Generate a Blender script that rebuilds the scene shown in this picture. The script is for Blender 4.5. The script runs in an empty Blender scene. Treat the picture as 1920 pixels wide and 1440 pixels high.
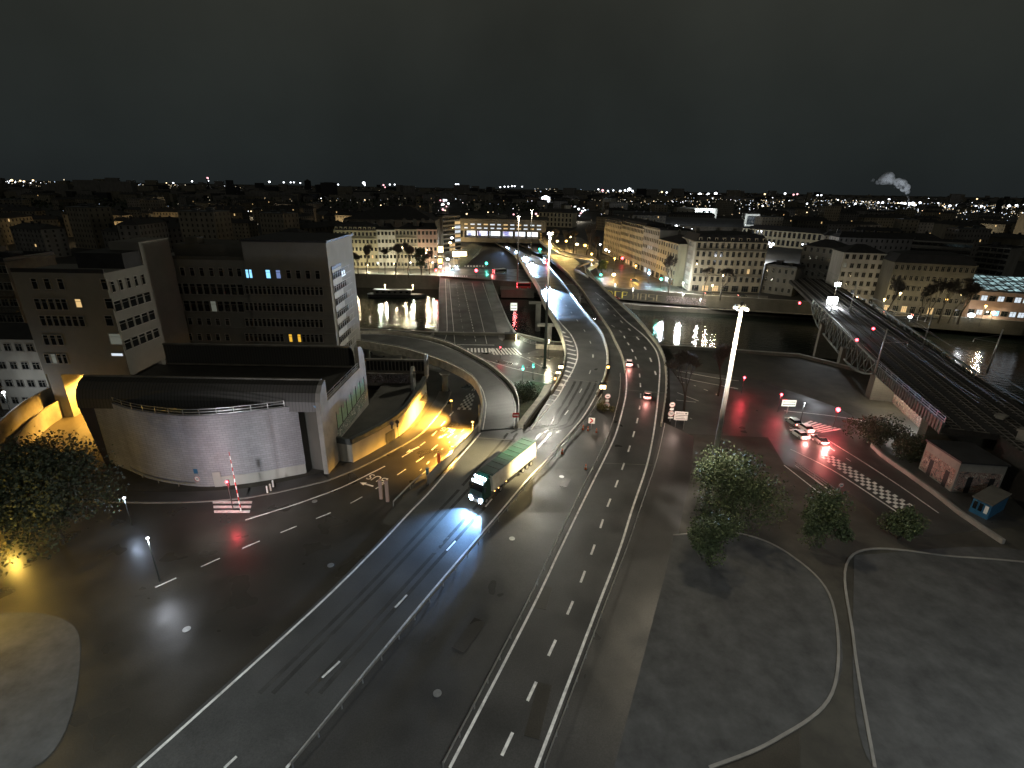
import bpy, math, random
from mathutils import Vector, Matrix
random.seed(11)
rnd = random.random
def U(a, b): return a + (b - a) * rnd()
R = math.radians
scene = bpy.context.scene
col = scene.collection

# ------------------------------------------------------------------ camera, world, exposure
CAMZ = 50.0; FPX = 960.0
cam_d = bpy.data.cameras.new("camera"); cam = bpy.data.objects.new("camera", cam_d); col.objects.link(cam)
cam_d.sensor_width = 36; cam_d.lens = 18.0
cam_d.clip_start = 0.5; cam_d.clip_end = 30000
CM = Matrix.Rotation(math.pi/2 - math.atan((720-351)/FPX), 4, 'X') @ Matrix.Rotation(R(1.0), 4, 'Z')
CM = Matrix.Translation((0, 0, CAMZ)) @ CM
cam.matrix_world = CM
scene.camera = cam
vs = scene.view_settings
scene.display_settings.display_device = 'sRGB'
vs.view_transform = 'Standard'; vs.look = 'None'; vs.exposure = 0; vs.gamma = 1
world = bpy.data.worlds.new("World"); scene.world = world; world.use_nodes = True
wn = world.node_tree.nodes; wl = world.node_tree.links
bg = wn['Background']
tc = wn.new('ShaderNodeTexCoord'); sp = wn.new('ShaderNodeSeparateXYZ'); wl.new(tc.outputs['Generated'], sp.inputs[0])
cr = wn.new('ShaderNodeValToRGB'); wl.new(sp.outputs['Z'], cr.inputs[0])      # cloud lit from below by the city
e = cr.color_ramp.elements
e[0].position = 0.0; e[0].color = (0.0130, 0.0160, 0.0165, 1)
e[1].position = 1.0; e[1].color = (0.0125, 0.0120, 0.0090, 1)
for p, c in ((0.05, (0.0155, 0.0190, 0.0185, 1)), (0.16, (0.0190, 0.0218, 0.0195, 1)), (0.30, (0.0250, 0.0262, 0.0215, 1)), (0.5, (0.0262, 0.0262, 0.0208, 1))):
    q = e.new(p); q.color = c
nz = wn.new('ShaderNodeTexNoise'); nz.inputs['Scale'].default_value = 2.2; nz.inputs['Detail'].default_value = 5
mr = wn.new('ShaderNodeMapRange'); mr.inputs['From Min'].default_value = .3; mr.inputs['From Max'].default_value = .7
mr.inputs['To Min'].default_value = .74; mr.inputs['To Max'].default_value = 1.2
wl.new(tc.outputs['Generated'], nz.inputs['Vector']); wl.new(nz.outputs['Fac'], mr.inputs['Value'])
mx = wn.new('ShaderNodeVectorMath'); mx.operation = 'SCALE'; wl.new(cr.outputs['Color'], mx.inputs[0]); wl.new(mr.outputs[0], mx.inputs['Scale'])
wl.new(mx.outputs[0], bg.inputs['Color']); bg.inputs['Strength'].default_value = 1.1
# broad, dim glow of the cloudy city sky (from behind and left of the viewpoint)
sd = bpy.data.lights.new("sky_glow", 'SUN'); sd.energy = 0.08; sd.angle = R(70); sd.color = (1.0, .96, .84)
so = bpy.data.objects.new("sky_glow", sd); col.objects.link(so)
so.rotation_euler = Vector((-0.25, -0.75, 0.85)).to_track_quat('Z', 'Y').to_euler()

def ray(x, y):
    d = CM.to_3x3() @ Vector(((x-960)/FPX, -(y-720)/FPX, -1)); return d
def W(x, y, z=0.0):                       # ground point seen at a photo position, at height z
    d = ray(x, y); t = (z - CAMZ)/d.z; return Vector((d.x*t, d.y*t, z))
def WY(x, y, Y):
    d = ray(x, y); t = Y/d.y; return Vector((d.x*t, Y, CAMZ + d.z*t))
def WD(x, y, D):
    d = ray(x, y); t = D/math.hypot(d.x, d.y); return Vector((d.x*t, d.y*t, CAMZ + d.z*t))
def HT(x, y, p):                          # height of the thing standing at p whose top is seen at y
    return WD(x, y, math.hypot(p[0], p[1])).z

# ------------------------------------------------------------------ mesh building
class MB:
    def __init__(s): s.v = []; s.f = []; s.m = []
    def face(s, pts, m=0):
        i = len(s.v); s.v += [tuple(p) for p in pts]; s.f.append(tuple(range(i, i+len(pts)))); s.m.append(m)
    def prism(s, poly, z0, z1, m=0, mt=None, ztop=None):
        n = len(poly); i = len(s.v)
        area = sum(poly[k][0]*poly[(k+1) % n][1]-poly[(k+1) % n][0]*poly[k][1] for k in range(n))
        if area < 0: poly = poly[::-1]
        s.v += [(p[0], p[1], z0) for p in poly] + [(p[0], p[1], z1) for p in poly]
        for k in range(n):
            s.f.append((i+k, i+(k+1) % n, i+n+(k+1) % n, i+n+k)); s.m.append(m)
        s.f.append(tuple(i+n+k for k in range(n))); s.m.append(m if mt is None else mt)
        s.f.append(tuple(i+n-1-k for k in range(n))); s.m.append(m)
    def box(s, c, d, m=0, rz=0, mt=None):
        hx, hy, hz = d[0]/2, d[1]/2, d[2]/2; ca, sa = math.cos(rz), math.sin(rz)
        poly = [(c[0]+x*ca-y*sa, c[1]+x*sa+y*ca) for x, y in ((-hx, -hy), (hx, -hy), (hx, hy), (-hx, hy))]
        s.prism(poly, c[2]-hz, c[2]+hz, m, mt)
    def beam(s, a, b, w, h=None, m=0):
        h = h or w; a = Vector(a); b = Vector(b); d = b-a
        if d.length < 1e-6: return
        q = d.to_track_quat('Z', 'Y').to_matrix()
        if abs(d.normalized().z) < .98:
            ux = d.cross(Vector((0, 0, 1))).normalized(); uy = ux.cross(d).normalized()
        else: ux = q.col[0]; uy = q.col[1]
        i = len(s.v)
        for p in (a, b):
            for sx, sy in ((-1, -1), (1, -1), (1, 1), (-1, 1)): s.v.append(tuple(p + ux*sx*w/2 + uy*sy*h/2))
        for k in range(4): s.f.append((i+k, i+(k+1) % 4, i+4+(k+1) % 4, i+4+k)); s.m.append(m)
        s.f.append((i+3, i+2, i+1, i)); s.f.append((i+4, i+5, i+6, i+7)); s.m += [m, m]
    def cyl(s, a, b, r0, r1=None, n=10, m=0, caps=True):
        r1 = r0 if r1 is None else r1; a = Vector(a); b = Vector(b); d = (b-a)
        q = d.to_track_quat('Z', 'Y').to_matrix(); i = len(s.v)
        for p, r in ((a, r0), (b, r1)):
            for k in range(n):
                t = 2*math.pi*k/n; s.v.append(tuple(p + q.col[0]*math.cos(t)*r + q.col[1]*math.sin(t)*r))
        for k in range(n): s.f.append((i+k, i+(k+1) % n, i+n+(k+1) % n, i+n+k)); s.m.append(m)
        if caps:
            s.f.append(tuple(i+n-1-k for k in range(n))); s.f.append(tuple(i+n+k for k in range(n))); s.m += [m, m]
    def ball(s, c, r, n=8, m=0, sz=1.0):
        c = Vector(c); i = len(s.v); rings = n//2
        s.v.append((c.x, c.y, c.z + r*sz))
        for j in range(1, rings):
            a = math.pi*j/rings
            for k in range(n):
                t = 2*math.pi*k/n; s.v.append((c.x+r*math.sin(a)*math.cos(t), c.y+r*math.sin(a)*math.sin(t), c.z+r*sz*math.cos(a)))
        s.v.append((c.x, c.y, c.z-r*sz)); last = len(s.v)-1
        for k in range(n):
            s.f.append((i, i+1+k, i+1+(k+1) % n)); s.m.append(m)
            for j in range(rings-2):
                b0 = i+1+j*n; s.f.append((b0+k, b0+n+k, b0+n+(k+1) % n, b0+(k+1) % n)); s.m.append(m)
            b0 = i+1+(rings-2)*n; s.f.append((b0+k, last, b0+(k+1) % n)); s.m.append(m)
    def sweep(s, pts, prof, m=0, close=False):
        """profile (side, up) carried along a line of points; side is to the right of travel"""
        n = len(pts); k = len(prof); i = len(s.v)
        for j, p in enumerate(pts):
            a = pts[max(0, j-1)]; b = pts[min(n-1, j+1)]; d = Vector((b[0]-a[0], b[1]-a[1], 0)).normalized(); sd_ = Vector((d.y, -d.x, 0))
            for q in prof: s.v.append((p[0]+sd_.x*q[0], p[1]+sd_.y*q[0], p[2]+q[1]))
        for j in range(n-1):
            for t in range(k if close else k-1):
                u = (t+1) % k; s.f.append((i+j*k+t, i+j*k+u, i+(j+1)*k+u, i+(j+1)*k+t)); s.m.append(m)
        if close:
            s.f.append(tuple(i+t for t in range(k))); s.f.append(tuple(i+(n-1)*k+k-1-t for t in range(k))); s.m += [m, m]
    def build(s, name, mats, parent=None, smooth=False):
        me = bpy.data.meshes.new(name); me.from_pydata(s.v, [], s.f)
        for m in (mats if isinstance(mats, (list, tuple)) else [mats]): me.materials.append(m)
        if any(s.m): me.polygons.foreach_set('material_index', s.m)
        if smooth: me.polygons.foreach_set('use_smooth', [True]*len(s.f))
        me.update()
        return link(name, me, parent)
def link(name, data, parent=None, loc=None, rot=None):
    o = bpy.data.objects.new(name, data); col.objects.link(o)
    if parent: o.parent = parent
    if loc is not None: o.location = loc
    if rot is not None: o.rotation_euler = rot
    return o
def tag(o, label, cat, group=None, kind=None):
    if label: o['label'] = label
    if cat: o['category'] = cat
    if group: o['group'] = group
    if kind: o['kind'] = kind
    return o
def struct(o, label=None): o['kind'] = 'structure'; return o
def empty(name, loc, label, cat, group=None, rz=0):
    o = link(name, None, None, loc, (0, 0, rz)); o.empty_display_size = .5
    return tag(o, label, cat, group)
KIDS = {}
def dup(root, loc, rz=0, label=None, group=None, scale=None, swap=None):
    r = root.copy(); col.objects.link(r); r.location = loc; r.rotation_euler = (0, 0, rz)
    if scale: r.scale = scale if isinstance(scale, (tuple, list)) else (scale,)*3
    if label: r['label'] = label
    if group: r['group'] = group
    def rec(src, dst):
        for ch in list(src.children):
            c = ch.copy(); col.objects.link(c); c.parent = dst
            if swap and c.data and c.data.name in swap: c.data = swap[c.data.name]
            rec(ch, c)
    rec(root, r)
    return r
def crom(pts, step=4):
    out = []; n = len(pts)
    for i in range(n-1):
        p0 = pts[max(0, i-1)]; p1 = pts[i]; p2 = pts[i+1]; p3 = pts[min(n-1, i+2)]
        L = math.dist(p1[:2], p2[:2]); k = max(1, int(L/step))
        for j in range(k):
            t = j/k; out.append(Vector([.5*((2*b)+(c-a)*t+(2*a-5*b+4*c-d)*t*t+(3*b-a-3*c+d)*t**3) for a, b, c, d in zip(p0, p1, p2, p3)]))
    out.append(Vector(pts[-1])); return out
def resample(pts, n):
    L = [0]
    for a, b in zip(pts, pts[1:]): L.append(L[-1]+(Vector(b)-Vector(a)).length)
    out = []; j = 0
    for i in range(n):
        t = L[-1]*i/(n-1)
        while j < len(L)-2 and L[j+1] < t: j += 1
        u = (t-L[j])/max(1e-9, L[j+1]-L[j]); out.append(Vector(pts[j]).lerp(Vector(pts[j+1]), min(1, u)))
    return out
def plen(pts): return sum((Vector(b)-Vector(a)).length for a, b in zip(pts, pts[1:]))

# ------------------------------------------------------------------ materials
def newmat(name):
    m = bpy.data.materials.new(name); m.use_nodes = True; return m, m.node_tree.nodes, m.node_tree.links, m.node_tree.nodes['Principled BSDF']
def mat(name, c, rough=.6, var=.25, scale=.6, metal=0, bump=0, spec=None, c2=None, detail=5, rvar=0, alpha=None):
    m, n, l, b = newmat(name)
    b.inputs['Roughness'].default_value = rough; b.inputs['Metallic'].default_value = metal
    if spec is not None: b.inputs['Specular IOR Level'].default_value = spec
    t = n.new('ShaderNodeTexCoord'); nt = n.new('ShaderNodeTexNoise'); nt.inputs['Scale'].default_value = scale; nt.inputs['Detail'].default_value = detail
    nt.inputs['Roughness'].default_value = .65
    l.new(t.outputs['Object'], nt.inputs['Vector'])
    r = n.new('ShaderNodeValToRGB'); l.new(nt.outputs['Fac'], r.inputs[0]); r.color_ramp.elements[0].position = .3; r.color_ramp.elements[1].position = .72
    lo = tuple(x*(1-var) for x in c); hi = c2 or tuple(min(1, x*(1+var)) for x in c)
    r.color_ramp.elements[0].color = (*lo, 1); r.color_ramp.elements[1].color = (*hi, 1)
    l.new(r.outputs[0], b.inputs['Base Color'])
    if rvar:
        q = n.new('ShaderNodeMapRange'); q.inputs['From Min'].default_value = .35; q.inputs['From Max'].default_value = .65
        q.inputs['To Min'].default_value = max(.03, rough-rvar); q.inputs['To Max'].default_value = min(1, rough+rvar)
        n2 = n.new('ShaderNodeTexNoise'); n2.inputs['Scale'].default_value = scale*.35; n2.inputs['Detail'].default_value = 4
        l.new(t.outputs['Object'], n2.inputs['Vector']); l.new(n2.outputs['Fac'], q.inputs['Value']); l.new(q.outputs[0], b.inputs['Roughness'])
    if bump:
        bm_ = n.new('ShaderNodeBump'); bm_.inputs['Strength'].default_value = bump; bm_.inputs['Distance'].default_value = .05
        n3 = n.new('ShaderNodeTexNoise'); n3.inputs['Scale'].default_value = scale*9; n3.inputs['Detail'].default_value = 3
        l.new(t.outputs['Object'], n3.inputs['Vector']); l.new(n3.outputs['Fac'], bm_.inputs['Height']); l.new(bm_.outputs[0], b.inputs['Normal'])
    return m
def glow(name, c, s, sample=True):
    m, n, l, b = newmat(name); b.inputs['Base Color'].default_value = (.1, .1, .1, 1)
    b.inputs['Emission Color'].default_value = (*c, 1); b.inputs['Emission Strength'].default_value = s
    if not sample: m.cycles.emission_sampling = 'NONE'
    return m
def wet(name, c, r0=.27, r1=.55, scale=.12, streak=None):
    """wet asphalt: worn patches, sealed cracks, damp and dry areas"""
    m, n, l, b = newmat(name)
    t = n.new('ShaderNodeTexCoord')
    a = n.new('ShaderNodeTexNoise'); a.inputs['Scale'].default_value = scale; a.inputs['Detail'].default_value = 6; a.inputs['Roughness'].default_value = .6
    f = n.new('ShaderNodeTexNoise'); f.inputs['Scale'].default_value = 7; f.inputs['Detail'].default_value = 4
    l.new(t.outputs['Object'], a.inputs['Vector']); l.new(t.outputs['Object'], f.inputs['Vector'])
    r = n.new('ShaderNodeValToRGB'); r.color_ramp.elements[0].position = .32; r.color_ramp.elements[1].position = .7
    r.color_ramp.elements[0].color = (*[x*.72 for x in c], 1); r.color_ramp.elements[1].color = (*[x*1.25 for x in c], 1)
    l.new(a.outputs['Fac'], r.inputs[0])
    mixn = n.new('ShaderNodeMix'); mixn.data_type = 'RGBA'; mixn.blend_type = 'OVERLAY'; mixn.inputs['Factor'].default_value = .55
    l.new(r.outputs[0], mixn.inputs['A']); l.new(f.outputs['Fac'], mixn.inputs['B'])
    l.new(mixn.outputs['Result'], b.inputs['Base Color'])
    q = n.new('ShaderNodeMapRange'); q.inputs['From Min'].default_value = .25; q.inputs['From Max'].default_value = .75
    q.inputs['To Min'].default_value = r0; q.inputs['To Max'].default_value = r1
    a2 = n.new('ShaderNodeTexNoise'); a2.inputs['Scale'].default_value = .16; a2.inputs['Detail'].default_value = 2.5; l.new(t.outputs['Object'], a2.inputs['Vector'])
    l.new(a2.outputs['Fac'], q.inputs['Value']); l.new(q.outputs[0], b.inputs['Roughness'])
    bp = n.new('ShaderNodeBump'); bp.inputs['Strength'].default_value = .35; bp.inputs['Distance'].default_value = .02
    f2 = n.new('ShaderNodeTexNoise'); f2.inputs['Scale'].default_value = 3.0; f2.inputs['Detail'].default_value = 6; l.new(t.outputs['Object'], f2.inputs['Vector'])
    l.new(f2.outputs['Fac'], bp.inputs['Height']); l.new(bp.outputs[0], b.inputs['Normal'])
    return m
M = {}
M['asphalt'] = wet('wet_asphalt', (.072, .072, .067))
M['asphalt2'] = wet('old_asphalt', (.05, .049, .045), .25, .6)
M['busroad'] = wet('dark_asphalt', (.042, .038, .030), .2, .5)
M['dirt'] = mat('damp_ground', (.045, .042, .032), .8, .5, .15, bump=.4)
M['grass'] = mat('grass', (.05, .062, .03), .9, .6, .5, bump=.6)
M['city_ground'] = mat('city_ground', (.03, .03, .028), .8, .5, .02)
M['paving'] = mat('paving', (.12, .115, .10), .55, .3, .3, bump=.2, rvar=.15)
M['paint'] = mat('road_paint', (.72, .71, .66), .5, .35, 1.2)
M['concrete'] = mat('concrete', (.22, .21, .185), .75, .3, .25, bump=.3)
M['concrete_d'] = mat('dirty_concrete', (.13, .12, .10), .8, .45, .35, bump=.3)
M['parapet'] = mat('parapet_concrete', (.46, .43, .34), .5, .35, .8, bump=.2)
M['steel'] = mat('galvanised_steel', (.42, .42, .40), .38, .2, 2, metal=.7)
M['darksteel'] = mat('dark_steel', (.06, .065, .06), .5, .3, 1, metal=.4)
M['truss'] = mat('truss_steel', (.09, .11, .10), .5, .4, 1.5, metal=.3)
M['black'] = mat('black', (.012, .012, .012), .6, .3, 2)
M['rubber'] = mat('rubber', (.02, .02, .02), .8, .2, 3)
M['glass_d'] = mat('dark_glass', (.012, .014, .015), .08, .4, .4)
M['glass_v'] = mat('vehicle_glass', (.01, .012, .014), .05, .2, 1)
M['frame'] = mat('window_frame', (.30, .29, .26), .6, .2, 3)
M['mast_pale'] = mat('pale_mast_paint', (.30, .27, .24), .5, .2, 2)
M['ballast'] = mat('ballast', (.022, .02, .018), .9, .5, 1.5, bump=.4)
M['rail'] = mat('rail_steel', (.16, .15, .14), .35, .2, 2, metal=.5)
M['g_flood'] = glow('flood_white', (.9, .95, 1), 60)
M['track'] = wet('wet_wheel_track', (.062, .061, .056), .16, .30, scale=.5)
M['gravel'] = mat('fine_gravel', (.062, .063, .060), .9, .4, .35, bump=.15, detail=9)
M['deckroad'] = wet('bridge_asphalt', (.045, .045, .04), .5, .75)
M['mast'] = mat('dull_mast_paint', (.09, .08, .07), .6, .25, 2)
M['far_frame'] = mat('weathered_frame', (.10, .095, .08), .7, .2, 3)
M['roof_d'] = mat('dark_roof', (.022, .022, .024), .6, .45, .4, bump=.4)
M['zinc'] = mat('zinc_roof', (.06, .065, .07), .4, .3, .5)
M['tower'] = mat('tower_render', (.20, .195, .175), .85, .16, .12, bump=.15)
M['shell'] = mat('roof_sheet', (.04, .038, .033), .5, .35, .5)
M['white'] = mat('white_paint', (.75, .75, .72), .45, .1, 2)
M['red'] = mat('red_paint', (.45, .02, .02), .45, .15, 2)
M['orange'] = mat('orange_plastic', (.7, .12, .02), .5, .15, 2)
M['green'] = mat('green_sheet', (.008, .04, .026), .4, .3, 1)
M['bark'] = mat('bark', (.05, .042, .032), .9, .4, 3, bump=.6)
M['twig'] = mat('twigs', (.06, .05, .038), .9, .4, 3)
M['blue'] = mat('blue_panel', (.03, .12, .22), .4, .2, 1)
M['g_white'] = glow('lamp_white', (.92, .95, 1), 9)
M['g_warm'] = glow('lamp_warm', (1, .72, .34), 12)
M['g_yel'] = glow('lamp_sodium', (1, .52, .10), 10)
M['g_red'] = glow('signal_red', (1, .05, .07), 16)
M['g_green'] = glow('signal_green', (.05, 1, .65), 12)
M['g_blue'] = glow('headlamp', (.62, .80, 1), 40)
M['g_tail'] = glow('tail_lamp', (1, .25, .2), 9)
M['g_amber'] = glow('amber_lamp', (1, .5, .12), 8)
M['w_cyan'] = glow('window_cyan', (.25, .65, 1), 1.6, False)
M['w_blue'] = glow('window_blue', (.3, .42, .85), .5, False)
M['w_warm'] = glow('window_warm', (1, .66, .28), .8, False)
M['w_dim'] = glow('window_dim', (.8, .85, .7), .12, False)
M['w_orange'] = glow('window_orange', (1, .55, .05), .9, False)
M['w_white'] = glow('window_white', (.8, .9, 1), .9, False)
M['far_w'] = glow('far_lamp_white', (.88, .93, 1), 5, False)
M['far_y'] = glow('far_lamp_warm', (1, .74, .42), 3.2, False)
M['far_p'] = glow('far_lamp_pink', (1, .45, .5), 3.0, False)
M['far_dim'] = glow('far_lamp_dim', (1, .85, .6), 1.1, False); M['far_blue'] = glow('far_lamp_blue', (.6, .75, 1), 2.0, False)

def stone(name, c, bricks=None, mortar=.8):
    m, n, l, b = newmat(name); b.inputs['Roughness'].default_value = .8
    t = n.new('ShaderNodeTexCoord'); a = n.new('ShaderNodeTexNoise'); a.inputs['Scale'].default_value = .18; a.inputs['Detail'].default_value = 7
    mp = n.new('ShaderNodeMapping'); mp.inputs['Scale'].default_value = (1.4, 1.4, .45); l.new(t.outputs['Object'], mp.inputs[0]); l.new(mp.outputs[0], a.inputs['Vector'])
    r = n.new('ShaderNodeValToRGB'); r.color_ramp.elements[0].position = .3; r.color_ramp.elements[1].position = .7
    r.color_ramp.elements[0].color = (*[x*.72 for x in c], 1); r.color_ramp.elements[1].color = (*[x*1.15 for x in c], 1)
    l.new(a.outputs['Fac'], r.inputs[0]); out = r.outputs[0]
    if bricks:
        # courses from height, stretchers from the distance run along the wall
        br = n.new('ShaderNodeTexBrick'); br.inputs['Scale'].default_value = 1; br.inputs['Brick Width'].default_value = bricks[0]; br.inputs['Row Height'].default_value = bricks[1]
        br.inputs['Mortar Size'].default_value = .03; br.inputs['Color1'].default_value = (1, 1, 1, 1); br.inputs['Color2'].default_value = (.86, .86, .86, 1); br.inputs['Mortar'].default_value = (mortar*.75,)*3+(1,)
        s2 = n.new('ShaderNodeSeparateXYZ'); l.new(t.outputs['Object'], s2.inputs[0]); ad = n.new('ShaderNodeMath'); ad.operation = 'ADD'; cb = n.new('ShaderNodeCombineXYZ')
        l.new(s2.outputs['X'], ad.inputs[0]); l.new(s2.outputs['Y'], ad.inputs[1]); l.new(ad.outputs[0], cb.inputs['X']); l.new(s2.outputs['Z'], cb.inputs['Y']); l.new(cb.outputs[0], br.inputs['Vector'])
        x = n.new('ShaderNodeMix'); x.data_type = 'RGBA'; x.blend_type = 'MULTIPLY'; x.inputs['Factor'].default_value = 1; l.new(out, x.inputs['A']); l.new(br.outputs['Color'], x.inputs['B']); out = x.outputs['Result']
    l.new(out, b.inputs['Base Color']); return m
M['block'] = stone('blockwork', (.33, .325, .34), (1.2, .42))
M['cream'] = stone('cream_stone', (.32, .29, .20))
M['beige'] = stone('beige_stone', (.24, .215, .165))
M['grey_s'] = stone('grey_stone', (.27, .26, .24))
M['pale'] = stone('pale_render', (.40, .39, .35))
M['pink'] = stone('pink_render', (.36, .25, .20))
M['darkwall'] = stone('dark_render', (.09, .085, .07))
M['city1'] = stone('city_wall_beige', (.20, .18, .14)); M['city2'] = stone('city_wall_grey', (.18, .17, .16)); M['city3'] = stone('city_wall_cream', (.26, .23, .17))
M['quay'] = stone('quay_stone', (.085, .08, .062), (1.6, .6))

def water_mat():
    m, n, l, b = newmat('river_water'); b.inputs['Base Color'].default_value = (.008, .011, .009, 1); b.inputs['Roughness'].default_value = .06
    t = n.new('ShaderNodeTexCoord'); mp = n.new('ShaderNodeMapping'); mp.inputs['Scale'].default_value = (.35, .6, 1); l.new(t.outputs['Object'], mp.inputs[0])
    a = n.new('ShaderNodeTexNoise'); a.inputs['Scale'].default_value = 1.0; a.inputs['Detail'].default_value = 5; l.new(mp.outputs[0], a.inputs['Vector'])
    bp = n.new('ShaderNodeBump'); bp.inputs['Strength'].default_value = .5; bp.inputs['Distance'].default_value = .3; l.new(a.outputs['Fac'], bp.inputs['Height']); l.new(bp.outputs[0], b.inputs['Normal'])
    return m
M['water'] = water_mat()
def graffiti(name, base, tags, scale=1.2):
    m, n, l, b = newmat(name); b.inputs['Roughness'].default_value = .7
    t = n.new('ShaderNodeTexCoord'); a = n.new('ShaderNodeTexNoise'); a.inputs['Scale'].default_value = scale; a.inputs['Detail'].default_value = 1.0; a.inputs['Distortion'].default_value = 2.2; l.new(t.outputs['Object'], a.inputs['Vector'])
    r = n.new('ShaderNodeValToRGB'); r.color_ramp.interpolation = 'CONSTANT'; els = r.color_ramp.elements
    els[0].position = 0; els[0].color = (*base, 1); els[1].position = .36; els[1].color = (*tags[0], 1)
    for i, p in enumerate((.41, .45, .49, .525, .56, .60, .65)):
        q = els.new(p); c = base if i % 3 == 2 else tags[(i+1) % len(tags)]; q.color = (*c, 1)
    l.new(a.outputs['Fac'], r.inputs[0]); l.new(r.outputs[0], b.inputs['Base Color']); return m
M['graf_dark'] = graffiti('spray_paint_grey', (.10, .09, .08), [(.30, .27, .28), (.05, .04, .04), (.22, .17, .16)], .45)
M['graf_mix'] = graffiti('spray_paint_mixed', (.22, .18, .15), [(.42, .36, .30), (.07, .06, .06), (.34, .20, .16)], .55)
M['graf_bw'] = graffiti('spray_paint_pale', (.17, .165, .145), [(.55, .56, .50), (.02, .02, .02), (.13, .22, .16)], .8)
M['spray_green'] = mat('spray_green', (.16, .27, .18), .7, .3, 2); M['spray_black'] = mat('spray_black', (.02, .02, .02), .7, .3, 2)
M['spray_yellow'] = mat('spray_yellow', (.75, .62, .08), .6, .2, 2)
M['spray_ochre'] = mat('spray_ochre', (.24, .20, .12), .7, .3, 2)
def leaf_mat(name, c):
    m, n, l, b = newmat(name); b.inputs['Roughness'].default_value = .7
    oi = n.new('ShaderNodeNewGeometry'); r = n.new('ShaderNodeValToRGB'); l.new(oi.outputs['Random Per Island'], r.inputs[0])
    r.color_ramp.elements[0].color = (*[x*.5 for x in c], 1); r.color_ramp.elements[1].color = (c[0]*1.6, c[1]*1.5, c[2]*1.4, 1)
    l.new(r.outputs[0], b.inputs['Base Color']); return m
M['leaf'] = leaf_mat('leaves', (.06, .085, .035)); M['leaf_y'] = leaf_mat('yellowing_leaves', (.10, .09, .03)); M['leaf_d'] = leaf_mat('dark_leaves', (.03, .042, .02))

def lamp(name, parent, loc, watts, color, spot=None, radius=.3, aim=None, blend=.5):
    d = bpy.data.lights.new(name, 'SPOT' if spot else 'POINT'); d.energy = watts; d.color = color; d.shadow_soft_size = radius
    if spot: d.spot_size = R(spot); d.spot_blend = blend
    o = link(name, d, parent, loc)
    if aim is not None: o.rotation_euler = Vector(aim).to_track_quat('-Z', 'Y').to_euler()
    return o
WHITE = (.9, .95, 1.0); WARM = (1, .86, .62); SOD = (1, .50, .08)
# ================================================================== TERRAIN AND RIVER
near_edge = [(-1500, 300), (-200, 200), (-60, 181), (-30, 178), (2, 178), (14, 168), (59, 165.5), (93, 158.7), (106, 142), (119, 134), (131, 121), (400, 60), (1500, -260)]
far_up = [(-1500, 430)] + [tuple(W(x, y)[:2]) for x, y in ((655, 516), (825, 520), (940, 529), (1005, 533), (1135, 541), (1330, 557), (1440, 564), (1560, 571), (1700, 591), (1800, 598), (1920, 607))] + [(500, 215), (1500, 90)]
far_low = [(1.0, 300)] + [tuple(W(x, y, -7)[:2]) for x, y in ((1000, 556), (1200, 581), (1400, 591), (1560, 601), (1700, 612), (1800, 620), (1920, 628))] + [(500, 178), (1500, 40)]
def sheet(name, poly, z, m):
    b = MB(); b.face([(x, y, z) for x, y in poly]); o = b.build(name, m)
    if o.data.polygons[0].normal.z < 0: o.data.flip_normals()
    return struct(o)
sheet('ground', [(-1500, -300)] + near_edge + [(1500, -300)], 0, M['dirt'])
sheet('city_ground', far_up + [(16000, 90), (16000, 15000), (-16000, 15000), (-16000, 430)], 0, M['city_ground'])
sheet('river', [(-1500, -290), (1500, -290), (1500, 500), (-1500, 500)], -7, M['water'])
i0 = [i for i, p in enumerate(far_up) if p[0] > 2][0]
sheet('lower_quay_path', far_low + [(1500, 91), (500, 216)] + far_up[i0:-2][::-1] + [(1.0, far_up[i0][1])], -5, M['paving'])
def wall_line(name, pts, z0, z1, t, m, label, cat='wall', group=None, cope=None):
    b = MB(); b.sweep([(p[0], p[1], 0) for p in pts], [(-t/2, z0), (-t/2, z1), (t/2, z1), (t/2, z0)], close=True)
    o = b.build(name, m); tag(o, label, cat, group)
    if cope:
        c = MB(); c.sweep([(p[0], p[1], 0) for p in pts], [(-t/2-.12, z1), (-t/2-.12, z1+.18), (t/2+.12, z1+.18), (t/2+.12, z1)], close=True)
        c.build('coping', cope, o)
    return o
wall_line('quay_wall', [(p[0], p[1]-.3) for p in far_up[:i0+1]], -9, .9, .6, M['quay'], 'dark stone quay wall of the far bank left of the road bridge', cope=M['concrete'])
gw = wall_line('quay_wall', [(p[0], p[1]-.3) for p in far_up[i0:]], -5, .9, .6, M['quay'], 'graffiti covered quay wall of the far bank right of the viaduct', cope=M['concrete'])
wall_line('quay_wall', far_low, -9, -4.8, .6, M['quay'], 'low wall edging the lower quay at the water', cope=M['concrete'])
wall_line('quay_wall', [(p[0], p[1]+.3) for p in near_edge], -9, .95, .5, M['quay'], 'stone wall along the near bank of the river', cope=M['concrete'])

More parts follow.
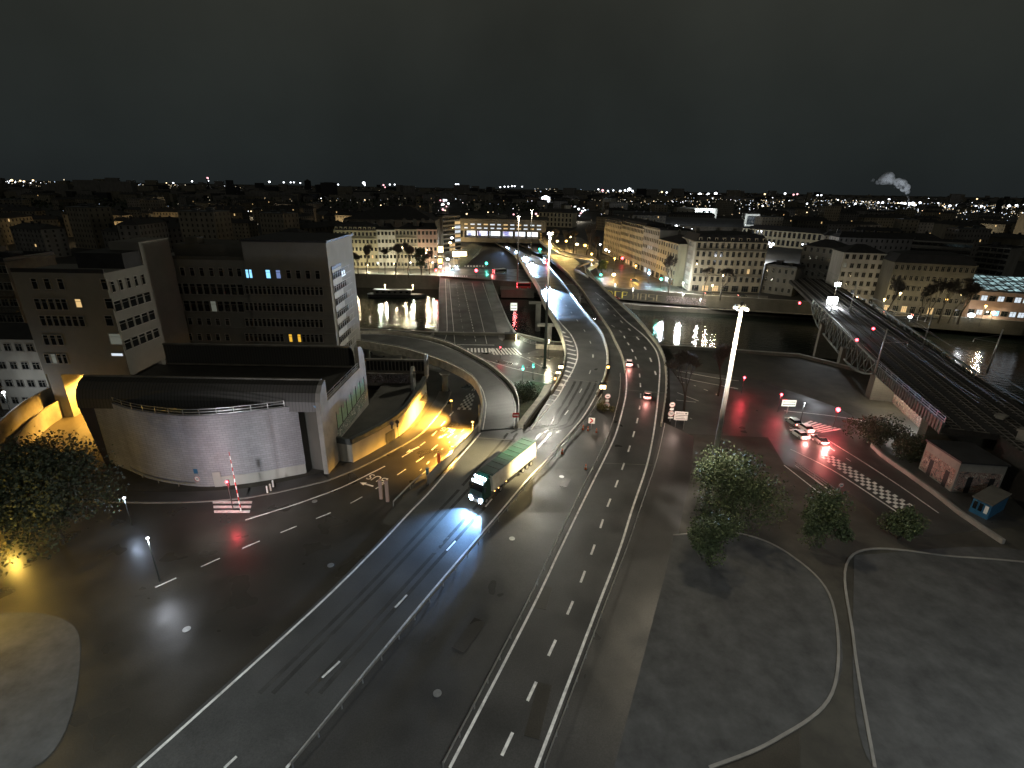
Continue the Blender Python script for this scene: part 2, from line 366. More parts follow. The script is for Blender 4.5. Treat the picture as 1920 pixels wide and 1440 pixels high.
# painted letters on the far quay wall
glyph = {'D': [((0, 0), (0, 2)), ((0, 2), (1, 1.9)), ((1, 1.9), (1.4, 1)), ((1.4, 1), (.2, 0))],
         'C': [((1.4, 0), (0, 0)), ((0, 0), (0, 2)), ((0, 2), (1.4, 2))],
         'P': [((0, 0), (0, 2)), ((0, 2), (1.3, 2)), ((1.3, 2), (1.1, 1)), ((1.1, 1), (0, .9))],
         'H': [((0, 0), (0, 2)), ((1.3, 0), (1.3, 2)), ((0, 1.1), (1.3, 1.1))],
         'A': [((0, 0), (0, 2)), ((0, 2), (1.3, 2)), ((1.3, 2), (1.3, 0)), ((0, 1), (1.3, 1))],
         'S': [((0, 0), (1.3, 0)), ((1.3, 0), (1.3, 1)), ((1.3, 1), (0, 1.1)), ((0, 1.1), (0, 2)), ((0, 2), (1.4, 2))]}
def paint_text(word, A, B, z, h, m, parent, proud=.78, fill=.74):
    A = Vector(A[:2]); B = Vector(B[:2]); d = (B-A); L = d.length; d.normalize(); nrm = Vector((d.y, -d.x)); w = L/len(word)
    b = MB()
    for i, ch in enumerate(word):
        for (p, q) in glyph.get(ch, []):
            P = [A + d*(w*i + s[0]/1.5*w*fill) + nrm*proud for s in (p, q)]
            b.beam((P[0].x, P[0].y, z+p[1]/2*h), (P[1].x, P[1].y, z+q[1]/2*h), h*.2, .05)
    return b.build('painted_lettering', m, parent)
wallpt = lambda x, y: W(x, y, 0)
paint_text('DCP', wallpt(1141, 541.6), wallpt(1182, 545), -4.2, 3.4, M['spray_yellow'], gw)
paint_text('HASC', wallpt(1188, 545.3), wallpt(1248, 550.2), -4.2, 3.2, M['spray_ochre'], gw)
gp = MB()
A_, B_ = wallpt(1250, 550.5), wallpt(1325, 556.5)
dd = (B_-A_); nn = Vector((dd.y, -dd.x, 0)).normalized()*.78
gp.face([A_+nn+Vector((0, 0, -4.4)), B_+nn+Vector((0, 0, -4.4)), B_+nn+Vector((0, 0, -.9)), A_+nn+Vector((0, 0, -.9))])
gp.build('painted_panel', M['graf_dark'], gw)

# ================================================================== MOTORWAY VIADUCT AND RAMPS
def interp(tab, y):
    if y <= tab[0][0]:
        (a, u), (b, v) = tab[0], tab[1]; return u + (v-u)*(y-a)/(b-a)
    for (a, u), (b, v) in zip(tab, tab[1:]):
        if y <= b: break
    return u + (v-u)*(y-a)/(b-a)
ZT = [(430, .1), (452, .6), (470, 3), (490, 5.6), (520, 6.8), (600, 6.8), (640, 6.0), (700, 4.6), (760, 3.2), (820, 2.0), (880, 1.1), (960, .5), (1440, .35)]
zr = lambda y: interp(ZT, min(1440, max(430, y)))
def xs(tab):                                   # smooth x(y) from traced points
    pts = crom([(float(y), float(x)) for x, y in tab], 3)
    return lambda y: interp(pts, y)
WL = xs([(925, 452), (945, 463), (962, 475), (975, 485), (990, 509), (1007, 535), (1022, 570), (1037, 595), (1049, 618), (1058, 645), (1060, 668), (1056, 692), (1046, 718), (1033, 740), (1010, 775), (990, 802), (905, 806), (882, 830), (850, 865), (800, 922), (760, 962), (690, 1035), (560, 1160), (245, 1440)])
WR = xs([(938, 448), (960, 462), (985, 476), (1017, 488), (1042, 515), (1060, 537), (1093, 582), (1126, 622), (1136, 645), (1141, 668), (1138, 698), (1125, 732), (1098, 779), (1073, 809), (1050, 835), (1025, 865), (1002, 888), (978, 915), (942, 958), (880, 1030), (770, 1160), (540, 1440)])
EL = xs([(950, 446), (975, 458), (1005, 472), (1030, 485), (1060, 510), (1082, 535), (1110, 575), (1140, 618), (1153, 645), (1164, 668), (1171, 702), (1171, 735), (1164, 770), (1151, 815), (1132, 857), (1112, 897), (1082, 958), (1045, 1035), (985, 1160), (840, 1440)])
ER = xs([(978, 444), (1010, 457), (1045, 470), (1080, 487), (1102, 509), (1116, 527), (1138, 550), (1163, 572), (1196, 603), (1222, 635), (1240, 662), (1248, 690), (1249, 730), (1243, 780), (1233, 832), (1220, 882), (1194, 958), (1168, 1035), (1120, 1160), (1015, 1440)])
def rows(y0, y1):
    ys = []; y = y0
    while y < y1: ys.append(y); y += 3 if y < 560 else (5 if y < 700 else 9)
    return ys + [y1]
def deck(name, fl, fr, y0, y1, m, thick=1.4, dz=0.0, label=None):
    b = MB(); ys = rows(y0, y1); n = len(ys); i = 0
    P = [(W(fl(y), y, zr(y)+dz), W(fr(y), y, zr(y)+dz)) for y in ys]
    for (a, c), (d, f_) in zip(P, P[1:]):
        b.face([a, d, f_, c]); dn = Vector((0, 0, -thick))
        b.face([c, f_, f_+dn, c+dn]); b.face([d, a, a+dn, d+dn]); b.face([a+dn, c+dn, f_+dn, d+dn])
    o = b.build(name, m)
    for p in o.data.polygons:
        pass
    return struct(o)
deck('westbound_motorway', WL, WR, 448, 1440, M['asphalt'])
deck('eastbound_motorway', EL, ER, 444, 1440, M['asphalt2'])
deck('motorway_median', WR, EL, 600, 1440, M['asphalt2'], 1.0, -.10)

def trace(f, y0, y1, dz=.03, dx=0):
    return [W(f(y)+dx, y, zr(y)+dz) for y in rows(y0, y1)]
MARK = MB(); MARKS = {}
def mline(b, pts, w=.22, dash=None, lift=0):
    if dash is None:
        b.sweep([(p[0], p[1], p[2]+lift) for p in pts], [(-w/2, 0), (w/2, 0)]); return
    on, off = dash; L = plen(pts); k = max(2, int(L/ .6)); rs = resample(pts, k); step = L/(k-1); d = 0; cur = []
    for p in rs:
        if (d % (on+off)) < on: cur.append(p)
        else:
            if len(cur) > 1: b.sweep(cur, [(-w/2, 0), (w/2, 0)])
            cur = []
        d += step
    if len(cur) > 1: b.sweep(cur, [(-w/2, 0), (w/2, 0)])
def marking(name, lines, m=None):
    b = MB()
    for l in lines: mline(b, *l)
    return struct(b.build(name, m or M['paint']))
frac = lambda f, g, t: (lambda y: f(y)+(g(y)-f(y))*t)
wl_line = xs([(980, 485), (996, 512), (1013, 540), (1029, 573), (1050, 604), (1070, 627), (1080, 648), (1083, 665), (1080, 680), (1071, 700), (1060, 718), (1045, 745), (1013, 782), (996, 806)])
wc_line = xs([(1055, 590), (1067, 608), (1075, 627), (1082, 645), (1095, 650)])
lane_w = xs([(1003, 490), (1020, 515), (1040, 545), (1076, 592), (1099, 625), (1110, 652), (1111, 678), (1100, 712), (1065, 770), (1030, 810), (1005, 838), (960, 890), (900, 962), (835, 1035), (700, 1180), (420, 1440)])
ramp_l = xs([(903, 806), (882, 831), (850, 867), (801, 924), (762, 964), (695, 1035), (566, 1160), (255, 1440)])
marking('westbound_lane_markings', [
    (trace(wl_line, 488, 806), .32), (trace(WR, 478, 1440, dx=-3), .3),
    (trace(lane_w, 560, 1440), .28, (3, 9)), (trace(ramp_l, 812, 1440, dx=3), .3)])
ea = xs([(1100, 560), (1125, 595), (1162, 620), (1175, 640), (1187, 660), (1197, 687), (1201, 727), (1200, 760), (1192, 800), (1175, 855), (1155, 910), (1137, 955), (1110, 1035), (1060, 1160), (930, 1440)])
eb = xs([(1120, 560), (1140, 580), (1165, 603), (1190, 628), (1202, 642), (1213, 659), (1223, 682), (1231, 706)])
er = xs([(1112, 545), (1140, 567), (1172, 600), (1205, 627), (1220, 643), (1232, 662), (1237, 690), (1235, 732), (1230, 780), (1222, 832), (1210, 882), (1185, 956), (1160, 1035), (1112, 1160), (1005, 1440)])
marking('eastbound_lane_markings', [
    (trace(EL, 480, 1440, dx=3), .3), (trace(er, 548, 1440), .32), (trace(ea, 600, 1440), .32, (3, 3.2)), (trace(eb, 560, 706), .42, (3.4, 6))])
# hatching beside the merging lane, joints across the deck
hb = MB()
for k in range(13):
    y = 618+k*8.2
    a = (WL(y)+4, y+3); c = (wl_line(y)-2, y+7)
    if c[0]-a[0] < 3: continue
    hb.sweep([W(a[0], a[1], zr(a[1])+.03), W(c[0], c[1], zr(c[1])+.03)], [(-.45, 0), (.45, 0)])
for k in range(5):
    y = 722+k*9
    a = (WL(y)+3, y); c = (wl_line(y)-1, y+2)
    if c[0] > a[0]: hb.sweep([W(a[0], a[1], zr(a[1])+.03), W(c[0], c[1], zr(c[1])+.03)], [(-.3, 0), (.3, 0)])
struct(hb.build('hatched_marking', M['paint']))
jb = MB()
def across(f, g, y, dy, w=.3): 
    pts = [W(f(y)+(g(y)-f(y))*t, y+dy*t, zr(y+dy*t)+.035) for t in (0.02, .25, .5, .75, .98)]
    jb.sweep(pts, [(-w/2, 0), (w/2, 0)])
across(WL, WR, 708, 12); across(WL, WR, 624, 4); across(EL, ER, 628, 4); across(EL, ER, 731, 6, .2); across(WL, WR, 820, 13); across(EL, ER, 868, 4, .12)
struct(jb.build('deck_joint', M['concrete']))

# parapets and barriers: each a thing of its own, carried along the deck edge
def parapet(f, y0, y1, label, side=1, h=.9, t=.35, m='parapet', dz=0, dx=0, group='concrete parapets of the viaduct', name='parapet', rail=True, skirt=1.6):
    pts = trace(f, y0, y1, dz, dx)
    b = MB(); b.sweep(pts, [(0, -skirt), (0, h), (side*t, h), (side*t, -skirt)], close=True)
    o = b.build(name, M[m]); tag(o, label, 'parapet', group)
    if rail:
        r = MB(); r.sweep([p+Vector((0, 0, h+.35)) for p in pts], [(side*(t/2-.06), -.06), (side*(t/2-.06), .06), (side*(t/2+.06), .06), (side*(t/2+.06), -.06)], close=True)
        r.build('top_rail', M['steel'], o)
        q = MB(); n = max(2, int(plen(pts)/2.5))
        for p in resample(pts, n): q.beam(p+Vector((0, 0, h)), p+Vector((0, 0, h+.4)), .1)
        q.build('post', M['steel'], o)['kind'] = 'stuff'
    return o
def guard(pts, label, name='crash_barrier', h=.75, m='steel', group='steel crash barriers'):
    b = MB(); b.sweep([Vector(p)+Vector((0, 0, h)) for p in pts], [(-.04, -.16), (.04, -.08), (-.02, 0), (.04, .08), (-.04, .16), (-.08, .16), (-.08, -.16)], close=True)
    o = b.build(name, M[m]); tag(o, label, 'crash barrier', group)
    q = MB(); n = max(2, int(plen(pts)/3))
    for p in resample(pts, n): q.beam(p+Vector((0, 0, -.1)), p+Vector((0, 0, h+.1)), .12)
    q.build('post', M[m], o)['kind'] = 'stuff'
    return o
parapet(ER, 500, 800, 'pale concrete parapet on the outer edge of the eastbound carriageway', 1, dx=1)
parapet(WL, 478, 738, 'concrete parapet on the left edge of the westbound carriageway', -1, dx=-1)
parapet(WR, 480, 742, 'concrete median parapet beside the westbound carriageway', 1, rail=False, skirt=.4)
parapet(EL, 480, 700, 'concrete median parapet beside the eastbound carriageway', -1, rail=False, skirt=.4)
guard(trace(WR, 745, 1440, .0, 9), 'crash barrier between the westbound lanes and the closed median strip')
guard(trace(EL, 705, 1440, .0, -9), 'crash barrier on the left edge of the eastbound lanes')
guard(trace(ER, 800, 1440, .0, 6), 'crash barrier on the right edge of the eastbound lanes below the speed signs')

# supporting piers of the viaduct over the river and quays
for k, (x, y, lab) in enumerate(((1030, 600, 'viaduct pier standing in the river under the westbound deck'), (1010, 560, 'viaduct pier in midstream under the westbound deck'), (1120, 600, 'viaduct pier in the river between the two carriageways'), (1085, 545, 'viaduct pier at the far quay'), (1200, 640, 'viaduct pier on the near bank under the eastbound deck'))):
    p = W(x, y, zr(y)); r = empty('viaduct_pier', (p.x, p.y, -9), lab, 'pier', 'piers of the viaduct')
    s = MB(); s.cyl((0, 0, 0), (0, 0, 9+p.z-2.1), 1.1, 1.1, 16); s.build('shaft', M['concrete'], r, True)
    s = MB(); s.box((0, 0, 9+p.z-1.75), (8, 2, .8)); s.build('pier_cap', M['concrete'], r)

# embankment sheets beside the roads (real slopes from the carriageway down to the street)
def slope(name, f, side, y0, y1, width, m, z1=.01, z0=-.06):
    b = MB(); P = []
    for y in rows(y0, y1):
        a = W(f(y), y, zr(y)+z0); P.append(a)
    Q = []
    for j, p in enumerate(P):
        d = (P[min(j+1, len(P)-1)]-P[max(0, j-1)]).normalized(); s_ = Vector((-d.y, d.x, 0))*side
        q = p+s_*width; q.z = z1; Q.append(q)
    n = len(P); b.v = [tuple(v) for v in P]+[tuple(v) for v in Q]
    for j in range(n-1): b.f.append((j, n+j, n+j+1, j+1)); b.m.append(0)
    return struct(b.build(name, m, None, True))
slope('verge_right', ER, 1, 790, 1440, 7, M['asphalt2'])
b = MB()       # planted verge between the loop ramp and the merging lane
vp = [(1046, 716, 3.9), (1030, 720, 2.4), (1000, 715, .6), (972, 722, .3), (966, 760, .5), (968, 802, 1.7), (985, 806, 2.1), (1008, 775, 2.7), (1033, 738, 3.5)]
b.face([W(x, y, z) for x, y, z in vp]); struct(b.build('verge', M['grass']))
b = MB()
vp = [(1150, 668, 4.9), (1160, 668, 4.9), (1166, 700, 4.4), (1165, 740, 3.5), (1152, 780, 2.6), (1120, 812, 2), (1104, 800, 2.2), (1125, 745, 3.4), (1142, 700, 4.4)]
b.face([W(x, y, z+.06) for x, y, z in vp]); struct(b.build('median_grass', M['grass']))

# exit ramp curling down to the far bank
def px(pts): return [W(*p) for p in pts]
exL = crom(px([(1103, 521, 6.9), (1086, 511, 6.9), (1078, 506, 6.6), (1092, 499, 5.8), (1108, 493, 5.2), (1092, 489, 4.6), (1062, 483, 4.0), (1035, 470, 4.5), (1012, 452, 6.5), (1004, 442, 8)]), 4)
exR = crom(px([(1116, 527, 6.9), (1101, 514, 6.9), (1098, 507, 6.6), (1112, 501, 5.8), (1122, 492, 5.2), (1105, 483, 4.6), (1066, 476, 4.0), (1042, 463, 4.5), (1021, 446, 6.5), (1013, 436, 8)]), 4)
def ribbon(name, A, B, m, thick=1.2, n=70, dz=0):
    A = resample(A, n); B = resample(B, n); b = MB(); dn = Vector((0, 0, -thick)); up = Vector((0, 0, dz))
    for a, c, d, e_ in zip(A, B, B[1:], A[1:]):
        a, c, d, e_ = a+up, c+up, d+up, e_+up
        b.face([a, c, d, e_]); b.face([c, c+dn, d+dn, d]); b.face([e_, e_+dn, a+dn, a]); b.face([a+dn, e_+dn, d+dn, c+dn])
    return struct(b.build(name, m))
ribbon('exit_ramp', exL, exR, M['asphalt2'], dz=-.03)
def edge_wall(pts, label, h=1.0, t=.35, m='parapet', below=1.2, side=0, group='parapets of the ramps', rail=False):
    b = MB(); b.sweep(pts, [(side-t/2, -below), (side-t/2, h), (side+t/2, h), (side+t/2, -below)], close=True)
    o = tag(b.build('parapet', M[m]), label, 'parapet', group)
    if rail:
        r = MB(); r.sweep([Vector(p)+Vector((0, 0, h+.4)) for p in pts], [(side-.06, -.06), (side-.06, .06), (side+.06, .06), (side+.06, -.06)], close=True); r.build('top_rail', M['steel'], o)
        q = MB()
        for p in resample(pts, max(2, int(plen(pts)/2.5))): q.beam(p+Vector((0, 0, h)), p+Vector((0, 0, h+.4)), .1)
        q.build('post', M['steel'], o)['kind'] = 'stuff'
    return o
edge_wall(exR, 'sunlit-pale curved parapet on the outer side of the exit ramp'.replace('sunlit-', ''))
edge_wall(exL, 'pale curved parapet on the inner side of the exit ramp')

# loop ramp rising from the bridge street and merging behind the lorry
lo_out = crom(px([(560, 633, 6.5), (655, 627, 6.5), (715, 625.5, 6.5), (765, 630, 6.5), (815, 640, 6.3), (850, 652, 6.2), (880, 667, 6.0), (915, 687, 5.6), (940, 707, 5.1), (960, 728, 4.6), (971, 752, 3.8), (972, 780, 3.0), (970, 802, 2.3)]), 3)
lo_in = crom(px([(560, 650, 6.5), (655, 644, 6.5), (715, 651, 6.5), (765, 661, 6.5), (815, 677, 6.3), (852, 692, 6.1), (885, 712, 5.7), (900, 735, 5.1), (905, 758, 4.4), (902, 785, 3.2), (898, 806, 2.35)]), 3)
ribbon('loop_ramp', lo_out, lo_in, M['asphalt'], 1.3)
edge_wall(lo_out, 'long pale parapet on the outer side of the loop ramp', rail=True)
edge_wall(lo_in, 'parapet on the inner side of the loop ramp above the lit bus road', rail=True)
mi = MB(); mline(mi, [p+Vector((0, 0, .03)) for p in resample([Vector(a).lerp(Vector(c), .09) for a, c in zip(resample(lo_out, 80), resample(lo_in, 80))], 80)], .2)
mline(mi, [Vector(a).lerp(Vector(c), .9)+Vector((0, 0, .03)) for a, c in zip(resample(lo_out, 80), resample(lo_in, 80))], .2)
struct(mi.build('loop_ramp_marking', M['paint']))
for k, (x, y, lab, h) in enumerate(((835, 733, 'round concrete ramp pier glowing orange beside the bus road', 5), (690, 676, 'dark ramp pier behind the louvred screen', 5.2), (760, 690, 'ramp pier in shadow under the loop ramp', 5.2))):
    p = W(x, y, 0); r = empty('ramp_pier', p, lab, 'pier', 'piers of the loop ramp'); s = MB(); s.cyl((0, 0, 0), (0, 0, h-.6), .8, .8, 18); s.build('shaft', M['concrete'], r, True)
    s = MB(); s.cyl((0, 0, h-.6), (0, 0, h-.1), 1.0, 1.5, 18); s.build('pier_cap', M['concrete'], r)
# wall carrying the ramp down beside the bus road
rw = [(897, 765, 3.6), (900, 790, 2.9), (888, 812, 2.5), (852, 848, 1.9), (820, 878, 1.5), (800, 900, 1.25)]
rp = crom([W(x, y, z-.2) for x, y, z in rw], 2)
b = MB()
for a, c in zip(rp, rp[1:]):
    b.face([a+Vector((0, 0, .9)), c+Vector((0, 0, .9)), Vector((c.x, c.y, 0)), Vector((a.x, a.y, 0))])
    n_ = (c-a).cross(Vector((0, 0, 1))).normalized()*.4
    b.face([a-n_+Vector((0, 0, .9)), c-n_+Vector((0, 0, .9)), Vector((c.x, c.y, 0))-n_, Vector((a.x, a.y, 0))-n_]); b.face([a+Vector((0, 0, .9)), c+Vector((0, 0, .9)), c-n_+Vector((0, 0, .9)), a-n_+Vector((0, 0, .9))])
tag(b.build('retaining_wall', M['concrete']), 'retaining wall lit bright yellow between the bus road and the ramp', 'wall')

# ================================================================== STREETS ON THE NEAR BANK
busL = crom(px([(845, 735, 0), (838, 752, 0), (828, 768, 0), (790, 812, 0), (727, 850, 0), (665, 881, 0), (615, 901, 0), (565, 913, 0), (465, 933, 0), (330, 942, 0), (150, 940, 0)]), 3)
busR = crom(px([(905, 745, 0), (900, 768, 0), (888, 795, 0), (850, 834, 0), (818, 866, 0), (790, 892, 0), (740, 950, 0), (690, 1010, 0), (600, 1090, 0), (420, 1200, 0), (150, 1330, 0)]), 3)
b = MB(); A = resample(busL, 80); B = resample(busR, 80)
for a, c, d, e_ in zip(A, B, B[1:], A[1:]): b.face([Vector(v)+Vector((0, 0, .012)) for v in (a, c, d, e_)])
struct(b.build('bus_road', M['busroad']))
def flat(name, pts, z, m):
    if name == 'gravel_island': pts = [(p[0], p[1]) for p in crom([(float(a), float(c)) for a, c in pts]+[(float(pts[0][0]), float(pts[0][1]))], 20)][:-1]
    b = MB(); b.face([W(x, y, z) for x, y in pts]); o = b.build(name, m)
    if o.data.polygons[0].normal.z < 0: o.data.flip_normals()
    return struct(o)
flat('junction_road', [(660, 650), (822, 622), (960, 622), (1060, 655), (1110, 700), (980, 760), (905, 760), (845, 735), (830, 700), (700, 665)], .006, M['busroad'])
flat('forecourt_road', [(-500, 1040), (200, 935), (330, 950), (600, 960), (760, 990), (1260, 1000), (1500, 1100), (1500, 1440), (-500, 1440)], .008, M['busroad'])
kerb = MB(); kerb.sweep([p+Vector((0, 0, 0)) for p in busL], [(.0, 0), (.0, .14), (-.3, .14), (-.3, 0)]); struct(kerb.build('kerb', M['concrete']))
pv = MB(); L2 = resample(busL, 60); 
for a, c in zip(L2, L2[1:]):
    d = (c-a).normalized(); s_ = Vector((-d.y, d.x, 0))*-3.0
    pv.face([a+Vector((0, 0, .135)), c+Vector((0, 0, .135)), c+s_*1+Vector((0, 0, .135)), a+s_*1+Vector((0, 0, .135))])
struct(pv.build('pavement', M['asphalt2']))
def P0(pts, z=.03): return crom([W(x, y, z) for x, y in pts], 2)
marking('bus_road_markings', [
    (P0([(840, 752), (829, 768), (791, 811), (728, 850), (665, 880)]), .22),
    (P0([(722, 874), (690, 890), (640, 914), (565, 942), (515, 958), (460, 975)]), .25),
    (P0([(850, 772), (830, 795), (802, 825), (762, 852), (737, 867)]), .25, (3, 2.2)),
    (P0([(850, 812), (817, 837), (797, 855), (775, 870), (750, 887), (687, 927), (630, 957), (560, 985), (450, 1030), (250, 1120)]), .22, (3, 2.6)),
    (P0([(870, 805), (850, 822), (800, 870), (775, 895)]), .18, (1.5, 1.5)),
    (P0([(465, 1000), (640, 1100), (900, 1200)]), .3, (.6, .6)),
])
def road_word(word, a, b_, h, z=.034, name='road_lettering'):
    """word painted on the road; it runs from a to b_ (photo points) and is read by drivers coming the other way"""
    fc = bpy.data.curves.new(name, 'FONT'); fc.body = word; fc.size = 1; fc.align_x = 'CENTER'; fc.align_y = 'CENTER'
    t = bpy.data.objects.new(name, fc); col.objects.link(t)
    me = bpy.data.meshes.new_from_object(t.evaluated_get(bpy.context.evaluated_depsgraph_get())); bpy.data.objects.remove(t)
    me.materials.clear(); me.materials.append(M['paint'])
    A = W(*a); B = W(*b_); d = (B-A); w = max(v.co.x for v in me.vertices)-min(v.co.x for v in me.vertices)
    o = link(name, me, None, (A+B)/2+Vector((0, 0, z)), (0, 0, math.atan2(d.y, d.x))); s = d.length/w; o.scale = (s, h, 1); return struct(o)
road_word('BUS', (852, 808), (828, 804), 2.6)
road_word('BUS', (724, 902), (692, 893), 2.6)
def arrow(x, y, dx, dy, s=2.2, name='arrow_marking', z=.033, zz=0):
    a = W(x, y, zz); c = W(x+dx, y+dy, zz); d = (c-a).normalized(); n_ = Vector((-d.y, d.x, 0)); b = MB()
    u = Vector((0, 0, z)); b.face([a-n_*.12*s/2+u, a+n_*.12*s/2+u, a+d*s*.6+n_*.12*s/2+u, a+d*s*.6-n_*.12*s/2+u]); b.face([a+d*s*.6+n_*.35*s/2+u, a+d*s*.6-n_*.35*s/2+u, a+d*s+u][::-1])
    return struct(b.build(name, M['paint']))
arrow(700, 912, -14, -4, 3); arrow(838, 814, -6, 3, 2.6); arrow(786, 838, -18, 8, 3.4)
def checker(quad, n, m_, name='checkered_marking', z=.036):
    b = MB(); q = [W(*p) for p in quad]
    bil = lambda u, v: q[0].lerp(q[1], u).lerp(q[3].lerp(q[2], u), v)+Vector((0, 0, z))
    for i in range(n):
        for j in range(m_):
            if (i+j) % 2 == 0: b.face([bil(i/n, j/m_), bil((i+1)/n, j/m_), bil((i+1)/n, (j+1)/m_), bil(i/n, (j+1)/m_)])
    o = b.build(name, M['paint'])
    return struct(o)
checker([(857, 768), (883, 769), (891, 738), (877, 738)], 5, 8)
checker([(1545, 862), (1580, 880), (1700, 955), (1735, 955)][:0] or [(1540, 858), (1556, 852), (1712, 948), (1686, 958)], 4, 26)
checker([(884, 733), (890, 733), (893, 726), (887, 726)], 3, 2)
def zebra(p0, p1, q0, q1, n, z=.03, name='crosswalk'):
    a0, a1, b0, b1 = [W(*p, 0) for p in (p0, p1, q0, q1)]; b = MB(); u = Vector((0, 0, z))
    for i in range(n):
        t0 = i/n; t1 = (i+.55)/n; b.face([a0.lerp(a1, t0)+u, a0.lerp(a1, t1)+u, b0.lerp(b1, t1)+u, b0.lerp(b1, t0)+u])
    o = b.build(name, M['paint'])
    if o.data.polygons[0].normal.z < 0: o.data.flip_normals()
    return struct(o)
zebra((876, 661), (930, 661), (876, 653), (928, 653), 8)
zebra((925, 665), (982, 665), (918, 654), (968, 652), 9)
zebra((402, 962), (398, 936), (468, 962), (474, 936), 3)
zebra((1490, 800), (1545, 812), (1520, 789), (1583, 806), 7)
zebra((837, 500), (915, 500), (837, 498), (915, 498), 14); zebra((840, 519), (878, 519), (840, 517), (878, 517), 9)

marking('junction_markings', [
    (P0([(890, 668), (960, 690), (1035, 706)]), .25), (P0([(925, 688), (985, 690), (1040, 672)]), .2, (1, 1)),
    (P0([(905, 660), (960, 668), (1040, 675)]), .2, (1.5, 1.5)), (P0([(930, 676), (970, 690), (1000, 700), (1040, 712)]), .3, (.8, 1.2)),
    (P0([(945, 655), (985, 672), (1020, 690), (1040, 700)]), .18), (P0([(980, 722), (1000, 712), (1020, 706)]), .3, (.5, .6)),
    (P0([(985, 718), (1004, 722), (1038, 712)]), .25), (P0([(990, 663), (1010, 660), (1040, 668)]), .18, (.8, .8)),
    (P0([(897, 664), (925, 668), (945, 676)]), .25, (.7, .9)),
])
marking('quay_road_markings', [
    (P0([(1268, 695), (1290, 699), (1345, 709), (1385, 714)]), .45), (P0([(1268, 705), (1300, 713), (1384, 729)]), .35),
    (P0([(1275, 716), (1300, 722), (1350, 742)]), .35, (1.6, 2)), (P0([(1270, 736), (1310, 752)]), .3), (P0([(1268, 750), (1305, 754)]), .3), (P0([(1270, 772), (1310, 792)]), .25, (1.5, 2)),
    (P0([(1482, 842), (1560, 881), (1658, 944), (1700, 972)]), .28), (P0([(1547, 822), (1615, 864), (1690, 913), (1760, 962)]), .2),
    (P0([(1470, 770), (1562, 780), (1640, 793), (1700, 806)]), .3), (P0([(1470, 872), (1530, 919)]), .22), (P0([(1490, 872), (1562, 924)]), .22), (P0([(1520, 921), (1562, 925)]), .22),
    (P0([(1480, 800), (1540, 830), (1600, 868)]), .16, (2, 3)),
])
flat('quay_road', [(1255, 690), (1420, 712), (1560, 760), (1640, 800), (1800, 905), (1925, 985), (1700, 1010), (1600, 930), (1470, 870), (1440, 820), (1258, 812)], .007, M['asphalt2'])
lw = crom([W(x, y, 0) for x, y in ((1634, 838), (1652, 856), (1700, 890), (1752, 928), (1800, 966), (1880, 1020))], 3)
wall_line('kerb_wall', lw, 0, .8, .5, M['concrete'], 'low pale kerb wall curving along the right edge of the quay road', cope=None)

# ------------------------------------------------------------------ road bridge over the river
b = MB(); top = [W(x, y, .02) for x, y in ((825, 517), (822, 620), (798, 642), (830, 660), (985, 662), (1030, 650), (962, 622), (921, 523))]
b.prism([(p.x, p.y) for p in top], -1.4, .022); struct(b.build('bridge_deck', M['deckroad']))
b = MB(); b.prism([tuple(W(x, y)[:2]) for x, y in ((908, 527), (921, 526), (958, 618), (942, 640), (936, 636))], .022, .16); struct(b.build('bridge_pavement', M['paving']))
marking('bridge_lane_markings', [
    (P0([(835, 523), (837, 575), (838, 622), (830, 645)], .05), .18), (P0([(842, 525), (847, 580), (853, 645)], .05), .18),
    (P0([(860, 575), (872, 637)], .05), .18, (1, 1.6)), (P0([(867, 530), (880, 585), (892, 640)], .05), .24, (3, 1.2)),
    (P0([(885, 530), (898, 580), (913, 645)], .05), .18), (P0([(855, 530), (862, 575)], .05), .15, (2, 5)), (P0([(905, 530), (925, 590), (936, 634)], .05), .2),
    (P0([(853, 646), (927, 647)], .05), .4)])
for x in (861, 879, 897): arrow(x, 624, 0, 12, 3.4, z=.05)
def railing(pts, label, h=1.1, m='steel', gap=2.0, group='bridge railings', name='railing', z=0):
    b = MB(); 
    for hh in (h, h*.55, .12): b.sweep([Vector(p)+Vector((0, 0, hh)) for p in pts], [(-.04, -.04), (-.04, .04), (.04, .04), (.04, -.04)], close=True)
    o = tag(b.build(name, M[m]), label, 'railing', group); q = MB()
    for p in resample(pts, max(2, int(plen(pts)/gap))): q.beam(p, Vector(p)+Vector((0, 0, h)), .09)
    q.build('post', M[m], o)['kind'] = 'stuff'; return o
railing(P0([(825, 519), (823, 570), (822, 618), (814, 628), (799, 641)], .02), 'pale railing on the left side of the road bridge')
railing(P0([(921, 525), (938, 570), (960, 619), (985, 641), (1005, 646)], .02), 'pale railing on the right side of the road bridge')
for k, t in enumerate((.22, .5, .78)):
    c = W(823, 519).lerp(W(822, 618), t); d = W(921, 525).lerp(W(958, 618), t)
    b = MB(); b.beam((c.x, c.y, -5), (d.x, d.y, -5), 2.6, 7.2)
    tag(b.build('bridge_pier', M['concrete_d']), ('stone pier of the road bridge nearest the far quay', 'stone pier at the middle of the road bridge', 'stone pier of the road bridge nearest the junction')[2-k if False else k], 'pier', 'piers of the road bridge')
# triangular traffic island with fence right of the big leafy tree
r = railing([W(x, y, 0) for x, y in ((1490, 874), (1525, 897), (1562, 924))], 'low pale fence along the triangular traffic island', 1.0, 'steel', 2.5, None)

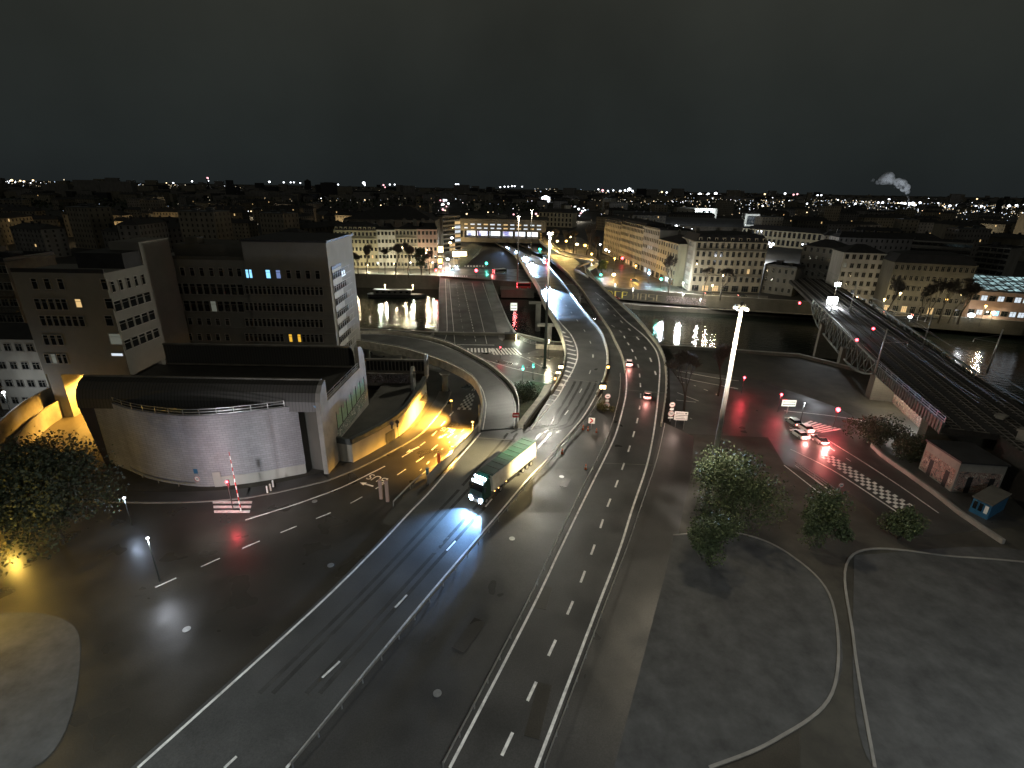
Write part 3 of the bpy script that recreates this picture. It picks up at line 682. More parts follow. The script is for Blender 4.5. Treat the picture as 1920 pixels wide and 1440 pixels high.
# low wall and pale strip carrying the merge down to the verge
b = MB(); st_ = [(1040, 719, 3.95), (1028, 742, 3.5), (1005, 772, 2.9), (983, 804, 2.3)]; st2 = [(1050, 722, 4.0), (1036, 744, 3.55), (1013, 775, 2.95), (990, 806, 2.35)]
A = resample(crom(px(st_), 2), 24); B = resample(crom(px(st2), 2), 24)
for a, c, d, e_ in zip(A, B, B[1:], A[1:]): b.face([a+Vector((-2.6, -.6, -.3)), a+Vector((0, 0, .12)), e_+Vector((0, 0, .12)), e_+Vector((-2.6, -.6, -.3))])
struct(b.build('concrete_strip', M['parapet']))
b = MB(); b.sweep([p+Vector((0, 0, 0)) for p in A], [(-.2, -1), (-.2, .95), (.2, .95), (.2, -1)], close=True); tag(b.build('parapet', M['concrete_d']), 'dark low wall running down to the lorry beside the pale strip', 'parapet')
# brightly paved streets of the far bank
flat('boulevard', [(822, 514), (862, 514), (856, 480), (850, 450), (842, 400), (836, 372), (832, 372), (829, 400), (825, 450), (821, 490)], .02, M['paving'])
flat('square_paving', [(1028, 470), (1060, 482), (1095, 487), (1125, 500), (1122, 470), (1090, 446), (1030, 438)], .02, M['paving'])
flat('street_right', [(1118, 500), (1130, 533), (1300, 552), (1262, 534), (1190, 500), (1140, 480), (1120, 476)], .02, M['asphalt'])
for nm_, pts_ in (('quay_pavement', [(640, 509), (825, 513), (825, 519), (640, 515)]), ('quay_pavement', [(1128, 531), (1330, 548), (1440, 555), (1440, 563), (1330, 556), (1134, 540)]), ('quay_pavement', [(1640, 584), (1800, 592), (1925, 600), (1925, 607), (1800, 598), (1640, 590)])): flat(nm_, pts_, .03, M['paving'])
flat('far_junction', [(655, 503), (1000, 505), (1010, 532), (940, 528), (825, 519), (655, 514)], .012, M['asphalt'])
# foreground: grass islands, patched asphalt, manholes
flat('gravel_island', [(1262, 1004), (1380, 1000), (1480, 1040), (1560, 1130), (1560, 1300), (1330, 1440), (1110, 1440), (1180, 1200)], .05, M['gravel'])
flat('gravel_island', [(1600, 1040), (1980, 1060), (1980, 1440), (1640, 1440)], .05, M['gravel'])
flat('gravel_island', [(-300, 1180), (80, 1150), (150, 1240), (60, 1440), (-300, 1440)], .05, M['gravel'])
random.seed(31)
pm = MB()
for x, y, w_, h_, a_ in ((300, 1100, 5, 2.2, .3), (520, 1300, 6, 2, .9), (420, 1010, 4, 1.6, .2), (880, 1190, 5, 1.6, 1.1), (1020, 1120, 4, 1.4, 1.3), (700, 1390, 4, 1.4, .9), (1060, 905, 3, 1.3, 1.2), (1010, 1330, 6, 1.5, 1.3)):
    p = W(x, y, zr(y) if 700 < x < 1100 else 0); pm.box((p.x, p.y, p.z+.012), (w_, h_, .03), 0, a_)
struct(pm.build('asphalt_patch', M['busroad']))
for k, (x, y) in enumerate(((1053, 894), (620, 1060), (350, 1180), (960, 1010), (820, 1300), (590, 940))):
    p = W(x, y, zr(y) if x > 800 else .02); mh = MB(); mh.cyl((0, 0, 0), (0, 0, .045), .45, n=20); o = mh.build('manhole_cover', M['steel']); o.location = p; tag(o, ('round manhole cover in the closed median strip', 'manhole cover on the road below the dark pillars', 'manhole cover on the wide road at the lower left', 'manhole cover between the carriageways below the cones', 'manhole cover near the bottom between the carriageways', 'manhole cover by the left edge line of the bus road')[k], 'manhole cover', 'manhole covers')

wt = MB()
for t in (.36, .50, .70, .84):
    f_ = frac(WL, WR, t)
    mline(wt, trace(f_, 715, 812, .006), .75)
for t in (.33, .43, .68, .78):
    f_ = frac(WL, WR, t) 
    mline(wt, trace(f_, 812, 1300, .006), .55)
struct(wt.build('wet_wheel_tracks', M['track']))
gi = MB()
for pts_ in ([(1262, 1004), (1380, 1000), (1480, 1040), (1560, 1130), (1560, 1300), (1450, 1390), (1330, 1440)], [(1640, 1440), (1600, 1200), (1600, 1040), (1800, 1045), (1980, 1060)]):
    gi.sweep([W(x, y, 0) for x, y in crom([(float(a), float(c)) for a, c in pts_], 15)], [(-.15, 0), (-.15, .14), (.15, .14), (.15, 0)], close=True)
struct(gi.build('island_kerb', M['concrete']))
# ================================================================== BUILDINGS
WDATA = {}
def win_mesh(w, h, glassm='glass_d', framem='frame', sill=True, arch=False, mull=1):
    k = (round(w, 2), round(h, 2), glassm, framem, sill, mull)
    if k in WDATA: return WDATA[k]
    b = MB(); f = .12 if h < 3 else .2
    b.box((0, -.03, 0), (w, .06, h), 1)
    for s in (-1, 1): b.box((s*(w/2), -.09, 0), (f, .18, h+f), 0)
    b.box((0, -.09, h/2), (w+f, .19, f), 0); b.box((0, -.12, -h/2), (w+(.3 if sill else f), .26 if sill else .18, f), 0)
    for i in range(mull): b.box((w*((i+1)/(mull+1)-.5), -.075, 0), (.07, .1, h), 0)
    if h > 1.2: b.box((0, -.077, h*.2), (w, .1, .07), 0)
    me = bpy.data.meshes.new('window'); me.from_pydata(b.v, [], b.f); me.materials.append(M[framem]); me.materials.append(M[glassm]); me.polygons.foreach_set('material_index', b.m); me.update()
    WDATA[k] = me; return me
def put_windows(root, face, L, D, rows_, bays, w, h, x0=.0, x1=None, lit=(), litp=.0, framem='frame', litm='w_warm', count=None, mull=1, sill=True, cap=95):
    x1 = (L if face in 'FB' else D) if x1 is None else x1; n = 0
    for zi, z in enumerate(rows_):
        for i in range(bays):
            t = x0+(x1-x0)*(i+.5)/bays
            g = 'glass_d'
            if (zi, i) in lit: g = lit[(zi, i)] if isinstance(lit, dict) else litm
            elif rnd() < litp: g = random.choice(['w_warm', 'w_dim', 'w_dim'])
            me = win_mesh(w, h, g, framem, sill, mull=mull)
            if face == 'F': loc = (t, 0, z); rz = 0
            elif face == 'R': loc = (L, t, z); rz = math.pi/2
            elif face == 'L': loc = (0, D-t, z); rz = -math.pi/2
            link('window', me, root, loc, (0, 0, rz)); n += 1
    return n
WDEF = [0]
def building(name, label, A, B, h, D, wall, floors, bays, w=1.1, wh=1.9, roof='flat', roofm='roof_d', group=None, cat='building', sides='', sbays=4, z0=0.0, base=None, lit=(), litp=0, litm='w_warm', dormers=0, chimneys=0, courses=True, rh=3.5, framem='frame', mull=1, gfw=None, skip0=False, balcony=()):
    A = Vector((A[0], A[1], 0)); B = Vector((B[0], B[1], 0)); d = B-A; L = d.length; rz = math.atan2(d.y, d.x)
    root = empty(name, (A.x, A.y, z0), label, cat, group, rz); H = h-z0
    b = MB(); b.box((L/2, D/2, H/2-.5), (L, D, H+1)); b.build('wall', M[wall], root)
    fh = H/floors
    if courses:
        b = MB(); b.box((L/2, D/2, H-.2), (L+.7, D+.7, .4)); b.box((L/2, D/2, fh*.98), (L+.35, D+.35, .3))
        if floors > 4: b.box((L/2, D/2, H-fh), (L+.3, D+.3, .22))
        b.build('cornice', M[wall], root)
    if A.y > 200:
        w *= 1.12; wh *= 1.1
        if framem == 'frame': framem = 'far_frame'
    rows_ = [fh*(k+.55) for k in range(1 if skip0 else 0, floors)]
    if gfw: rows_ = [fh*(k+.55) for k in range(1, floors)]
    litd = dict(lit) if lit else {}
    put_windows(root, 'F', L, D, rows_, bays, w, min(wh, fh*.66), lit=litd, litp=litp, framem=framem, mull=mull)
    if gfw:
        for i in range(gfw): 
            link('shop_front', win_mesh(L/gfw*.66, fh*.7, litd.get(('g', i), 'glass_d'), framem, False, mull=2), root, (L*(i+.5)/gfw, 0, fh*.42))
    for s in sides: put_windows(root, s, L, D, rows_, sbays, w, min(wh, fh*.66), litp=litp, framem=framem, mull=mull)
    for k in balcony:
        b = MB(); z = fh*k; b.box((L/2, -.5, z), (L-.6, 1.0, .16)); b.build('balcony', M['concrete_d'], root)
        b = MB()
        for i in range(int(L/.8)): b.box((.5+i*.8, -.95, z+.5), (.06, .06, 1.0))
        b.box((L/2, -.95, z+1), (L-.6, .07, .08)); b.build('balcony_rail', M['darksteel'], root)
    b = MB()
    if roof == 'flat':
        for c, s in (((L/2, .2, H+.4), (L, .4, .9)), ((L/2, D-.2, H+.4), (L, .4, .9)), ((.2, D/2, H+.4), (.4, D-.8, .9)), ((L-.2, D/2, H+.4), (.4, D-.8, .9))): b.box(c, s)
        b.box((L/2, D/2, H+.03), (L-.8, D-.8, .06)); b.box((L*.3, D*.6, H+1.2), (3, 3, 2.4)); b.box((L*.7, D*.5, H+.8), (2, 4, 1.6))
    elif roof == 'hip' or roof == 'mansard':
        i = min(D*.22, 2.2) if roof == 'mansard' else D*.5; o_ = .3
        z1 = H+rh; 
        p = [(-o_, -o_), (L+o_, -o_), (L+o_, D+o_), (-o_, D+o_)]; q = [(i, i), (L-i, i), (L-i, D-i), (i, D-i)]
        if roof == 'hip' and L > D: q = [(i, D/2-.05), (L-i, D/2-.05), (L-i, D/2+.05), (i, D/2+.05)]
        P3 = [(x, y, H+.02) for x, y in p]; Q3 = [(x, y, z1) for x, y in q]
        for k in range(4): b.face([P3[k], P3[(k+1) % 4], Q3[(k+1) % 4], Q3[k]])
        if roof == 'mansard':
            m_ = D/2; R3 = [(m_, D/2, z1+1.2), (L-m_, D/2, z1+1.2)]
            if L > D: b.face([Q3[0], Q3[1], R3[1], R3[0]]); b.face([Q3[2], Q3[3], R3[0], R3[1]]); b.face([Q3[1], Q3[2], R3[1]]); b.face([Q3[3], Q3[0], R3[0]])
            else: b.face(Q3)
        else: b.face(Q3)
    elif roof == 'gable':
        b.face([(-.4, -.4, H), (L+.4, -.4, H), (L+.4, D/2, H+rh), (-.4, D/2, H+rh)]); b.face([(L+.4, D+.4, H), (-.4, D+.4, H), (-.4, D/2, H+rh), (L+.4, D/2, H+rh)])
        b.face([(-.3, -.4, H), (-.3, D/2, H+rh), (-.3, D+.4, H)]); b.face([(L+.3, -.4, H), (L+.3, D+.4, H), (L+.3, D/2, H+rh)])
    ro = b.build('roof', M[roofm], root)
    for k in range(dormers):
        x = L*(k+.5)/dormers; dm = MB(); dm.box((x, 1.0, H+1.1), (1.5, 1.6, 1.9), 0); dm.box((x, .19, H+1.1), (.9, .04, 1.2), 1); dm.box((x, 1.0, H+2.15), (1.8, 1.9, .2), 2)
        dm.build('dormer', [M[wall], M['glass_d' if rnd() > .08 else 'w_dim'], M['roof_d']], root)
    for k in range(chimneys):
        x = L*(k+.5)/chimneys+U(-1, 1); c = MB(); c.box((x, D*.5, H+rh*.8+.8), (2.2, .8, rh*.5+2.2))
        for j in range(4): c.cyl((x-.8+j*.5, D*.5, H+rh*1.05+1.8), (x-.8+j*.5, D*.5, H+rh*1.05+2.4), .15, n=6)
        c.build('chimney', M['darkwall'], root)
    return root

# ---- office tower on the left
def rel(root, p): return root.matrix_world.inverted() @ p
YT = 128.0
tA = WY(305, 500, YT); tB = WY(460, 488, YT); tC = WY(612.5, 455, YT); zA = WY(380, 487, YT).z; zC = tC.z
zrow = lambda y: WY(450, y, YT).z
root = empty('office_tower', (tA.x, YT, 0), 'tall pale concrete office block with rows of dark windows, behind the curved wall', 'office building')
X0 = 0; X1 = tB.x-tA.x; X2 = tC.x-tA.x
b = MB(); b.box(((X0-5+X1)/2, 10, zA/2), (X1-X0+5, 20, zA)); b.box(((X1+X2)/2, 9.7, zC/2), (X2-X1, 20.6, zC)); b.build('wall', M['tower'], root)
b = MB(); b.box((X1*.5+.2, 9, zA+1.7), (X1*.86, 12, 3.4)); b.box((X1*.5, .25, zA+.4), (X1, .5, .8)); b.box((X1*.3, 5, zA+4.2), (3, 3, 1.6)); b.build('plant_room', M['darkwall'], root)
b = MB(); b.box(((X1+X2)/2, 9.7, zC+.25), (X2-X1+.5, 21, .5)); b.build('roof', M['roof_d'], root)
def twin(x, z, w, h, g='glass_d', y=0.0, mull=0, rz=0, par=None): return link('window', win_mesh(w, h, g, 'frame', False, mull=mull), par or root, (x, y, z), (0, 0, rz))
xr = lambda px_, y: WY(px_, y, YT).x-tA.x
r1 = 511; fy = -.62
for px_ in (325, 343, 361, 379, 397, 415, 433, 449): twin(xr(px_, r1), zrow(r1), 1.1, 2.1)
for px_, g in ((466, 'w_cyan'), (472.5, 'w_cyan'), (505, 'w_cyan'), (524, 'w_blue'), (543, None), (561, None), (579, None), (597, None)):
    twin(xr(px_, r1), zrow(r1+1), .75 if px_ < 480 else 1.15, 2.1, g or 'glass_d', fy)
nwin = 16
for y, st, wd in ((543, 318, 2.3), (575, 320, 2.3), (604, 334, 1.8), (633, 340, 1.8)):
    z = zrow(y)
    if y < 590:
        n = 11; xa, xb = xr(st, y), xr(458, y)
        for i in range(n):
            twin(xa+(xb-xa)*(i+.5)/n, z, (xb-xa)/n*.84, wd*1.18, 'w_dim' if (y == 575 and i == 6) else ('w_warm' if False else 'glass_d'))
    else:
        for px_ in (340, 357, 375, 392, 409, 427): twin(xr(px_, y), z, 1.1, wd)
for y, g in ((543, 0), (575, 1), (604, 2), (632, 3)):
    z = zrow(y) + (.2 if y > 560 else .1); n = 18; xa, xb = xr(462, y), xr(608, y)
    for i in range(n):
        lm = 'w_orange' if (g == 3 and i in (10, 12)) else 'glass_d'
        if g == 3 and i in (9, 11): continue
        twin(xa+(xb-xa)*(i+.5)/n, z, (xb-xa)/n*.80, 2.1, lm, fy)
b = MB()
for y in (543, 575, 604, 632):
    z = zrow(y)-1.5; b.box(((X1+X2)/2, -.72, z), (X2-X1-.6, .2, .25)); b.box((X1/2, -.09, z), (X1-1, .18, .22))
    b.box(((X1+X2)/2, -.72, z+2.95), (X2-X1-.6, .2, .2))
b.build('ledge', M['tower'], root)
# lower white wing on the tower's right, seen end on
wA = Vector((tC.x+.2, YT+1, 0)); wB = Vector((WD(655, 560, 152).x+1.0, WD(655, 560, 152).y, 0)); hW = HT(616, 507, wA)
wing = building('office_wing', 'narrow white office wing with blue lit top floor window, right of the tall office block', wA, wB, hW, 12, 'pale', 9, 9, 1.5, 1.7, courses=False, roof='flat', framem='frame', mull=0, cat='office building')
b = MB(); b.box((9, -.06, hW-2.1), (3.4, .1, 1.4)); b.build('lit_window', M['w_white'], wing)

# ---- left block on stilts above the lit tunnel mouth
YB = 104.0
A1 = WY(50, 600, YB); B1 = WY(217, 600, YB); zt = WY(130, 512, YB).z; zb = WY(130, 702, YB).z
blk = empty('office_block', (A1.x, YB, 0), 'concrete office block standing over the orange lit tunnel mouth at the left', 'office building')
LB = B1.x-A1.x; EX_ = WY(277, 600, YB+10).x-B1.x
b = MB(); b.box((LB/2, 6, (zt+zb)/2), (LB, 12, zt-zb)); b.box((LB/2+6, 17.2, (zt+6)/2), (LB-12, 10.4, zt+4))
b.box((LB*.84, 6.2, zb/2), (LB*.3, 11.4, zb)); b.box((1.5, 6, zb/2), (3, 11, zb))
b.build('wall', M['tower'], blk)
b = MB(); b.box((LB/2, .2, zt+.4), (LB, .4, .8)); b.box((LB*.72, 11, zt+1.6), (10, 9, 3.2)); b.build('roof', M['roof_d'], blk)
zY = lambda y: WY(130, y, YB).z
xY = lambda x, y: WY(x, y, YB).x-A1.x
def bw(x, y, w=1.2, h=2.2, g='glass_d'): link('window', win_mesh(w, h, g, 'frame', False, mull=0), blk, (xY(x, y), 0, zY(y)))
for x in (66, 90, 115): bw(x, 533)
for y, xs_, hh in ((571, (72, 85, 98, 111, 122), 2.3), (602, (82, 94, 106, 118, 130, 142, 154), 2.2), (638, (88, 101, 114), 2.2), (673, (90, 102, 114, 122), 2.2)):
    for x in xs_: bw(x, y, 1.15, hh, 'w_dim' if (y == 673 and x == 102) else 'glass_d')
bw(148, 568, 1.3, 1.8, 'w_warm'); bw(196, 532); 
for y in (568, 600): bw(205, y, 1.6, 2.2)
bw(222-5, 634, 2.6, 2.4, 'w_dim'); bw(226-6, 663, 2.6, .7, 'w_white')
for r_, dz in enumerate((0, 4.0, 8.2, 12.4)):
    for i in range(5):
        t = (i+.5)/5; link('window', win_mesh(2.0 if r_ else 1.0, 2.2, 'glass_d', 'frame', False, mull=0), blk, (LB, 11.5*t+.3, zt-2.9-dz), (0, 0, math.pi/2))
for k, (x, y, z) in enumerate(((LB*.3, 8, zb-.4), (LB*.45, 2, zb-.4))):
    lo = MB(); lo.box((x, y, z), (1.4, .4, .25)); lo.build('tunnel_lamp', M['g_yel'], blk); lamp('tunnel_lamp_light', blk, (x, y, z-.6), 45000, SOD, 150, .6, aim=(0, 0, -1), blend=.5)
# curved ramp and walls at the tunnel mouth
tm = crom([W(x, y, 0) for x, y in ((60, 850), (105, 800), (150, 770), (190, 735), (240, 712))], 2)
b = MB(); b.sweep([Vector((p.x, p.y, 0)) for p in tm], [(-9, .02), (5, .02)]); struct(b.build('tunnel_road', M['busroad']))
for dx_, h_, lab in ((-1.5, 4.0, 'inner curved concrete wall of the orange tunnel approach'), (-4.4, 6.2, 'outer curved concrete wall of the orange tunnel approach')):
    b = MB(); b.sweep([Vector((p.x, p.y, 0)) for p in tm], [(dx_-.2, 0), (dx_-.2, h_), (dx_+.2, h_), (dx_+.2, 0)], close=True); tag(b.build('tunnel_wall', M['concrete']), lab, 'wall')
pl = W(150, 765, 0); r = empty('wall_lamp', (pl.x, pl.y, 0), 'sodium lamp shining on the tunnel approach beside the curved building', 'lamp')
b = MB(); b.cyl((0, 0, 0), (0, 0, 7.5), .09, .06); b.build('post', M['darksteel'], r); b = MB(); b.box((0, 0, 7.5), (.9, .35, .18)); b.build('lamp_head', M['g_yel'], r); lamp('lamp_light', r, (0, 0, 7.1), 30000, SOD, 125, .3, aim=(-.3, .5, -1), blend=.8)

# ---- curved ventilation building
vb = empty('ventilation_building', (0, 0, 0), 'windowless building with a curved blockwork wall, barrel roofs and a tall gable', 'building')
hw = 13.6
arc = crom([tuple(W(x, y, hw)[:2])+(0,) for x, y in ((168, 728), (166, 741), (200, 753), (250, 769), (325, 779), (375, 780), (440, 775), (500, 768), (557, 760))], 1.2)
b = MB(); P = [Vector(p) for p in arc]
for a, c in zip(P, P[1:]): b.face([a, c, c+Vector((0, 0, hw)), a+Vector((0, 0, hw))])
n0 = Vector((0, .6, 0))
for a, c in zip(P, P[1:]): b.face([a+Vector((0, 0, hw)), c+Vector((0, 0, hw)), c+n0+Vector((0, 0, hw)), a+n0+Vector((0, 0, hw))])
o = b.build('curved_wall', M['block'], vb, True)
xR = W(612, 892).x; y0 = 81.8
e0 = P[-1]
b = MB()   # plinth of smooth render along the foot of the wall, painted panels
Ps = [p for p in P if p.x > -52]
for a, c in zip(Ps, Ps[1:]): 
    u = Vector((0, -.12, 0)); b.face([a+u, c+u, c+u+Vector((0, 0, 1.9)), a+u+Vector((0, 0, 1.9))]); b.face([a+u+Vector((0, 0, 1.9)), c+u+Vector((0, 0, 1.9)), c+Vector((0, 0, 1.9)), a+Vector((0, 0, 1.9))])
b.build('plinth', M['pale'], vb)
for xa in (-52.6, -49.2):
    q = [p for p in P if xa <= p.x <= xa+2.3]
    if len(q) > 1:
        b = MB(); a, c = q[0], q[-1]; u = Vector((0, -.2, 0)); b.face([a+u, c+u, c+u+Vector((0, 0, 2.9)), a+u+Vector((0, 0, 2.9))]); b.build('render_patch', M['white'] if False else M['pale'], vb)
# terrace behind the wall
b = MB(); b.face([(p.x, p.y, hw-.5) for p in P[::3]]+[(e0.x, e0.y, hw-.5), (xR-.6, y0+1, hw-.5), (xR-.6, y0+5, hw-.5), (-76, 90, hw-.5)]); b.build('terrace', M['shell'], vb)
# recessed dark bay beside the gable
b = MB(); b.face([(e0.x, e0.y, 0), (e0.x+.3, e0.y+1.6, 0), (e0.x+.3, e0.y+1.6, hw), (e0.x, e0.y, hw)]); b.face([(e0.x+.3, e0.y+1.6, 0), (xR-.5, y0+1.4, 0), (xR-.5, y0+1.4, hw), (e0.x+.3, e0.y+1.6, hw)]); b.build('recess', M['darkwall'], vb)
b = MB(); b.beam((e0.x, e0.y, hw), (xR-.4, y0+.3, hw), .5, .4); b.build('blue_edge', M['blue'], vb)
# gable: profile in (depth, height)
yy = lambda px_, py_: None
D2 = 23.6
prof = [(0, -.5), (0, hw-1), (.15, hw+.8), (.7, hw+2.3), (1.7, hw+3.4), (2.9, hw+3.9), (3.2, hw+3.9), (3.2, 13.4), (20.2, 13.9), (20.2, 18.3), (21.0, 18.3), (22.2, 17.7), (23.1, 16.4), (23.5, 14.6), (23.6, 12.5), (23.6, -.5)]
b = MB(); xg0, xg1 = xR-.5, xR+.35
pts = [(y0+s*1.0, z) for s, z in prof]
# gable drifts slightly as in plan
gx = lambda s: (W(687, 752, 5).x-xR)*s/D2
F1 = [(xg1+gx(s), y0+s, z) for s, z in prof]; F0 = [(xg0+gx(s), y0+s, z) for s, z in prof]
b.face(F1); b.face(F0[::-1])
for k in range(len(prof)):
    j = (k+1) % len(prof); b.face([F0[k], F0[j], F1[j], F1[k]])
gab = b.build('gable_wall', M['concrete'], vb)
# graffiti: green block letters and a pale tangle on the gable
gx1 = xg1+.04
gv = lambda s_, z_, o_=0: (gx1+o_+gx(s_), y0+s_, z_)
b = MB()
for k in range(6):
    s0 = 6+k*2.65; zb_ = 6.4+k*.3; zt_ = 9.9+k*.26
    b.face([gv(s0, zb_), gv(s0+2.5, zb_+.25), gv(s0+2.5, zt_-.6*(k % 2)), gv(s0+1.5, zt_+.3), gv(s0+1.2, zt_-1.1), gv(s0, zt_-.2)])
b.build('green_graffiti', M['spray_green'], vb)
b = MB()
for k in range(6):
    s0 = 6+k*2.65; zb_ = 6.3+k*.3; zt_ = 10+k*.26
    b.beam(gv(s0, zb_, .03), gv(s0, zt_, .03), .06, .1); b.beam(gv(s0+2.5, zb_, .03), gv(s0+2.5, zt_, .03), .06, .1); b.beam(gv(s0, zb_, .03), gv(s0+2.5, zb_+.25, .03), .06, .1)
b.build('graffiti_outline', M['spray_black'], vb)
b = MB(); b.face([gv(5.6, 4.1, .01), gv(21.8, 5.3, .01), gv(22.6, 8.6, .01), gv(20, 7.7, .01), gv(5.6, 6.3, .01)]); b.build('tangled_graffiti', M['graf_bw'], vb)
# barrel roofs
def barrel(name, s_a, prof2, x_a, x_b, m, tilt=(0, 0)):
    b = MB()
    for (s1, z1), (s2, z2) in zip(prof2, prof2[1:]):
        n = 24
        for i in range(n):
            xa = x_a+(x_b-x_a)*i/n; xb = x_a+(x_b-x_a)*(i+1)/n
            t1 = 1; b.face([(xa, y0+s1, z1), (xb, y0+s1, z1), (xb, y0+s2, z2), (xa, y0+s2, z2)])
    return b.build(name, m, vb)
sh = newmat('ribbed_sheet')
m_, n_, l_, b_ = sh; b_.inputs['Roughness'].default_value = .55
t_ = n_.new('ShaderNodeTexCoord'); w_ = n_.new('ShaderNodeTexWave'); w_.inputs['Scale'].default_value = .55; w_.inputs['Distortion'].default_value = .3; l_.new(t_.outputs['Object'], w_.inputs['Vector'])
r_ = n_.new('ShaderNodeValToRGB'); r_.color_ramp.elements[0].color = (.018, .016, .014, 1); r_.color_ramp.elements[0].position = .0; r_.color_ramp.elements[1].color = (.045, .042, .036, 1); r_.color_ramp.elements[1].position = .25; l_.new(w_.outputs['Fac'], r_.inputs[0]); l_.new(r_.outputs[0], b_.inputs['Base Color']); M['rib'] = m_
barrel('front_roof', 0, prof[1:7], -76, xR-.5, M['rib'])
barrel('flat_roof', 0, [(2.9, hw+3.8), (3.2, hw+3.6), (3.21, 13.3), (20.2, 13.8)], -75, xR-.5, M['shell'])
x2a = WY(305, 652, y0+20).x
barrel('rear_roof', 0, [(20.2, 13.8), (20.21, 18.2), (21.0, 18.2), (22.2, 17.6), (23.1, 16.3), (23.5, 14.5), (23.6, 0)], x2a, xR-.5, M['rib'])
b = MB(); b.box(((x2a+xR)/2, y0+20.4, 18.35), (xR-x2a, .7, .3)); b.box(((-76+xR)/2, y0+3.0, hw+4.0), (xR+76, .4, .25)); b.box(((x2a+xR)/2, y0+20.1, 14.1), (xR-x2a, .3, .3)); b.build('roof_edge', M['concrete_d'], vb)
b = MB(); b.face([(-76, y0+23, 0), (-76, y0+2, 0), (-76, y0, hw), (-76, y0+1, hw+2.6), (-76, y0+3, hw+3.8), (-76, y0+3.2, 13.3), (-76, y0+23, 13.8)]); b.face([(x2a, y0+20.2, 13), (x2a, y0+23.6, 13), (x2a, y0+22.6, 17), (x2a, y0+20.2, 18.2)]); b.build('end_wall', M['darkwall'], vb)
for k in range(7):
    xx = -45+k*1.7
# railing round the terrace edge
rp_ = [Vector((p.x, p.y+.25, hw)) for p in P if -77 < p.x < -38.5]
q = railing(rp_, 'thin railing along the top of the curved blockwork wall', 1.1, 'steel', 2.4, None)
railing([(xg1-.3+gx(3.6), y0+3.8, 13.5), (xg1-.3+gx(20), y0+19.8, 13.9)], 'sloping handrail along the roof step behind the gable', 1.1, 'steel', 2.4, None)
b = MB(); b.box((xR+.4, y0+1.7, 2.1), (.06, .8, 2.2)); b.build('door', M['black'], vb)
b = MB()
for k in range(4): b.box((xR+.45+gx(9), y0+9, 1.4+k*.5), (.3, 1.5, .12))
b.build('vent_grille', M['black'], vb)

# ---- low annexe with graffiti courtyard and the brightly lit curved wall
an = empty('annexe', (0, 0, 0), 'low annexe whose curved side wall glows yellow beside the bus road', 'building')
foot = crom([W(x, y) for x, y in ((663, 868), (700, 848), (735, 827), (765, 803), (787, 775), (801, 752))], 1.5)
ha = 4.9
hh = lambda i, n: ha + 1.5*max(0, (i/n-.35)/.65)
b = MB(); n = len(foot)-1
for i, (a, c) in enumerate(zip(foot, foot[1:])):
    z1, z2 = hh(i, n), hh(i+1, n)
    b.face([a, c, Vector((c.x, c.y, z2)), Vector((a.x, a.y, z1))])
b.build('side_wall', M['cream'], an, True)
b = MB(); b.sweep([Vector((p.x, p.y, hh(i, n))) for i, p in enumerate(foot)], [(.15, -.9), (.15, .15), (-.8, .15), (-.8, -.9)], close=True); b.build('coping', M['darksteel'], an)
a0 = foot[0]; fr = W(635, 868); 
b = MB(); b.face([Vector((xR+.4, a0.y+.8, 0)), a0, Vector((a0.x, a0.y, ha)), Vector((xR+.4, a0.y+.8, ha))]); b.build('front_wall', M['beige'], an)
b = MB(); b.beam((xR+.4, a0.y+.75, ha-.3), (a0.x, a0.y-.1, ha-.3), .5, 1.2); b.build('front_fascia', M['darksteel'], an)
g1 = W(687, 752, 5)
yb = W(740, 704, 4).y
fl_ = [Vector((xR+.36, a0.y+.8, 4.0)), Vector((a0.x, a0.y+.2, 4.0))]+[Vector((p.x-.4, p.y, 4.0)) for p in foot[2:-1:3]]+[Vector((foot[-1].x-.4, foot[-1].y+4, 4.0)), Vector((foot[-1].x-.5, 121, 4.0)), Vector((g1.x+.4, 121, 4.0))]
b = MB(); b.face(fl_); b.build('roof', M['dirt'], an)
gA = WY(687, 712, 119); gB = WY(772, 714, 119)
b = MB(); b.box(((gA.x+gB.x)/2, 119, 4.9), (gB.x-gA.x, .5, 3.2)); b.build('graffiti_wall', M['concrete_d'], an)
b = MB(); b.box(((gA.x+gB.x)/2, 118.72, 5.2), (gB.x-gA.x-1, .05, 2.2)); b.build('painted_mural', M['graf_dark'], an)
lA = WY(684, 690, 124); lB = WY(800, 690, 124); zl0, zl1 = WY(740, 697, 124).z, WY(740, 675, 124).z
b = MB(); b.box(((lA.x+lB.x)/2, 124, zl1), (lB.x-lA.x, .8, .5)); b.box(((lA.x+lB.x)/2, 124, zl0), (lB.x-lA.x, .8, .5)); 
for k in range(17): b.box((lA.x+(lB.x-lA.x)*(k+.5)/17, 123.8, (zl0+zl1)/2), (.16, .5, zl1-zl0))
b.build('louvre_frame', M['concrete_d'], an)
b = MB(); b.box(((lA.x+lB.x)/2, 124.5, (zl1)/2), (lB.x-lA.x, .4, zl1)); b.build('louvre_back', M['black'], an)
b = MB()
for (x, y, t0, t1) in ((775, 762, 3.5, 8.2), (800, 742, 4.5, 9.2)):
    c = W(x, y); b.box((c.x, c.y+1.5, (t0+t1)/2), (.6, 3.0, t1-t0)); b.cyl((c.x-.3, c.y+1.5, t1), (c.x+.3, c.y+1.5, t1), 1.5, n=16)
b.build('fin_wall', M['steel'], an)
b = MB(); c = foot[int(n*.3)]; c2 = foot[int(n*.3)+1]; u = Vector((.08, -.08, 0)); b.face([c+u, c2+u*1+(c2-c)*.5, c2+u+(c2-c)*.5+Vector((0, 0, 2.6)), c+u+Vector((0, 0, 2.6))]); b.build('door', M['black'], an)
fan = MB(); c = foot[int(n*.84)]; zc = 3.2  # black bars shaped to stand in for the lamp's shadow pattern
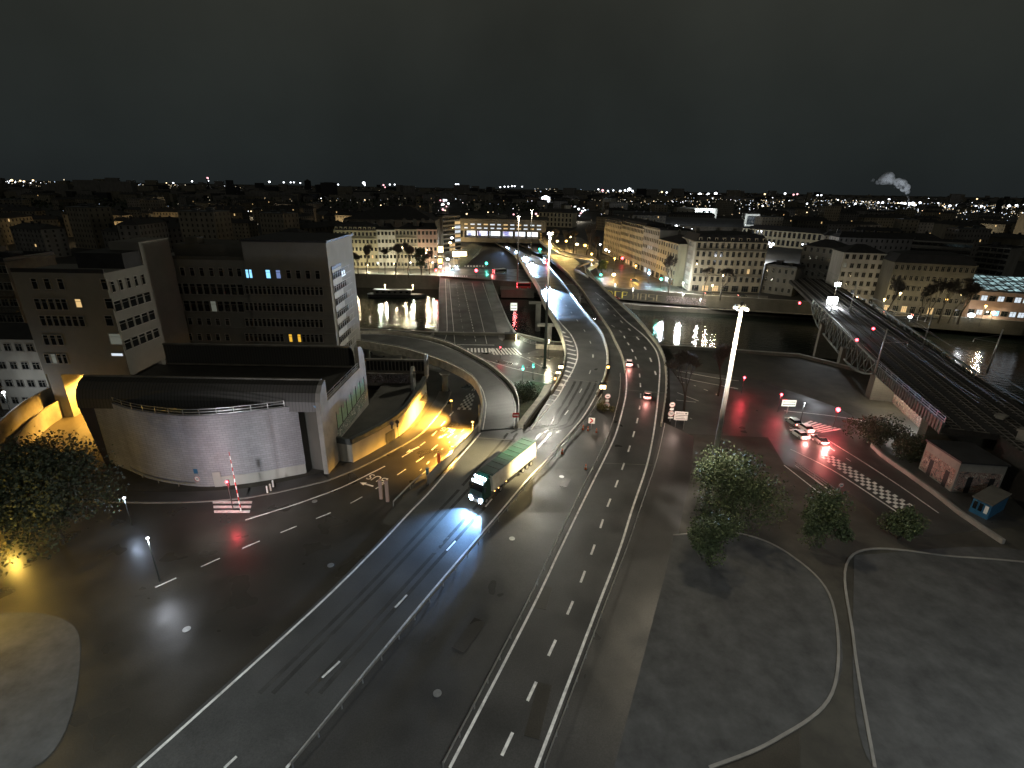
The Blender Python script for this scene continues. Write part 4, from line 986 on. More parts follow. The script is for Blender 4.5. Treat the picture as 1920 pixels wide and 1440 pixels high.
for k in range(7):
    a = -.5+k*.22; fan.beam((c.x+.1, c.y, zc), (c.x+1.0*math.cos(a)*1.2+.6, c.y+2.4*math.cos(a), zc+2.0*math.sin(a)), .12, .12)
tag(fan.build('shadow_fan', M['black']), 'black bars standing for a fan of lamp shadow on the yellow lit wall', 'shadow shape')
# sodium lamps that light that wall and road; the last is added to spread it
for k, (x, y, z, pw, lab) in enumerate(((886, 792, 3.4, 240000, 'sodium lamp on the ramp wall shining on the bus road'), (846, 752, 5.2, 210000, 'sodium lamp under the loop ramp facing the annexe wall'), (848, 838, 3.4, 40000, 'added sodium lamp lower down the ramp wall, spreading the yellow light'))):
    p = W(x, y, z); r = empty('wall_lamp', (p.x, p.y, 0), lab, 'lamp'); b = MB(); b.cyl((0, 0, 0), (0, 0, z), .07, .05); b.build('post', M['darksteel'], r)
    b = MB(); b.box((0, 0, z+.1), (.5, .3, .16)); b.build('lamp_head', M['g_yel'], r); lamp('lamp_light', r, (-.3, -.2, z-.1), pw, SOD, (136, 100, 130)[k], .25, aim=((-.42, -.12, -.9), (-1, .15, -.85), (-.42, -.12, -.9))[k], blend=1.0)

# ---- far left: balcony flats and low white house
building('balcony_flats', 'flats with long pale balconies at the far left edge', WY(-60, 600, 122), WY(44, 600, 122), HT(20, 503, (0, 158)), 14, 'concrete_d', 8, 7, 2.2, 1.8, balcony=(1, 2, 3, 4, 5, 6), lit={(3, 5): 'w_warm', (3, 6): 'w_warm', (3, 4): 'w_dim'}, cat='apartment building')
building('white_house', 'small white rendered house with blue grey walls below the balcony flats', WY(-20, 700, 108), WY(84, 700, 108), HT(80, 660, (0, 138)), 9, 'pale', 4, 5, 1.6, 1.7, roof='gable', rh=2.4, courses=False, cat='house')
# ================================================================== FAR BANK BUILDINGS
def row(x0, y0_, x1, y1_, ytop, name, label, D, wall, floors, bays, *a, **k):
    A = W(x0, y0_); B = W(x1, y1_); h = HT((x0+x1)/2, ytop, (A+B)/2)
    return building(name, label, A, B, h, D, wall, floors, bays, *a, **k)
GL = 'facades along the far quay left of the bright street'
row(633, 502, 711, 503, 432, 'quayside_building', 'cream quayside block with a row of pale dormers, left end of the far quay row', 16, 'cream', 5, 11, roof='mansard', dormers=9, chimneys=3, group=GL, litp=.03, cat='apartment building', balcony=(4,))
row(711.5, 503, 745, 503, 431, 'quayside_building', 'narrow cream quayside building with chimneys between the two wider far quay blocks', 16, 'pale', 5, 5, roof='hip', chimneys=2, group=GL, cat='apartment building')
row(745.5, 503, 785, 504, 430, 'quayside_building', 'grey quayside building with dark balconies, third in the far quay row', 16, 'beige', 5, 6, roof='hip', chimneys=2, group=GL, cat='apartment building', balcony=(2, 3, 4))
row(785.5, 504, 821, 504, 430, 'quayside_building', 'pinkish quayside building on the corner of the bright street', 22, 'pink', 5, 5, roof='hip', chimneys=2, group=GL, cat='apartment building', sides='R', sbays=4, lit={('g', 2): 'w_warm'}, gfw=4)
row(575, 500, 632, 502, 447, 'quayside_building', 'low reddish quayside building left of the dormer block', 14, 'pink', 4, 9, roof='hip', group=GL, cat='apartment building')
row(520, 498, 574, 500, 440, 'quayside_building', 'dark quayside building half hidden behind the office tower', 14, 'darkwall', 5, 8, roof='hip', group=GL, cat='apartment building')
row(650, 478, 818, 481, 412, 'courtyard_block', 'big black hipped roof rising behind the cream far quay row', 45, 'darkwall', 5, 10, roof='hip', rh=9, chimneys=6, cat='apartment building')
# street facade on the right of the motorway, running back to the station
sA = W(1130, 474); sB = W(1264, 537)
def seg(t0, t1, ytop, xq, label, wall, floors, bays, D=14, **k):
    A = sA.lerp(sB, t0); B = sA.lerp(sB, t1); m = A.lerp(B, .5); h = HT(xq, ytop, m)
    return building('street_building', label, A, B, h, D, wall, floors, bays, group='facades of the street right of the motorway', cat='apartment building', **k)
seg(.0, .30, 418, 1140, 'brown grey building at the far dark end of the receding street row', 'beige', 6, 10, D=16, roof='mansard', chimneys=3, dormers=8)
seg(.302, .62, 424, 1170, 'long beige building with tight window rows and warm lit ground floor in the receding row', 'cream', 6, 16, D=16, roof='mansard', chimneys=4, dormers=12, lit={('g', 3): 'w_warm', ('g', 4): 'w_warm', ('g', 6): 'w_warm', (3, 6): 'w_warm'}, gfw=9)
seg(.622, .80, 428, 1205, 'pale grey building with blue white lit windows and bright shop sign', 'grey_s', 6, 9, D=20, roof='flat', lit={(2, 3): 'w_white', (2, 4): 'w_white', (2, 5): 'w_white', ('g', 1): 'w_white', ('g', 2): 'w_cyan'}, gfw=4)
seg(.802, .995, 452, 1240, 'lower beige building beside the white corner building in the receding row', 'cream', 5, 8, D=18, roof='hip', chimneys=2, gfw=4, lit={('g', 2): 'w_white'})
# corner building
cA = W(1293, 546); cB = W(1423, 549); ch = HT(1293, 452, cA)
cor = building('corner_building', 'large stone corner block with mansard roof, dormers and a glaring white end facade', cA, cB, ch, 26, 'beige', 6, 12, 1.25, 2.3, roof='mansard', dormers=9, chimneys=4, gfw=7, lit={('g', 1): 'w_warm', ('g', 2): 'w_warm', (1, 9): 'w_warm'}, cat='apartment building', balcony=(2, 5))
put_windows(cor, 'L', (cB-cA).length, 26, [ch/6*(k+.55) for k in range(1, 6)], 4, 1.2, 2.2, x0=17.5, x1=26)
b = MB(); b.box((-.5, 4.4, ch/2), (1.0, 8.8, ch-.4)); b.build('end_facade', M['pale'], cor)
put_windows(cor, 'L', 0, 26, [ch/6*(k+.55) for k in range(0, 6)], 4, 1.2, 2.4, x0=17.6, x1=25.8)
for o in cor.children:
    if o.name.startswith('window') and abs(o.location.x) < .01 and o.location.y < 9: o.location.x = -1.02
# star-bright lamp in front of that end facade
row(1425, 548, 1483, 556, 500, 'street_building', 'low dark grey house right of the corner block', 14, 'darkwall', 3, 5, roof='flat', cat='house')
row(1010, 424, 1072, 427, 399, 'distant_building', 'beige block with three rows of windows beyond the interchange', 20, 'cream', 3, 9, roof='mansard', rh=4, w=2, wh=4, cat='apartment building')
row(1388, 456, 1536, 470, 433, 'classical_building', 'long low classical building with warm lit arched bays behind the corner block', 18, 'cream', 2, 17, roof='hip', rh=4, w=2.2, wh=4.5, cat='building')
# floodlit modern cubes
for (x0, y0_, x1, y1_, yt, lab, wl_, em) in ((1300, 417, 1342, 416, 391, 'floodlit white cube shaped office building with a dark glass centre', 'pale', 1), (1394, 424, 1424, 425, 401, 'bluish white framed glass office cube', 'pale', 0), (1262, 408, 1299, 413, 388, 'dim long office building left of the floodlit white cube', 'beige', 0)):
    A = W(x0, y0_); B = W(x1, y1_); h = HT(x0, yt, A); L = (B-A).length
    r = empty('office_cube', (A.x, A.y, 0), lab, 'office building', None, math.atan2((B-A).y, (B-A).x))
    b = MB(); b.box((L/2, 20, h/2), (L, 40, h)); b.build('wall', M[wl_], r)
    b = MB(); b.box((L*.55, -.3, h*.5), (L*.42 if em else L*.8, .6, h*.7)); b.build('glass_front', M['glass_d'], r)
    b = MB()
    for k in range(6): b.box((L*.55, -.7, h*(.2+.11*k)), (L*.42 if em else L*.8, .3, h*.03))
    b.build('louvres', M['white' if em else 'zinc'], r)
    if x0 != 1262: lamp('floodlight', r, (L*.3, -40, h*1.2), 500000 if em else 100000, (.85, .95, 1), 80, 3, aim=(.1, 1, -.25))

# interchange building straddling the motorway
iA = W(862, 462); iB = W(1022, 466); Li = (iB-iA).length
it = empty('interchange_building', (iA.x, iA.y, 0), 'long concrete interchange building bridging the motorway, with slot windows and a glowing white concourse', 'station', None, math.atan2((iB-iA).y, (iB-iA).x))
zI = lambda y: HT(940, y, (iA+iB)/2)
z1, z2, z3, z4 = zI(452), zI(447), zI(434), zI(413)
b = MB(); b.box((Li/2, 30, (z3+z4)/2), (Li, 60, z4-z3)); b.box((Li/2, 30, (z1+z2)/2-.6), (Li*.98, 60, z2-z1+1.6)); b.build('wall', M['darkwall'], it)
b = MB(); b.box((Li/2, 34, (z2+z3)/2), (Li*.9, 40, z3-z2)); b.build('concourse', M['darkwall'], it)
cw = newmat('concourse_glow'); m_, n_, l_, b_ = cw; t_ = n_.new('ShaderNodeTexCoord'); v_ = n_.new('ShaderNodeTexNoise'); v_.inputs['Scale'].default_value = .18; v_.inputs['Detail'].default_value = 4; l_.new(t_.outputs['Object'], v_.inputs['Vector'])
r_ = n_.new('ShaderNodeValToRGB'); r_.color_ramp.elements[0].position = .38; r_.color_ramp.elements[0].color = (.08, .12, .45, 1); r_.color_ramp.elements[1].position = .56; r_.color_ramp.elements[1].color = (.85, .95, 1, 1); l_.new(v_.outputs['Fac'], r_.inputs[0]); l_.new(r_.outputs[0], b_.inputs['Emission Color']); b_.inputs['Emission Strength'].default_value = 1.4; m_.cycles.emission_sampling = 'NONE'
for k in range(6):
    b = MB(); b.box((Li*(.125+.145*k), 13.8, (z2+z3)/2), (Li*.135, .3, (z3-z2)*.7)); b.build('lit_glazing', m_, it)
b = MB()
for k in range(7): b.box((Li*(.05+.145*k), 1.0, (z1+z3)/2), (1.6, 1.6, z3-z1))
b.build('columns', M['black'], it)
for zz, nn in ((zI(421.5), 12), (zI(428.5), 12)):
    for k in range(nn):
        x = Li*(.04+.92*(k+.5)/nn); b = MB(); b.box((x, -.1, zz), (Li/nn*(.45+.2*rnd()), .25, 1.0)); b.build('slot_window', M['w_white' if rnd() > .25 else 'w_warm'], it)
b = MB(); b.box((Li/2, 30, z4+.4), (Li+2, 62, .8)); b.box((Li*.4, 30, z4+2), (20, 12, 3)); b.build('roof', M['darkwall'], it)
for k in range(3): lamp('concourse_light', it, (Li*(.2+.3*k), 6, z2-2), 12000, (.75, .85, 1), radius=2)
# glazed stair hall at its left end
gA_ = W(832, 474); gB_ = W(864, 470)
gh = building('stair_hall', 'warm lit glazed stair hall at the left end of the interchange', gA_, gB_, HT(848, 407, gA_), 25, 'beige', 8, 3, 6, 2.2, roof='flat', mull=3, lit={(0, 1): 'w_warm', (1, 1): 'w_warm', (3, 2): 'w_warm', (4, 2): 'w_white', (5, 2): 'w_white', (6, 2): 'w_warm', (2, 2): 'w_white'}, cat='station')
gm = W(845, 500); 
hill = MB()
hp = [W(x, y, z) for x, y, z in ((862, 505, 0), (862, 470, 3.5), (885, 456, 4.5), (905, 462, 5), (897, 477, 3.5), (876, 494, 1))]
hill.face(hp); struct(hill.build('planted_mound', M['grass']))
b = MB(); b.face([W(x, y, z) for x, y, z in ((876, 494, 0), (897, 477, 0), (897, 477, 5), (876, 494, 1.2))]); tag(b.build('ramp_wall', M['concrete']), 'pale wedge of wall beside the ramp near the far bank green signal', 'wall')

# right-hand side beyond the railway
row(1560, 570, 1636, 574, 473, 'street_building', 'tall plain grey block with square windows right of the railway portal', 14, 'grey_s', 6, 6, roof='hip', w=1.3, cat='apartment building', litp=.02)
row(1652, 585, 1800, 595, 493, 'street_building', 'long dark stone block with lit shop fronts behind bare trees on the right', 16, 'darkwall', 5, 14, roof='mansard', gfw=9, lit={('g', 0): 'w_warm', ('g', 2): 'w_warm', ('g', 5): 'w_warm'}, cat='apartment building', litp=.01)
row(1488, 545, 1556, 556, 462, 'street_building', 'black unlit block left of the plain grey block', 14, 'darkwall', 6, 6, roof='hip', cat='apartment building')
row(1693, 520, 1800, 530, 452, 'modern_flats', 'pale stepped modern flats with long dark balcony slots', 14, 'grey_s', 6, 9, 3.4, 1.6, roof='flat', mull=2, balcony=(3, 4, 5), cat='apartment building')
row(1812, 532, 1870, 540, 462, 'modern_flats', 'pale narrow modern flats tower with balconies at the right', 14, 'grey_s', 7, 5, 2.4, 1.8, roof='flat', balcony=(3, 4, 5, 6), cat='apartment building')
st = row(1808, 598, 1965, 610, 548, 'station_hall', 'lit pavilion with a blue white glass roof at the right edge', 20, 'pink', 2, 10, 2.0, 2.0, roof='flat', lit={(0, 1): 'w_white', (0, 3): 'w_cyan', (1, 1): 'w_white', (1, 3): 'w_white', (1, 5): 'w_white', (1, 6): 'w_white', (1, 7): 'w_white', (0, 5): 'w_white', (0, 6): 'w_white', (0, 7): 'w_white'}, cat='station')
hs = HT(1880, 548, W(1880, 603)); Ls = (W(1965, 610)-W(1808, 598)).length
ga = newmat('lit_glass_roof'); m_, n_, l_, b_ = ga; t_ = n_.new('ShaderNodeTexCoord'); mp_ = n_.new('ShaderNodeMapping'); mp_.inputs['Scale'].default_value = (.35, 1.1, 1); l_.new(t_.outputs['Object'], mp_.inputs[0]); v_ = n_.new('ShaderNodeTexNoise'); v_.inputs['Scale'].default_value = .9; l_.new(mp_.outputs[0], v_.inputs['Vector'])
r_ = n_.new('ShaderNodeValToRGB'); r_.color_ramp.elements[0].position = .48; r_.color_ramp.elements[0].color = (.01, .02, .025, 1); r_.color_ramp.elements[1].position = .66; r_.color_ramp.elements[1].color = (.6, .95, 1, 1); l_.new(v_.outputs['Fac'], r_.inputs[0]); l_.new(r_.outputs[0], b_.inputs['Emission Color']); b_.inputs['Emission Strength'].default_value = 1.0; m_.cycles.emission_sampling = 'NONE'
b = MB(); b.face([(-1, -2, hs+1), (Ls+1, -2, hs+1), (Ls+1, 20, hs+4.5), (-1, 20, hs+4.5)]); b.face([(-1, 20, hs), (-1, -2, hs+1), (-1, 20, hs+4.5)]); b.face([(-1, 20, hs+4.5), (Ls+1, 20, hs+4.5), (Ls+1, 20, hs), (-1, 20, hs)]); b.build('glass_roof', m_, st)
b = MB()
for k in range(12): b.beam((Ls*k/11, -2, hs+1.1), (Ls*k/11, 20, hs+4.6), .25)
for k in range(4): b.beam((0, -2+k*7.3, hs+1.1+k*1.17), (Ls, -2+k*7.3, hs+1.1+k*1.17), .25)
b.build('roof_ribs', M['darksteel'], st)

# graffiti-covered hut and blue kiosk at the lower right
hA = W(1722, 878); hB = W(1782, 922); hC = W(1868, 928); hh_ = HT(1722, 823, hA)
def wallpanel(b, a, c, z0, z1, out=0): 
    n_ = (c-a).cross(Vector((0, 0, 1))).normalized()*out; b.face([a+n_+Vector((0, 0, z0)), c+n_+Vector((0, 0, z0)), c+n_+Vector((0, 0, z1)), a+n_+Vector((0, 0, z1))])
hut = empty('graffiti_hut', (0, 0, 0), 'flat roofed hut covered in graffiti under the end of the railway bridge', 'hut')
hD = hA+(hC-hB)
b = MB(); b.prism([tuple(p[:2]) for p in (hA, hB, hC, hD)], -.5, hh_); b.build('wall', M['concrete'], hut)
b = MB(); c_ = (hA+hB+hC+hD)/4; b.prism([tuple((c_+(p-c_)*1.06)[:2]) for p in (hA, hB, hC, hD)], hh_, hh_+.3); b.build('roof', M['roof_d'], hut)
for a, c in ((hA, hB), (hB, hC)):
    b = MB(); wallpanel(b, a.lerp(c, .04), a.lerp(c, .96), .3, hh_*.72, .06); b.build('painted_wall', M['graf_mix'], hut)
    for t in (.25, .72): b = MB(); wallpanel(b, a.lerp(c, t), a.lerp(c, t+.12), .0, hh_*.55, .1); b.build('doorway', M['black'], hut)
k0 = W(1816, 958); kz = HT(1816, 928, k0)
ks = empty('kiosk', (0, 0, 0), 'small blue sided kiosk with pale roof below the graffiti hut', 'kiosk')
k1 = W(1850, 975); k2 = W(1882, 955); k3 = k0+(k2-k1)
b = MB(); b.prism([tuple(p[:2]) for p in (k0, k1, k2, k3)], 0, kz); b.build('wall', M['blue'], ks); c_ = (k0+k1+k2+k3)/4
b = MB(); b.prism([tuple((c_+(p-c_)*1.12)[:2]) for p in (k0, k1, k2, k3)], kz, kz+.25); b.build('roof', M['paving'], ks)
for k in range(3):
    b = MB(); wallpanel(b, k0.lerp(k1, .1+.3*k), k0.lerp(k1, .3+.3*k), .9, kz-.5, .05); b.build('panel', M['white'] if k == 2 else M['glass_d'], ks)

# ================================================================== RAILWAY BRIDGE
ZB = 8.0
nA = W(1740, 775, ZB); nB = W(1524, 568, ZB); fA = W(1800, 676, ZB); fB = W(1610, 556, ZB)
dr = (nB-nA).normalized(); sdv = Vector((dr.y, -dr.x, 0)); wB_ = 21
P0_, P1_ = nA-dr*7, nB+dr*70
P2_ = nA-dr*70+sdv*9
b = MB(); q = [P0_, P1_, P1_+sdv*wB_, P0_+sdv*wB_]; b.prism([tuple(p[:2]) for p in q], ZB-1.2, ZB); struct(b.build('railway_deck', M['ballast']))
b = MB(); q = [P2_, P0_+sdv*9, P0_+sdv*wB_, P2_+sdv*(wB_-9)]; b.prism([tuple(p[:2]) for p in q], -.5, ZB-.02); struct(b.build('railway_embankment', M['ballast']))
L_ = (P1_-P0_).length
for k in range(5):
    off = 2.2+k*4.0; ex_ = 0 if k < 2 else 60; L_ = (P1_-P0_).length+ex_; r = empty('railway_track', tuple(P0_+sdv*off-dr*ex_), ('railway track nearest the street edge of the bridge', 'second railway track from the street edge of the bridge', 'middle railway track on the bridge', 'fourth railway track from the street edge of the bridge', 'railway track on the far side of the bridge')[k], 'railway track', 'tracks on the railway bridge', math.atan2(dr.y, dr.x))
    for s in (-.72, .72):
        b = MB(); b.box((L_/2, s, .22), (L_, .09, .16)); b.build('rail', M['rail'], r)
    b = MB()
    for i in range(int(L_/1.6)): b.box((i*1.6, 0, .07), (.26, 2.5, .12))
    b.build('sleepers', M['concrete_d'], r)
L_ = (P1_-P0_).length
# lattice girder over the river, plate girder over the quay
def girder(a, c, label, zb0, arch=True, n=14, off=0):
    r = empty('bridge_girder', (0, 0, 0), label, 'bridge girder'); a = a+sdv*off; c = c+sdv*off
    z1 = ZB+1.6; bt = lambda t: (zb0-ZB)*(1-(2*t-1)**4)*.75 if arch else 0
    P_ = [a.lerp(c, i/n) for i in range(n+1)]
    tp = [Vector((p.x, p.y, z1)) for p in P_]; bo = [Vector((p.x, p.y, ZB-1.0+bt(i/n)-.6)) for i, p in enumerate(P_)]
    b = MB()
    for i in range(n): b.beam(tp[i], tp[i+1], .5, .45)
    b.build('top_chord', M['truss'], r); b = MB()
    for i in range(n): b.beam(bo[i], bo[i+1], .5, .45)
    b.build('bottom_chord', M['truss'], r)
    for i in range(n+1):
        b = MB(); b.beam(tp[i], bo[i], .28); b.build('upright', M['truss'], r)
        if i < n:
            b = MB(); b.beam(tp[i], bo[i+1], .2); b.beam(bo[i], tp[i+1], .2); b.build('cross_brace', M['truss'], r)
    return r
mA = W(1640, 690, ZB)
girder(mA, nB, 'lattice steel girder of the railway bridge facing the road, over the river', 2.2)
girder(mA, nB, 'lattice steel girder on the far side of the railway bridge over the river', 2.2, off=wB_)
r = empty('plate_girder', (0, 0, 0), 'green grey plate girder carrying the railway over the quay road', 'bridge girder')
b = MB(); b.beam((mA.x, mA.y, ZB-.2), (P0_.x, P0_.y, ZB-.2), .4, 2.4); b.build('web', M['truss'], r)
b = MB()
for i in range(30):
    p = mA.lerp(P0_, i/29); b.beam((p.x-.3, p.y, ZB-1.4), (p.x-.3, p.y, ZB+1.0), .22)
b.build('stiffeners', M['truss'], r)
railing([p+Vector((0, 0, 1.0)) for p in resample([mA, P0_], 10)], 'steel handrail above the plate girder of the railway bridge', 1.1, 'steel', 3, None)
ab0 = W(1632, 765, 0); 
ab = empty('bridge_abutment', (0, 0, 0), 'pale stone abutment under the railway bridge with graffiti and a lit recess', 'abutment')
a_, c_ = Vector((mA.x, mA.y, 0)), Vector((nA.x, nA.y, 0))
e1 = a_.lerp(c_, .25); e2 = a_.lerp(c_, .92)
b = MB(); b.prism([tuple(p[:2]) for p in (a_.lerp(c_, -.04), a_.lerp(c_, .07), a_.lerp(c_, .07)+sdv*wB_, a_.lerp(c_, -.04)+sdv*wB_)], -9, ZB-1.3); b.build('stone_pier', M['quay'], ab); b = MB(); b.prism([tuple(p[:2]) for p in (a_.lerp(c_, .95), a_.lerp(c_, 1.05), a_.lerp(c_, 1.05)+sdv*wB_, a_.lerp(c_, .95)+sdv*wB_)], -.5, ZB-1.3); b.build('stone_pier', M['quay'], ab)
b = MB(); q0 = a_.lerp(c_, .07)+sdv*5; q1 = a_.lerp(c_, .95)+sdv*5; b.prism([tuple(p[:2]) for p in (q0, q1, q1+sdv*1, q0+sdv*1)], -.5, ZB-1.3); b.build('back_wall', M['graf_mix'], ab)
p = a_.lerp(c_, .7)+sdv*2.5; b = MB(); b.box((p.x, p.y, ZB-1.6), (1.2, .4, .2)); b.build('recess_lamp', M['g_white'], ab); lamp('recess_light', ab, (p.x, p.y, ZB-2.2), 3200, WHITE, radius=.3)
p = a_.lerp(c_, .25)+sdv*1.5; lamp('recess_light', ab, (p.x, p.y, ZB-2.2), 1800, WARM, radius=.3)
# river piers of the railway bridge
for t, lab in ((.33, 'stone pier of the railway bridge nearest the near bank'), (.7, 'stone pier of the railway bridge towards the far bank')):
    p = mA.lerp(nB, t); b = MB(); q = [p+dr*1.4-sdv*1, p-dr*1.4-sdv*1, p-dr*1.4+sdv*(wB_+1), p+dr*1.4+sdv*(wB_+1)]; b.prism([tuple(v[:2]) for v in q], -9, ZB-2.6); tag(b.build('railway_pier', M['quay']), lab, 'pier', 'piers of the railway bridge')
# catenary masts and portals
cm = [(1640, 700, 'catenary mast at the near end of the lattice girder', 0), (1728, 655, 'catenary mast on the far side of the railway bridge', 1), (1592, 585, 'catenary mast beside the track leading to the far bank', 0), (1850, 700, 'slim catenary mast above the dark embankment', 1)]
for x, y, lab, far in cm:
    p = W(x, y, ZB); r = empty('catenary_mast', tuple(p), lab, 'catenary mast', 'catenary masts on the railway', math.atan2(dr.y, dr.x))
    b = MB(); b.cyl((0, 0, 0), (0, 0, 11.5), .22, .15, 8); b.build('mast', M['steel'], r, True)
    b = MB(); s = 1 if far else -1
    b.beam((0, 0, 8), (0, -s*-5 if not far else 5, 8.6), .1); b.beam((0, 0, 10), (0, 5 if far else -5, 8.7), .06); b.cyl((0, (5 if far else -5), 8.4), (0, (5 if far else -5), 7.7), .08, n=6); b.build('bracket', M['steel'], r)
for k in range(4):
    off = 4.2+k*4; a = P0_+sdv*off; b = MB(); n = 6
    for i in range(n):
        s0, s1 = a+dr*L_*i/n, a+dr*L_*(i+1)/n
        for j in range(8):
            t0, t1 = j/8, (j+1)/8; sg = lambda t: ZB+6.6-1.2*4*t*(1-t)*.6
            u, v = s0.lerp(s1, t0), s0.lerp(s1, t1); b.beam((u.x, u.y, sg(t0)), (v.x, v.y, sg(t1)), .05)
        b.beam((s0.x, s0.y, ZB+5.7), (s1.x, s1.y, ZB+5.7), .05)
    tag(b.build('overhead_wire', M['darksteel']), ('overhead wires above the first railway track', 'overhead wires above the second railway track', 'overhead wires above the third railway track', 'overhead wires above the fourth railway track')[k], 'overhead wire', 'overhead wires of the railway')
# disused arcade columns beyond the hut
for k, (x, y, yt) in enumerate(((1850, 850, 775), (1868, 835, 770), (1885, 895, 800), (1838, 820, 772))):
    p = W(x, y); h = HT(x, yt, p); r = empty('stone_pillar', p, ('short pale pillar behind the graffiti hut', 'second pale pillar behind the graffiti hut', 'widest pale pillar at the right, stained near its foot', 'slender pale pillar half lost in the dark')[k], 'pillar', 'pillars in the dark lot at the right', .5)
    b = MB(); b.box((0, 0, h/2), (1.5, 1.2, h)); b.build('shaft', M['concrete'], r); b = MB(); b.box((0, 0, h+.2), (2, 1.7, .4)); b.build('cap', M['concrete'], r)
# railway signals
for k, (x, y, c) in enumerate(((1606, 637, 'magenta-red'), (1637, 616, 'pinkish red'), (1499, 568, 'small red'))):
    p = W(x, y, ZB+3); r = empty('railway_signal', (p.x, p.y, ZB), ('red railway signal glowing above the near track', 'pinkish red railway signal farther along the tracks', 'small red railway signal where the bridge meets the far bank')[k], 'railway signal', 'railway signals')
    b = MB(); b.cyl((0, 0, 0), (0, 0, 3.2), .07); b.build('post', M['darksteel'], r); b = MB(); b.box((0, .15, 3), (.6, .3, 1.0)); b.build('signal_board', M['black'], r); b = MB(); b.ball((0, -.15, 3), .42); b.build('signal_lamp', M['g_red'], r)
# floodlights at the far railway portal
for k, (x, y, z, pw) in enumerate(((1560, 563, 10, 26000), (1570, 533, 20, 8000))):
    p = W(x, y, z); r = empty('floodlight_mast', (p.x, p.y, 0), ('blazing white floodlight at the far end of the railway bridge', 'taller bluish floodlight mast above the railway portal')[k], 'floodlight')
    b = MB(); b.cyl((0, 0, 0), (0, 0, z), .2, .12); b.build('mast', M['steel'], r); b = MB(); b.box((0, -.3, z), (3.8 if k == 0 else 1.6, .6, 2.4 if k == 0 else 1.2)); b.build('lamp_head', M['g_flood'], r); lamp('flood_light', r, (0, -2.0, z), pw*1.3, WHITE, 70, 1.0, aim=(-.25, -1, -.8), blend=.7)
# ================================================================== MASTS, LAMPS, SIGNALS, SIGNS
def high_mast(base, ztop, label, watts, c=WHITE, r0=.42, group='tall lighting masts', heads=4, gl='g_white', lean=0, pm='mast'):
    r = empty('lighting_mast', (base.x, base.y, base.z), label, 'lighting mast', group); H = ztop-base.z
    b = MB(); b.cyl((0, 0, 0), (0, 0, H), r0, r0*.45, 14); b.build('pole', M[pm], r, True)
    b = MB(); b.cyl((0, 0, 0), (0, 0, .5), r0*1.8, r0*1.8, 14); b.build('foot_plate', M['darksteel'], r)
    b = MB()
    for k in range(16):
        a = 2*math.pi*k/16; a2 = 2*math.pi*(k+1)/16; b.beam((0.75*math.cos(a), 0.75*math.sin(a), H-.6), (0.75*math.cos(a2), 0.75*math.sin(a2), H-.6), .12)
    for k in range(4):
        a = math.pi*k/2; b.beam((0, 0, H-.6), (0.75*math.cos(a), 0.75*math.sin(a), H-.6), .1)
    b.build('crown_ring', M['darksteel'], r)
    for k in range(heads):
        a = 2*math.pi*(k+.5)/heads; ld = MB(); ld.box((0.8*math.cos(a), 0.8*math.sin(a), H-.9), (.55, .5, .35), 0, a); ld.box((0.8*math.cos(a), 0.8*math.sin(a), H-1.1), (.5, .42, .06), 1, a); ld.build('floodlight', [M['steel'], M[gl]], r)
    lamp('mast_light', r, (0, -.9, H-1.8), watts, c, radius=.9)
    return r
p = W(1322, 957, .1); high_mast(p, 35.3, 'tall lighting mast with glaring white top standing in the leafy tree right of the motorway', 14000, WARM, .5, pm='mast_pale')
for q_ in ((1.1, -.6), (-1.0, -.8), (0, 1.2)): lamp('pole_spot', None, (p.x+q_[0], p.y+q_[1], 34.6), 34000, (1, .9, .82), 26, .2, aim=(-q_[0]*.09, -q_[1]*.09, -1), blend=1)  # extra spots added to whiten the top of the pole
lamp('lorry_fill_spot', None, (29.0, 66.2, 33.6), 800000, (1, .80, .42), 19, .8, aim=W(950, 862, 2.4)-Vector((29.0, 66.2, 33.6)), blend=.9)  # spot added at the mast head to brighten the lorry's side
p = W(1021, 690, 0); high_mast(p, WD(1023, 431, math.hypot(p.x, p.y)).z, 'tall lighting mast with a glaring top between the river junction and the motorway', 60000, (1, .95, .8), .45)
p = W(970, 536, 0); high_mast(p, WD(972.5, 402, math.hypot(p.x, p.y)).z, 'tall lighting mast on the far bank just left of the motorway', 15000, (1, .95, .8), .45)
p = W(995, 476, 0); high_mast(p, WD(995, 392, math.hypot(p.x, p.y)).z, 'slimmer lighting mast in front of the interchange building', 15000, (1, .95, .8), .45)
# fill lights without fittings, added out of view to brighten the foreground
for nm, loc, w_, c_, aim_ in (('forecourt_fill_light', (-46, 16, 30), 32000, (.84, .94, 1), (-.1, .55, -1)), ('forecourt_fill_light', (4, 8, 36), 38000, (.90, .96, 1), (0, .55, -1)), ('forecourt_fill_light', (56, 14, 30), 34000, (.90, .96, 1), (.1, .5, -1))):
    lamp(nm, None, loc, w_, c_, 112, 4.0, aim=aim_, blend=.8)

def street_lamp(x, y, h, label, watts, c=WARM, gl='g_warm', group=None, head=.28, z=0, arm=(0, 0), radius=.3, armlen=1.4, D=None, full=False):
    p = W(x, y, z); r = empty('street_lamp', tuple(p), label, 'street lamp', group)
    b = MB(); b.cyl((0, 0, 0), (0, 0, h), .12, .07, 8); b.beam((0, 0, h), (arm[0]*armlen, arm[1]*armlen, h+.1), .08); b.build('pole', M['darksteel'], r)
    b = MB(); b.ball((arm[0]*armlen, arm[1]*armlen, h), head, 8, sz=.7); b.build('lamp_head', M[gl], r)
    if group in ('lamps of the bright street', 'lamps among the trees of the square'): watts *= (1.1 if y < 487 else .35) if 'bright' in group else .6; head *= 1.15
    elif p.y > 200: watts *= .34
    if watts: lamp('lamp_light', r, (arm[0]*armlen, arm[1]*armlen-.2, h-.6), watts, c, radius=radius)
    return r
GQ = 'white lamps along the far quay'
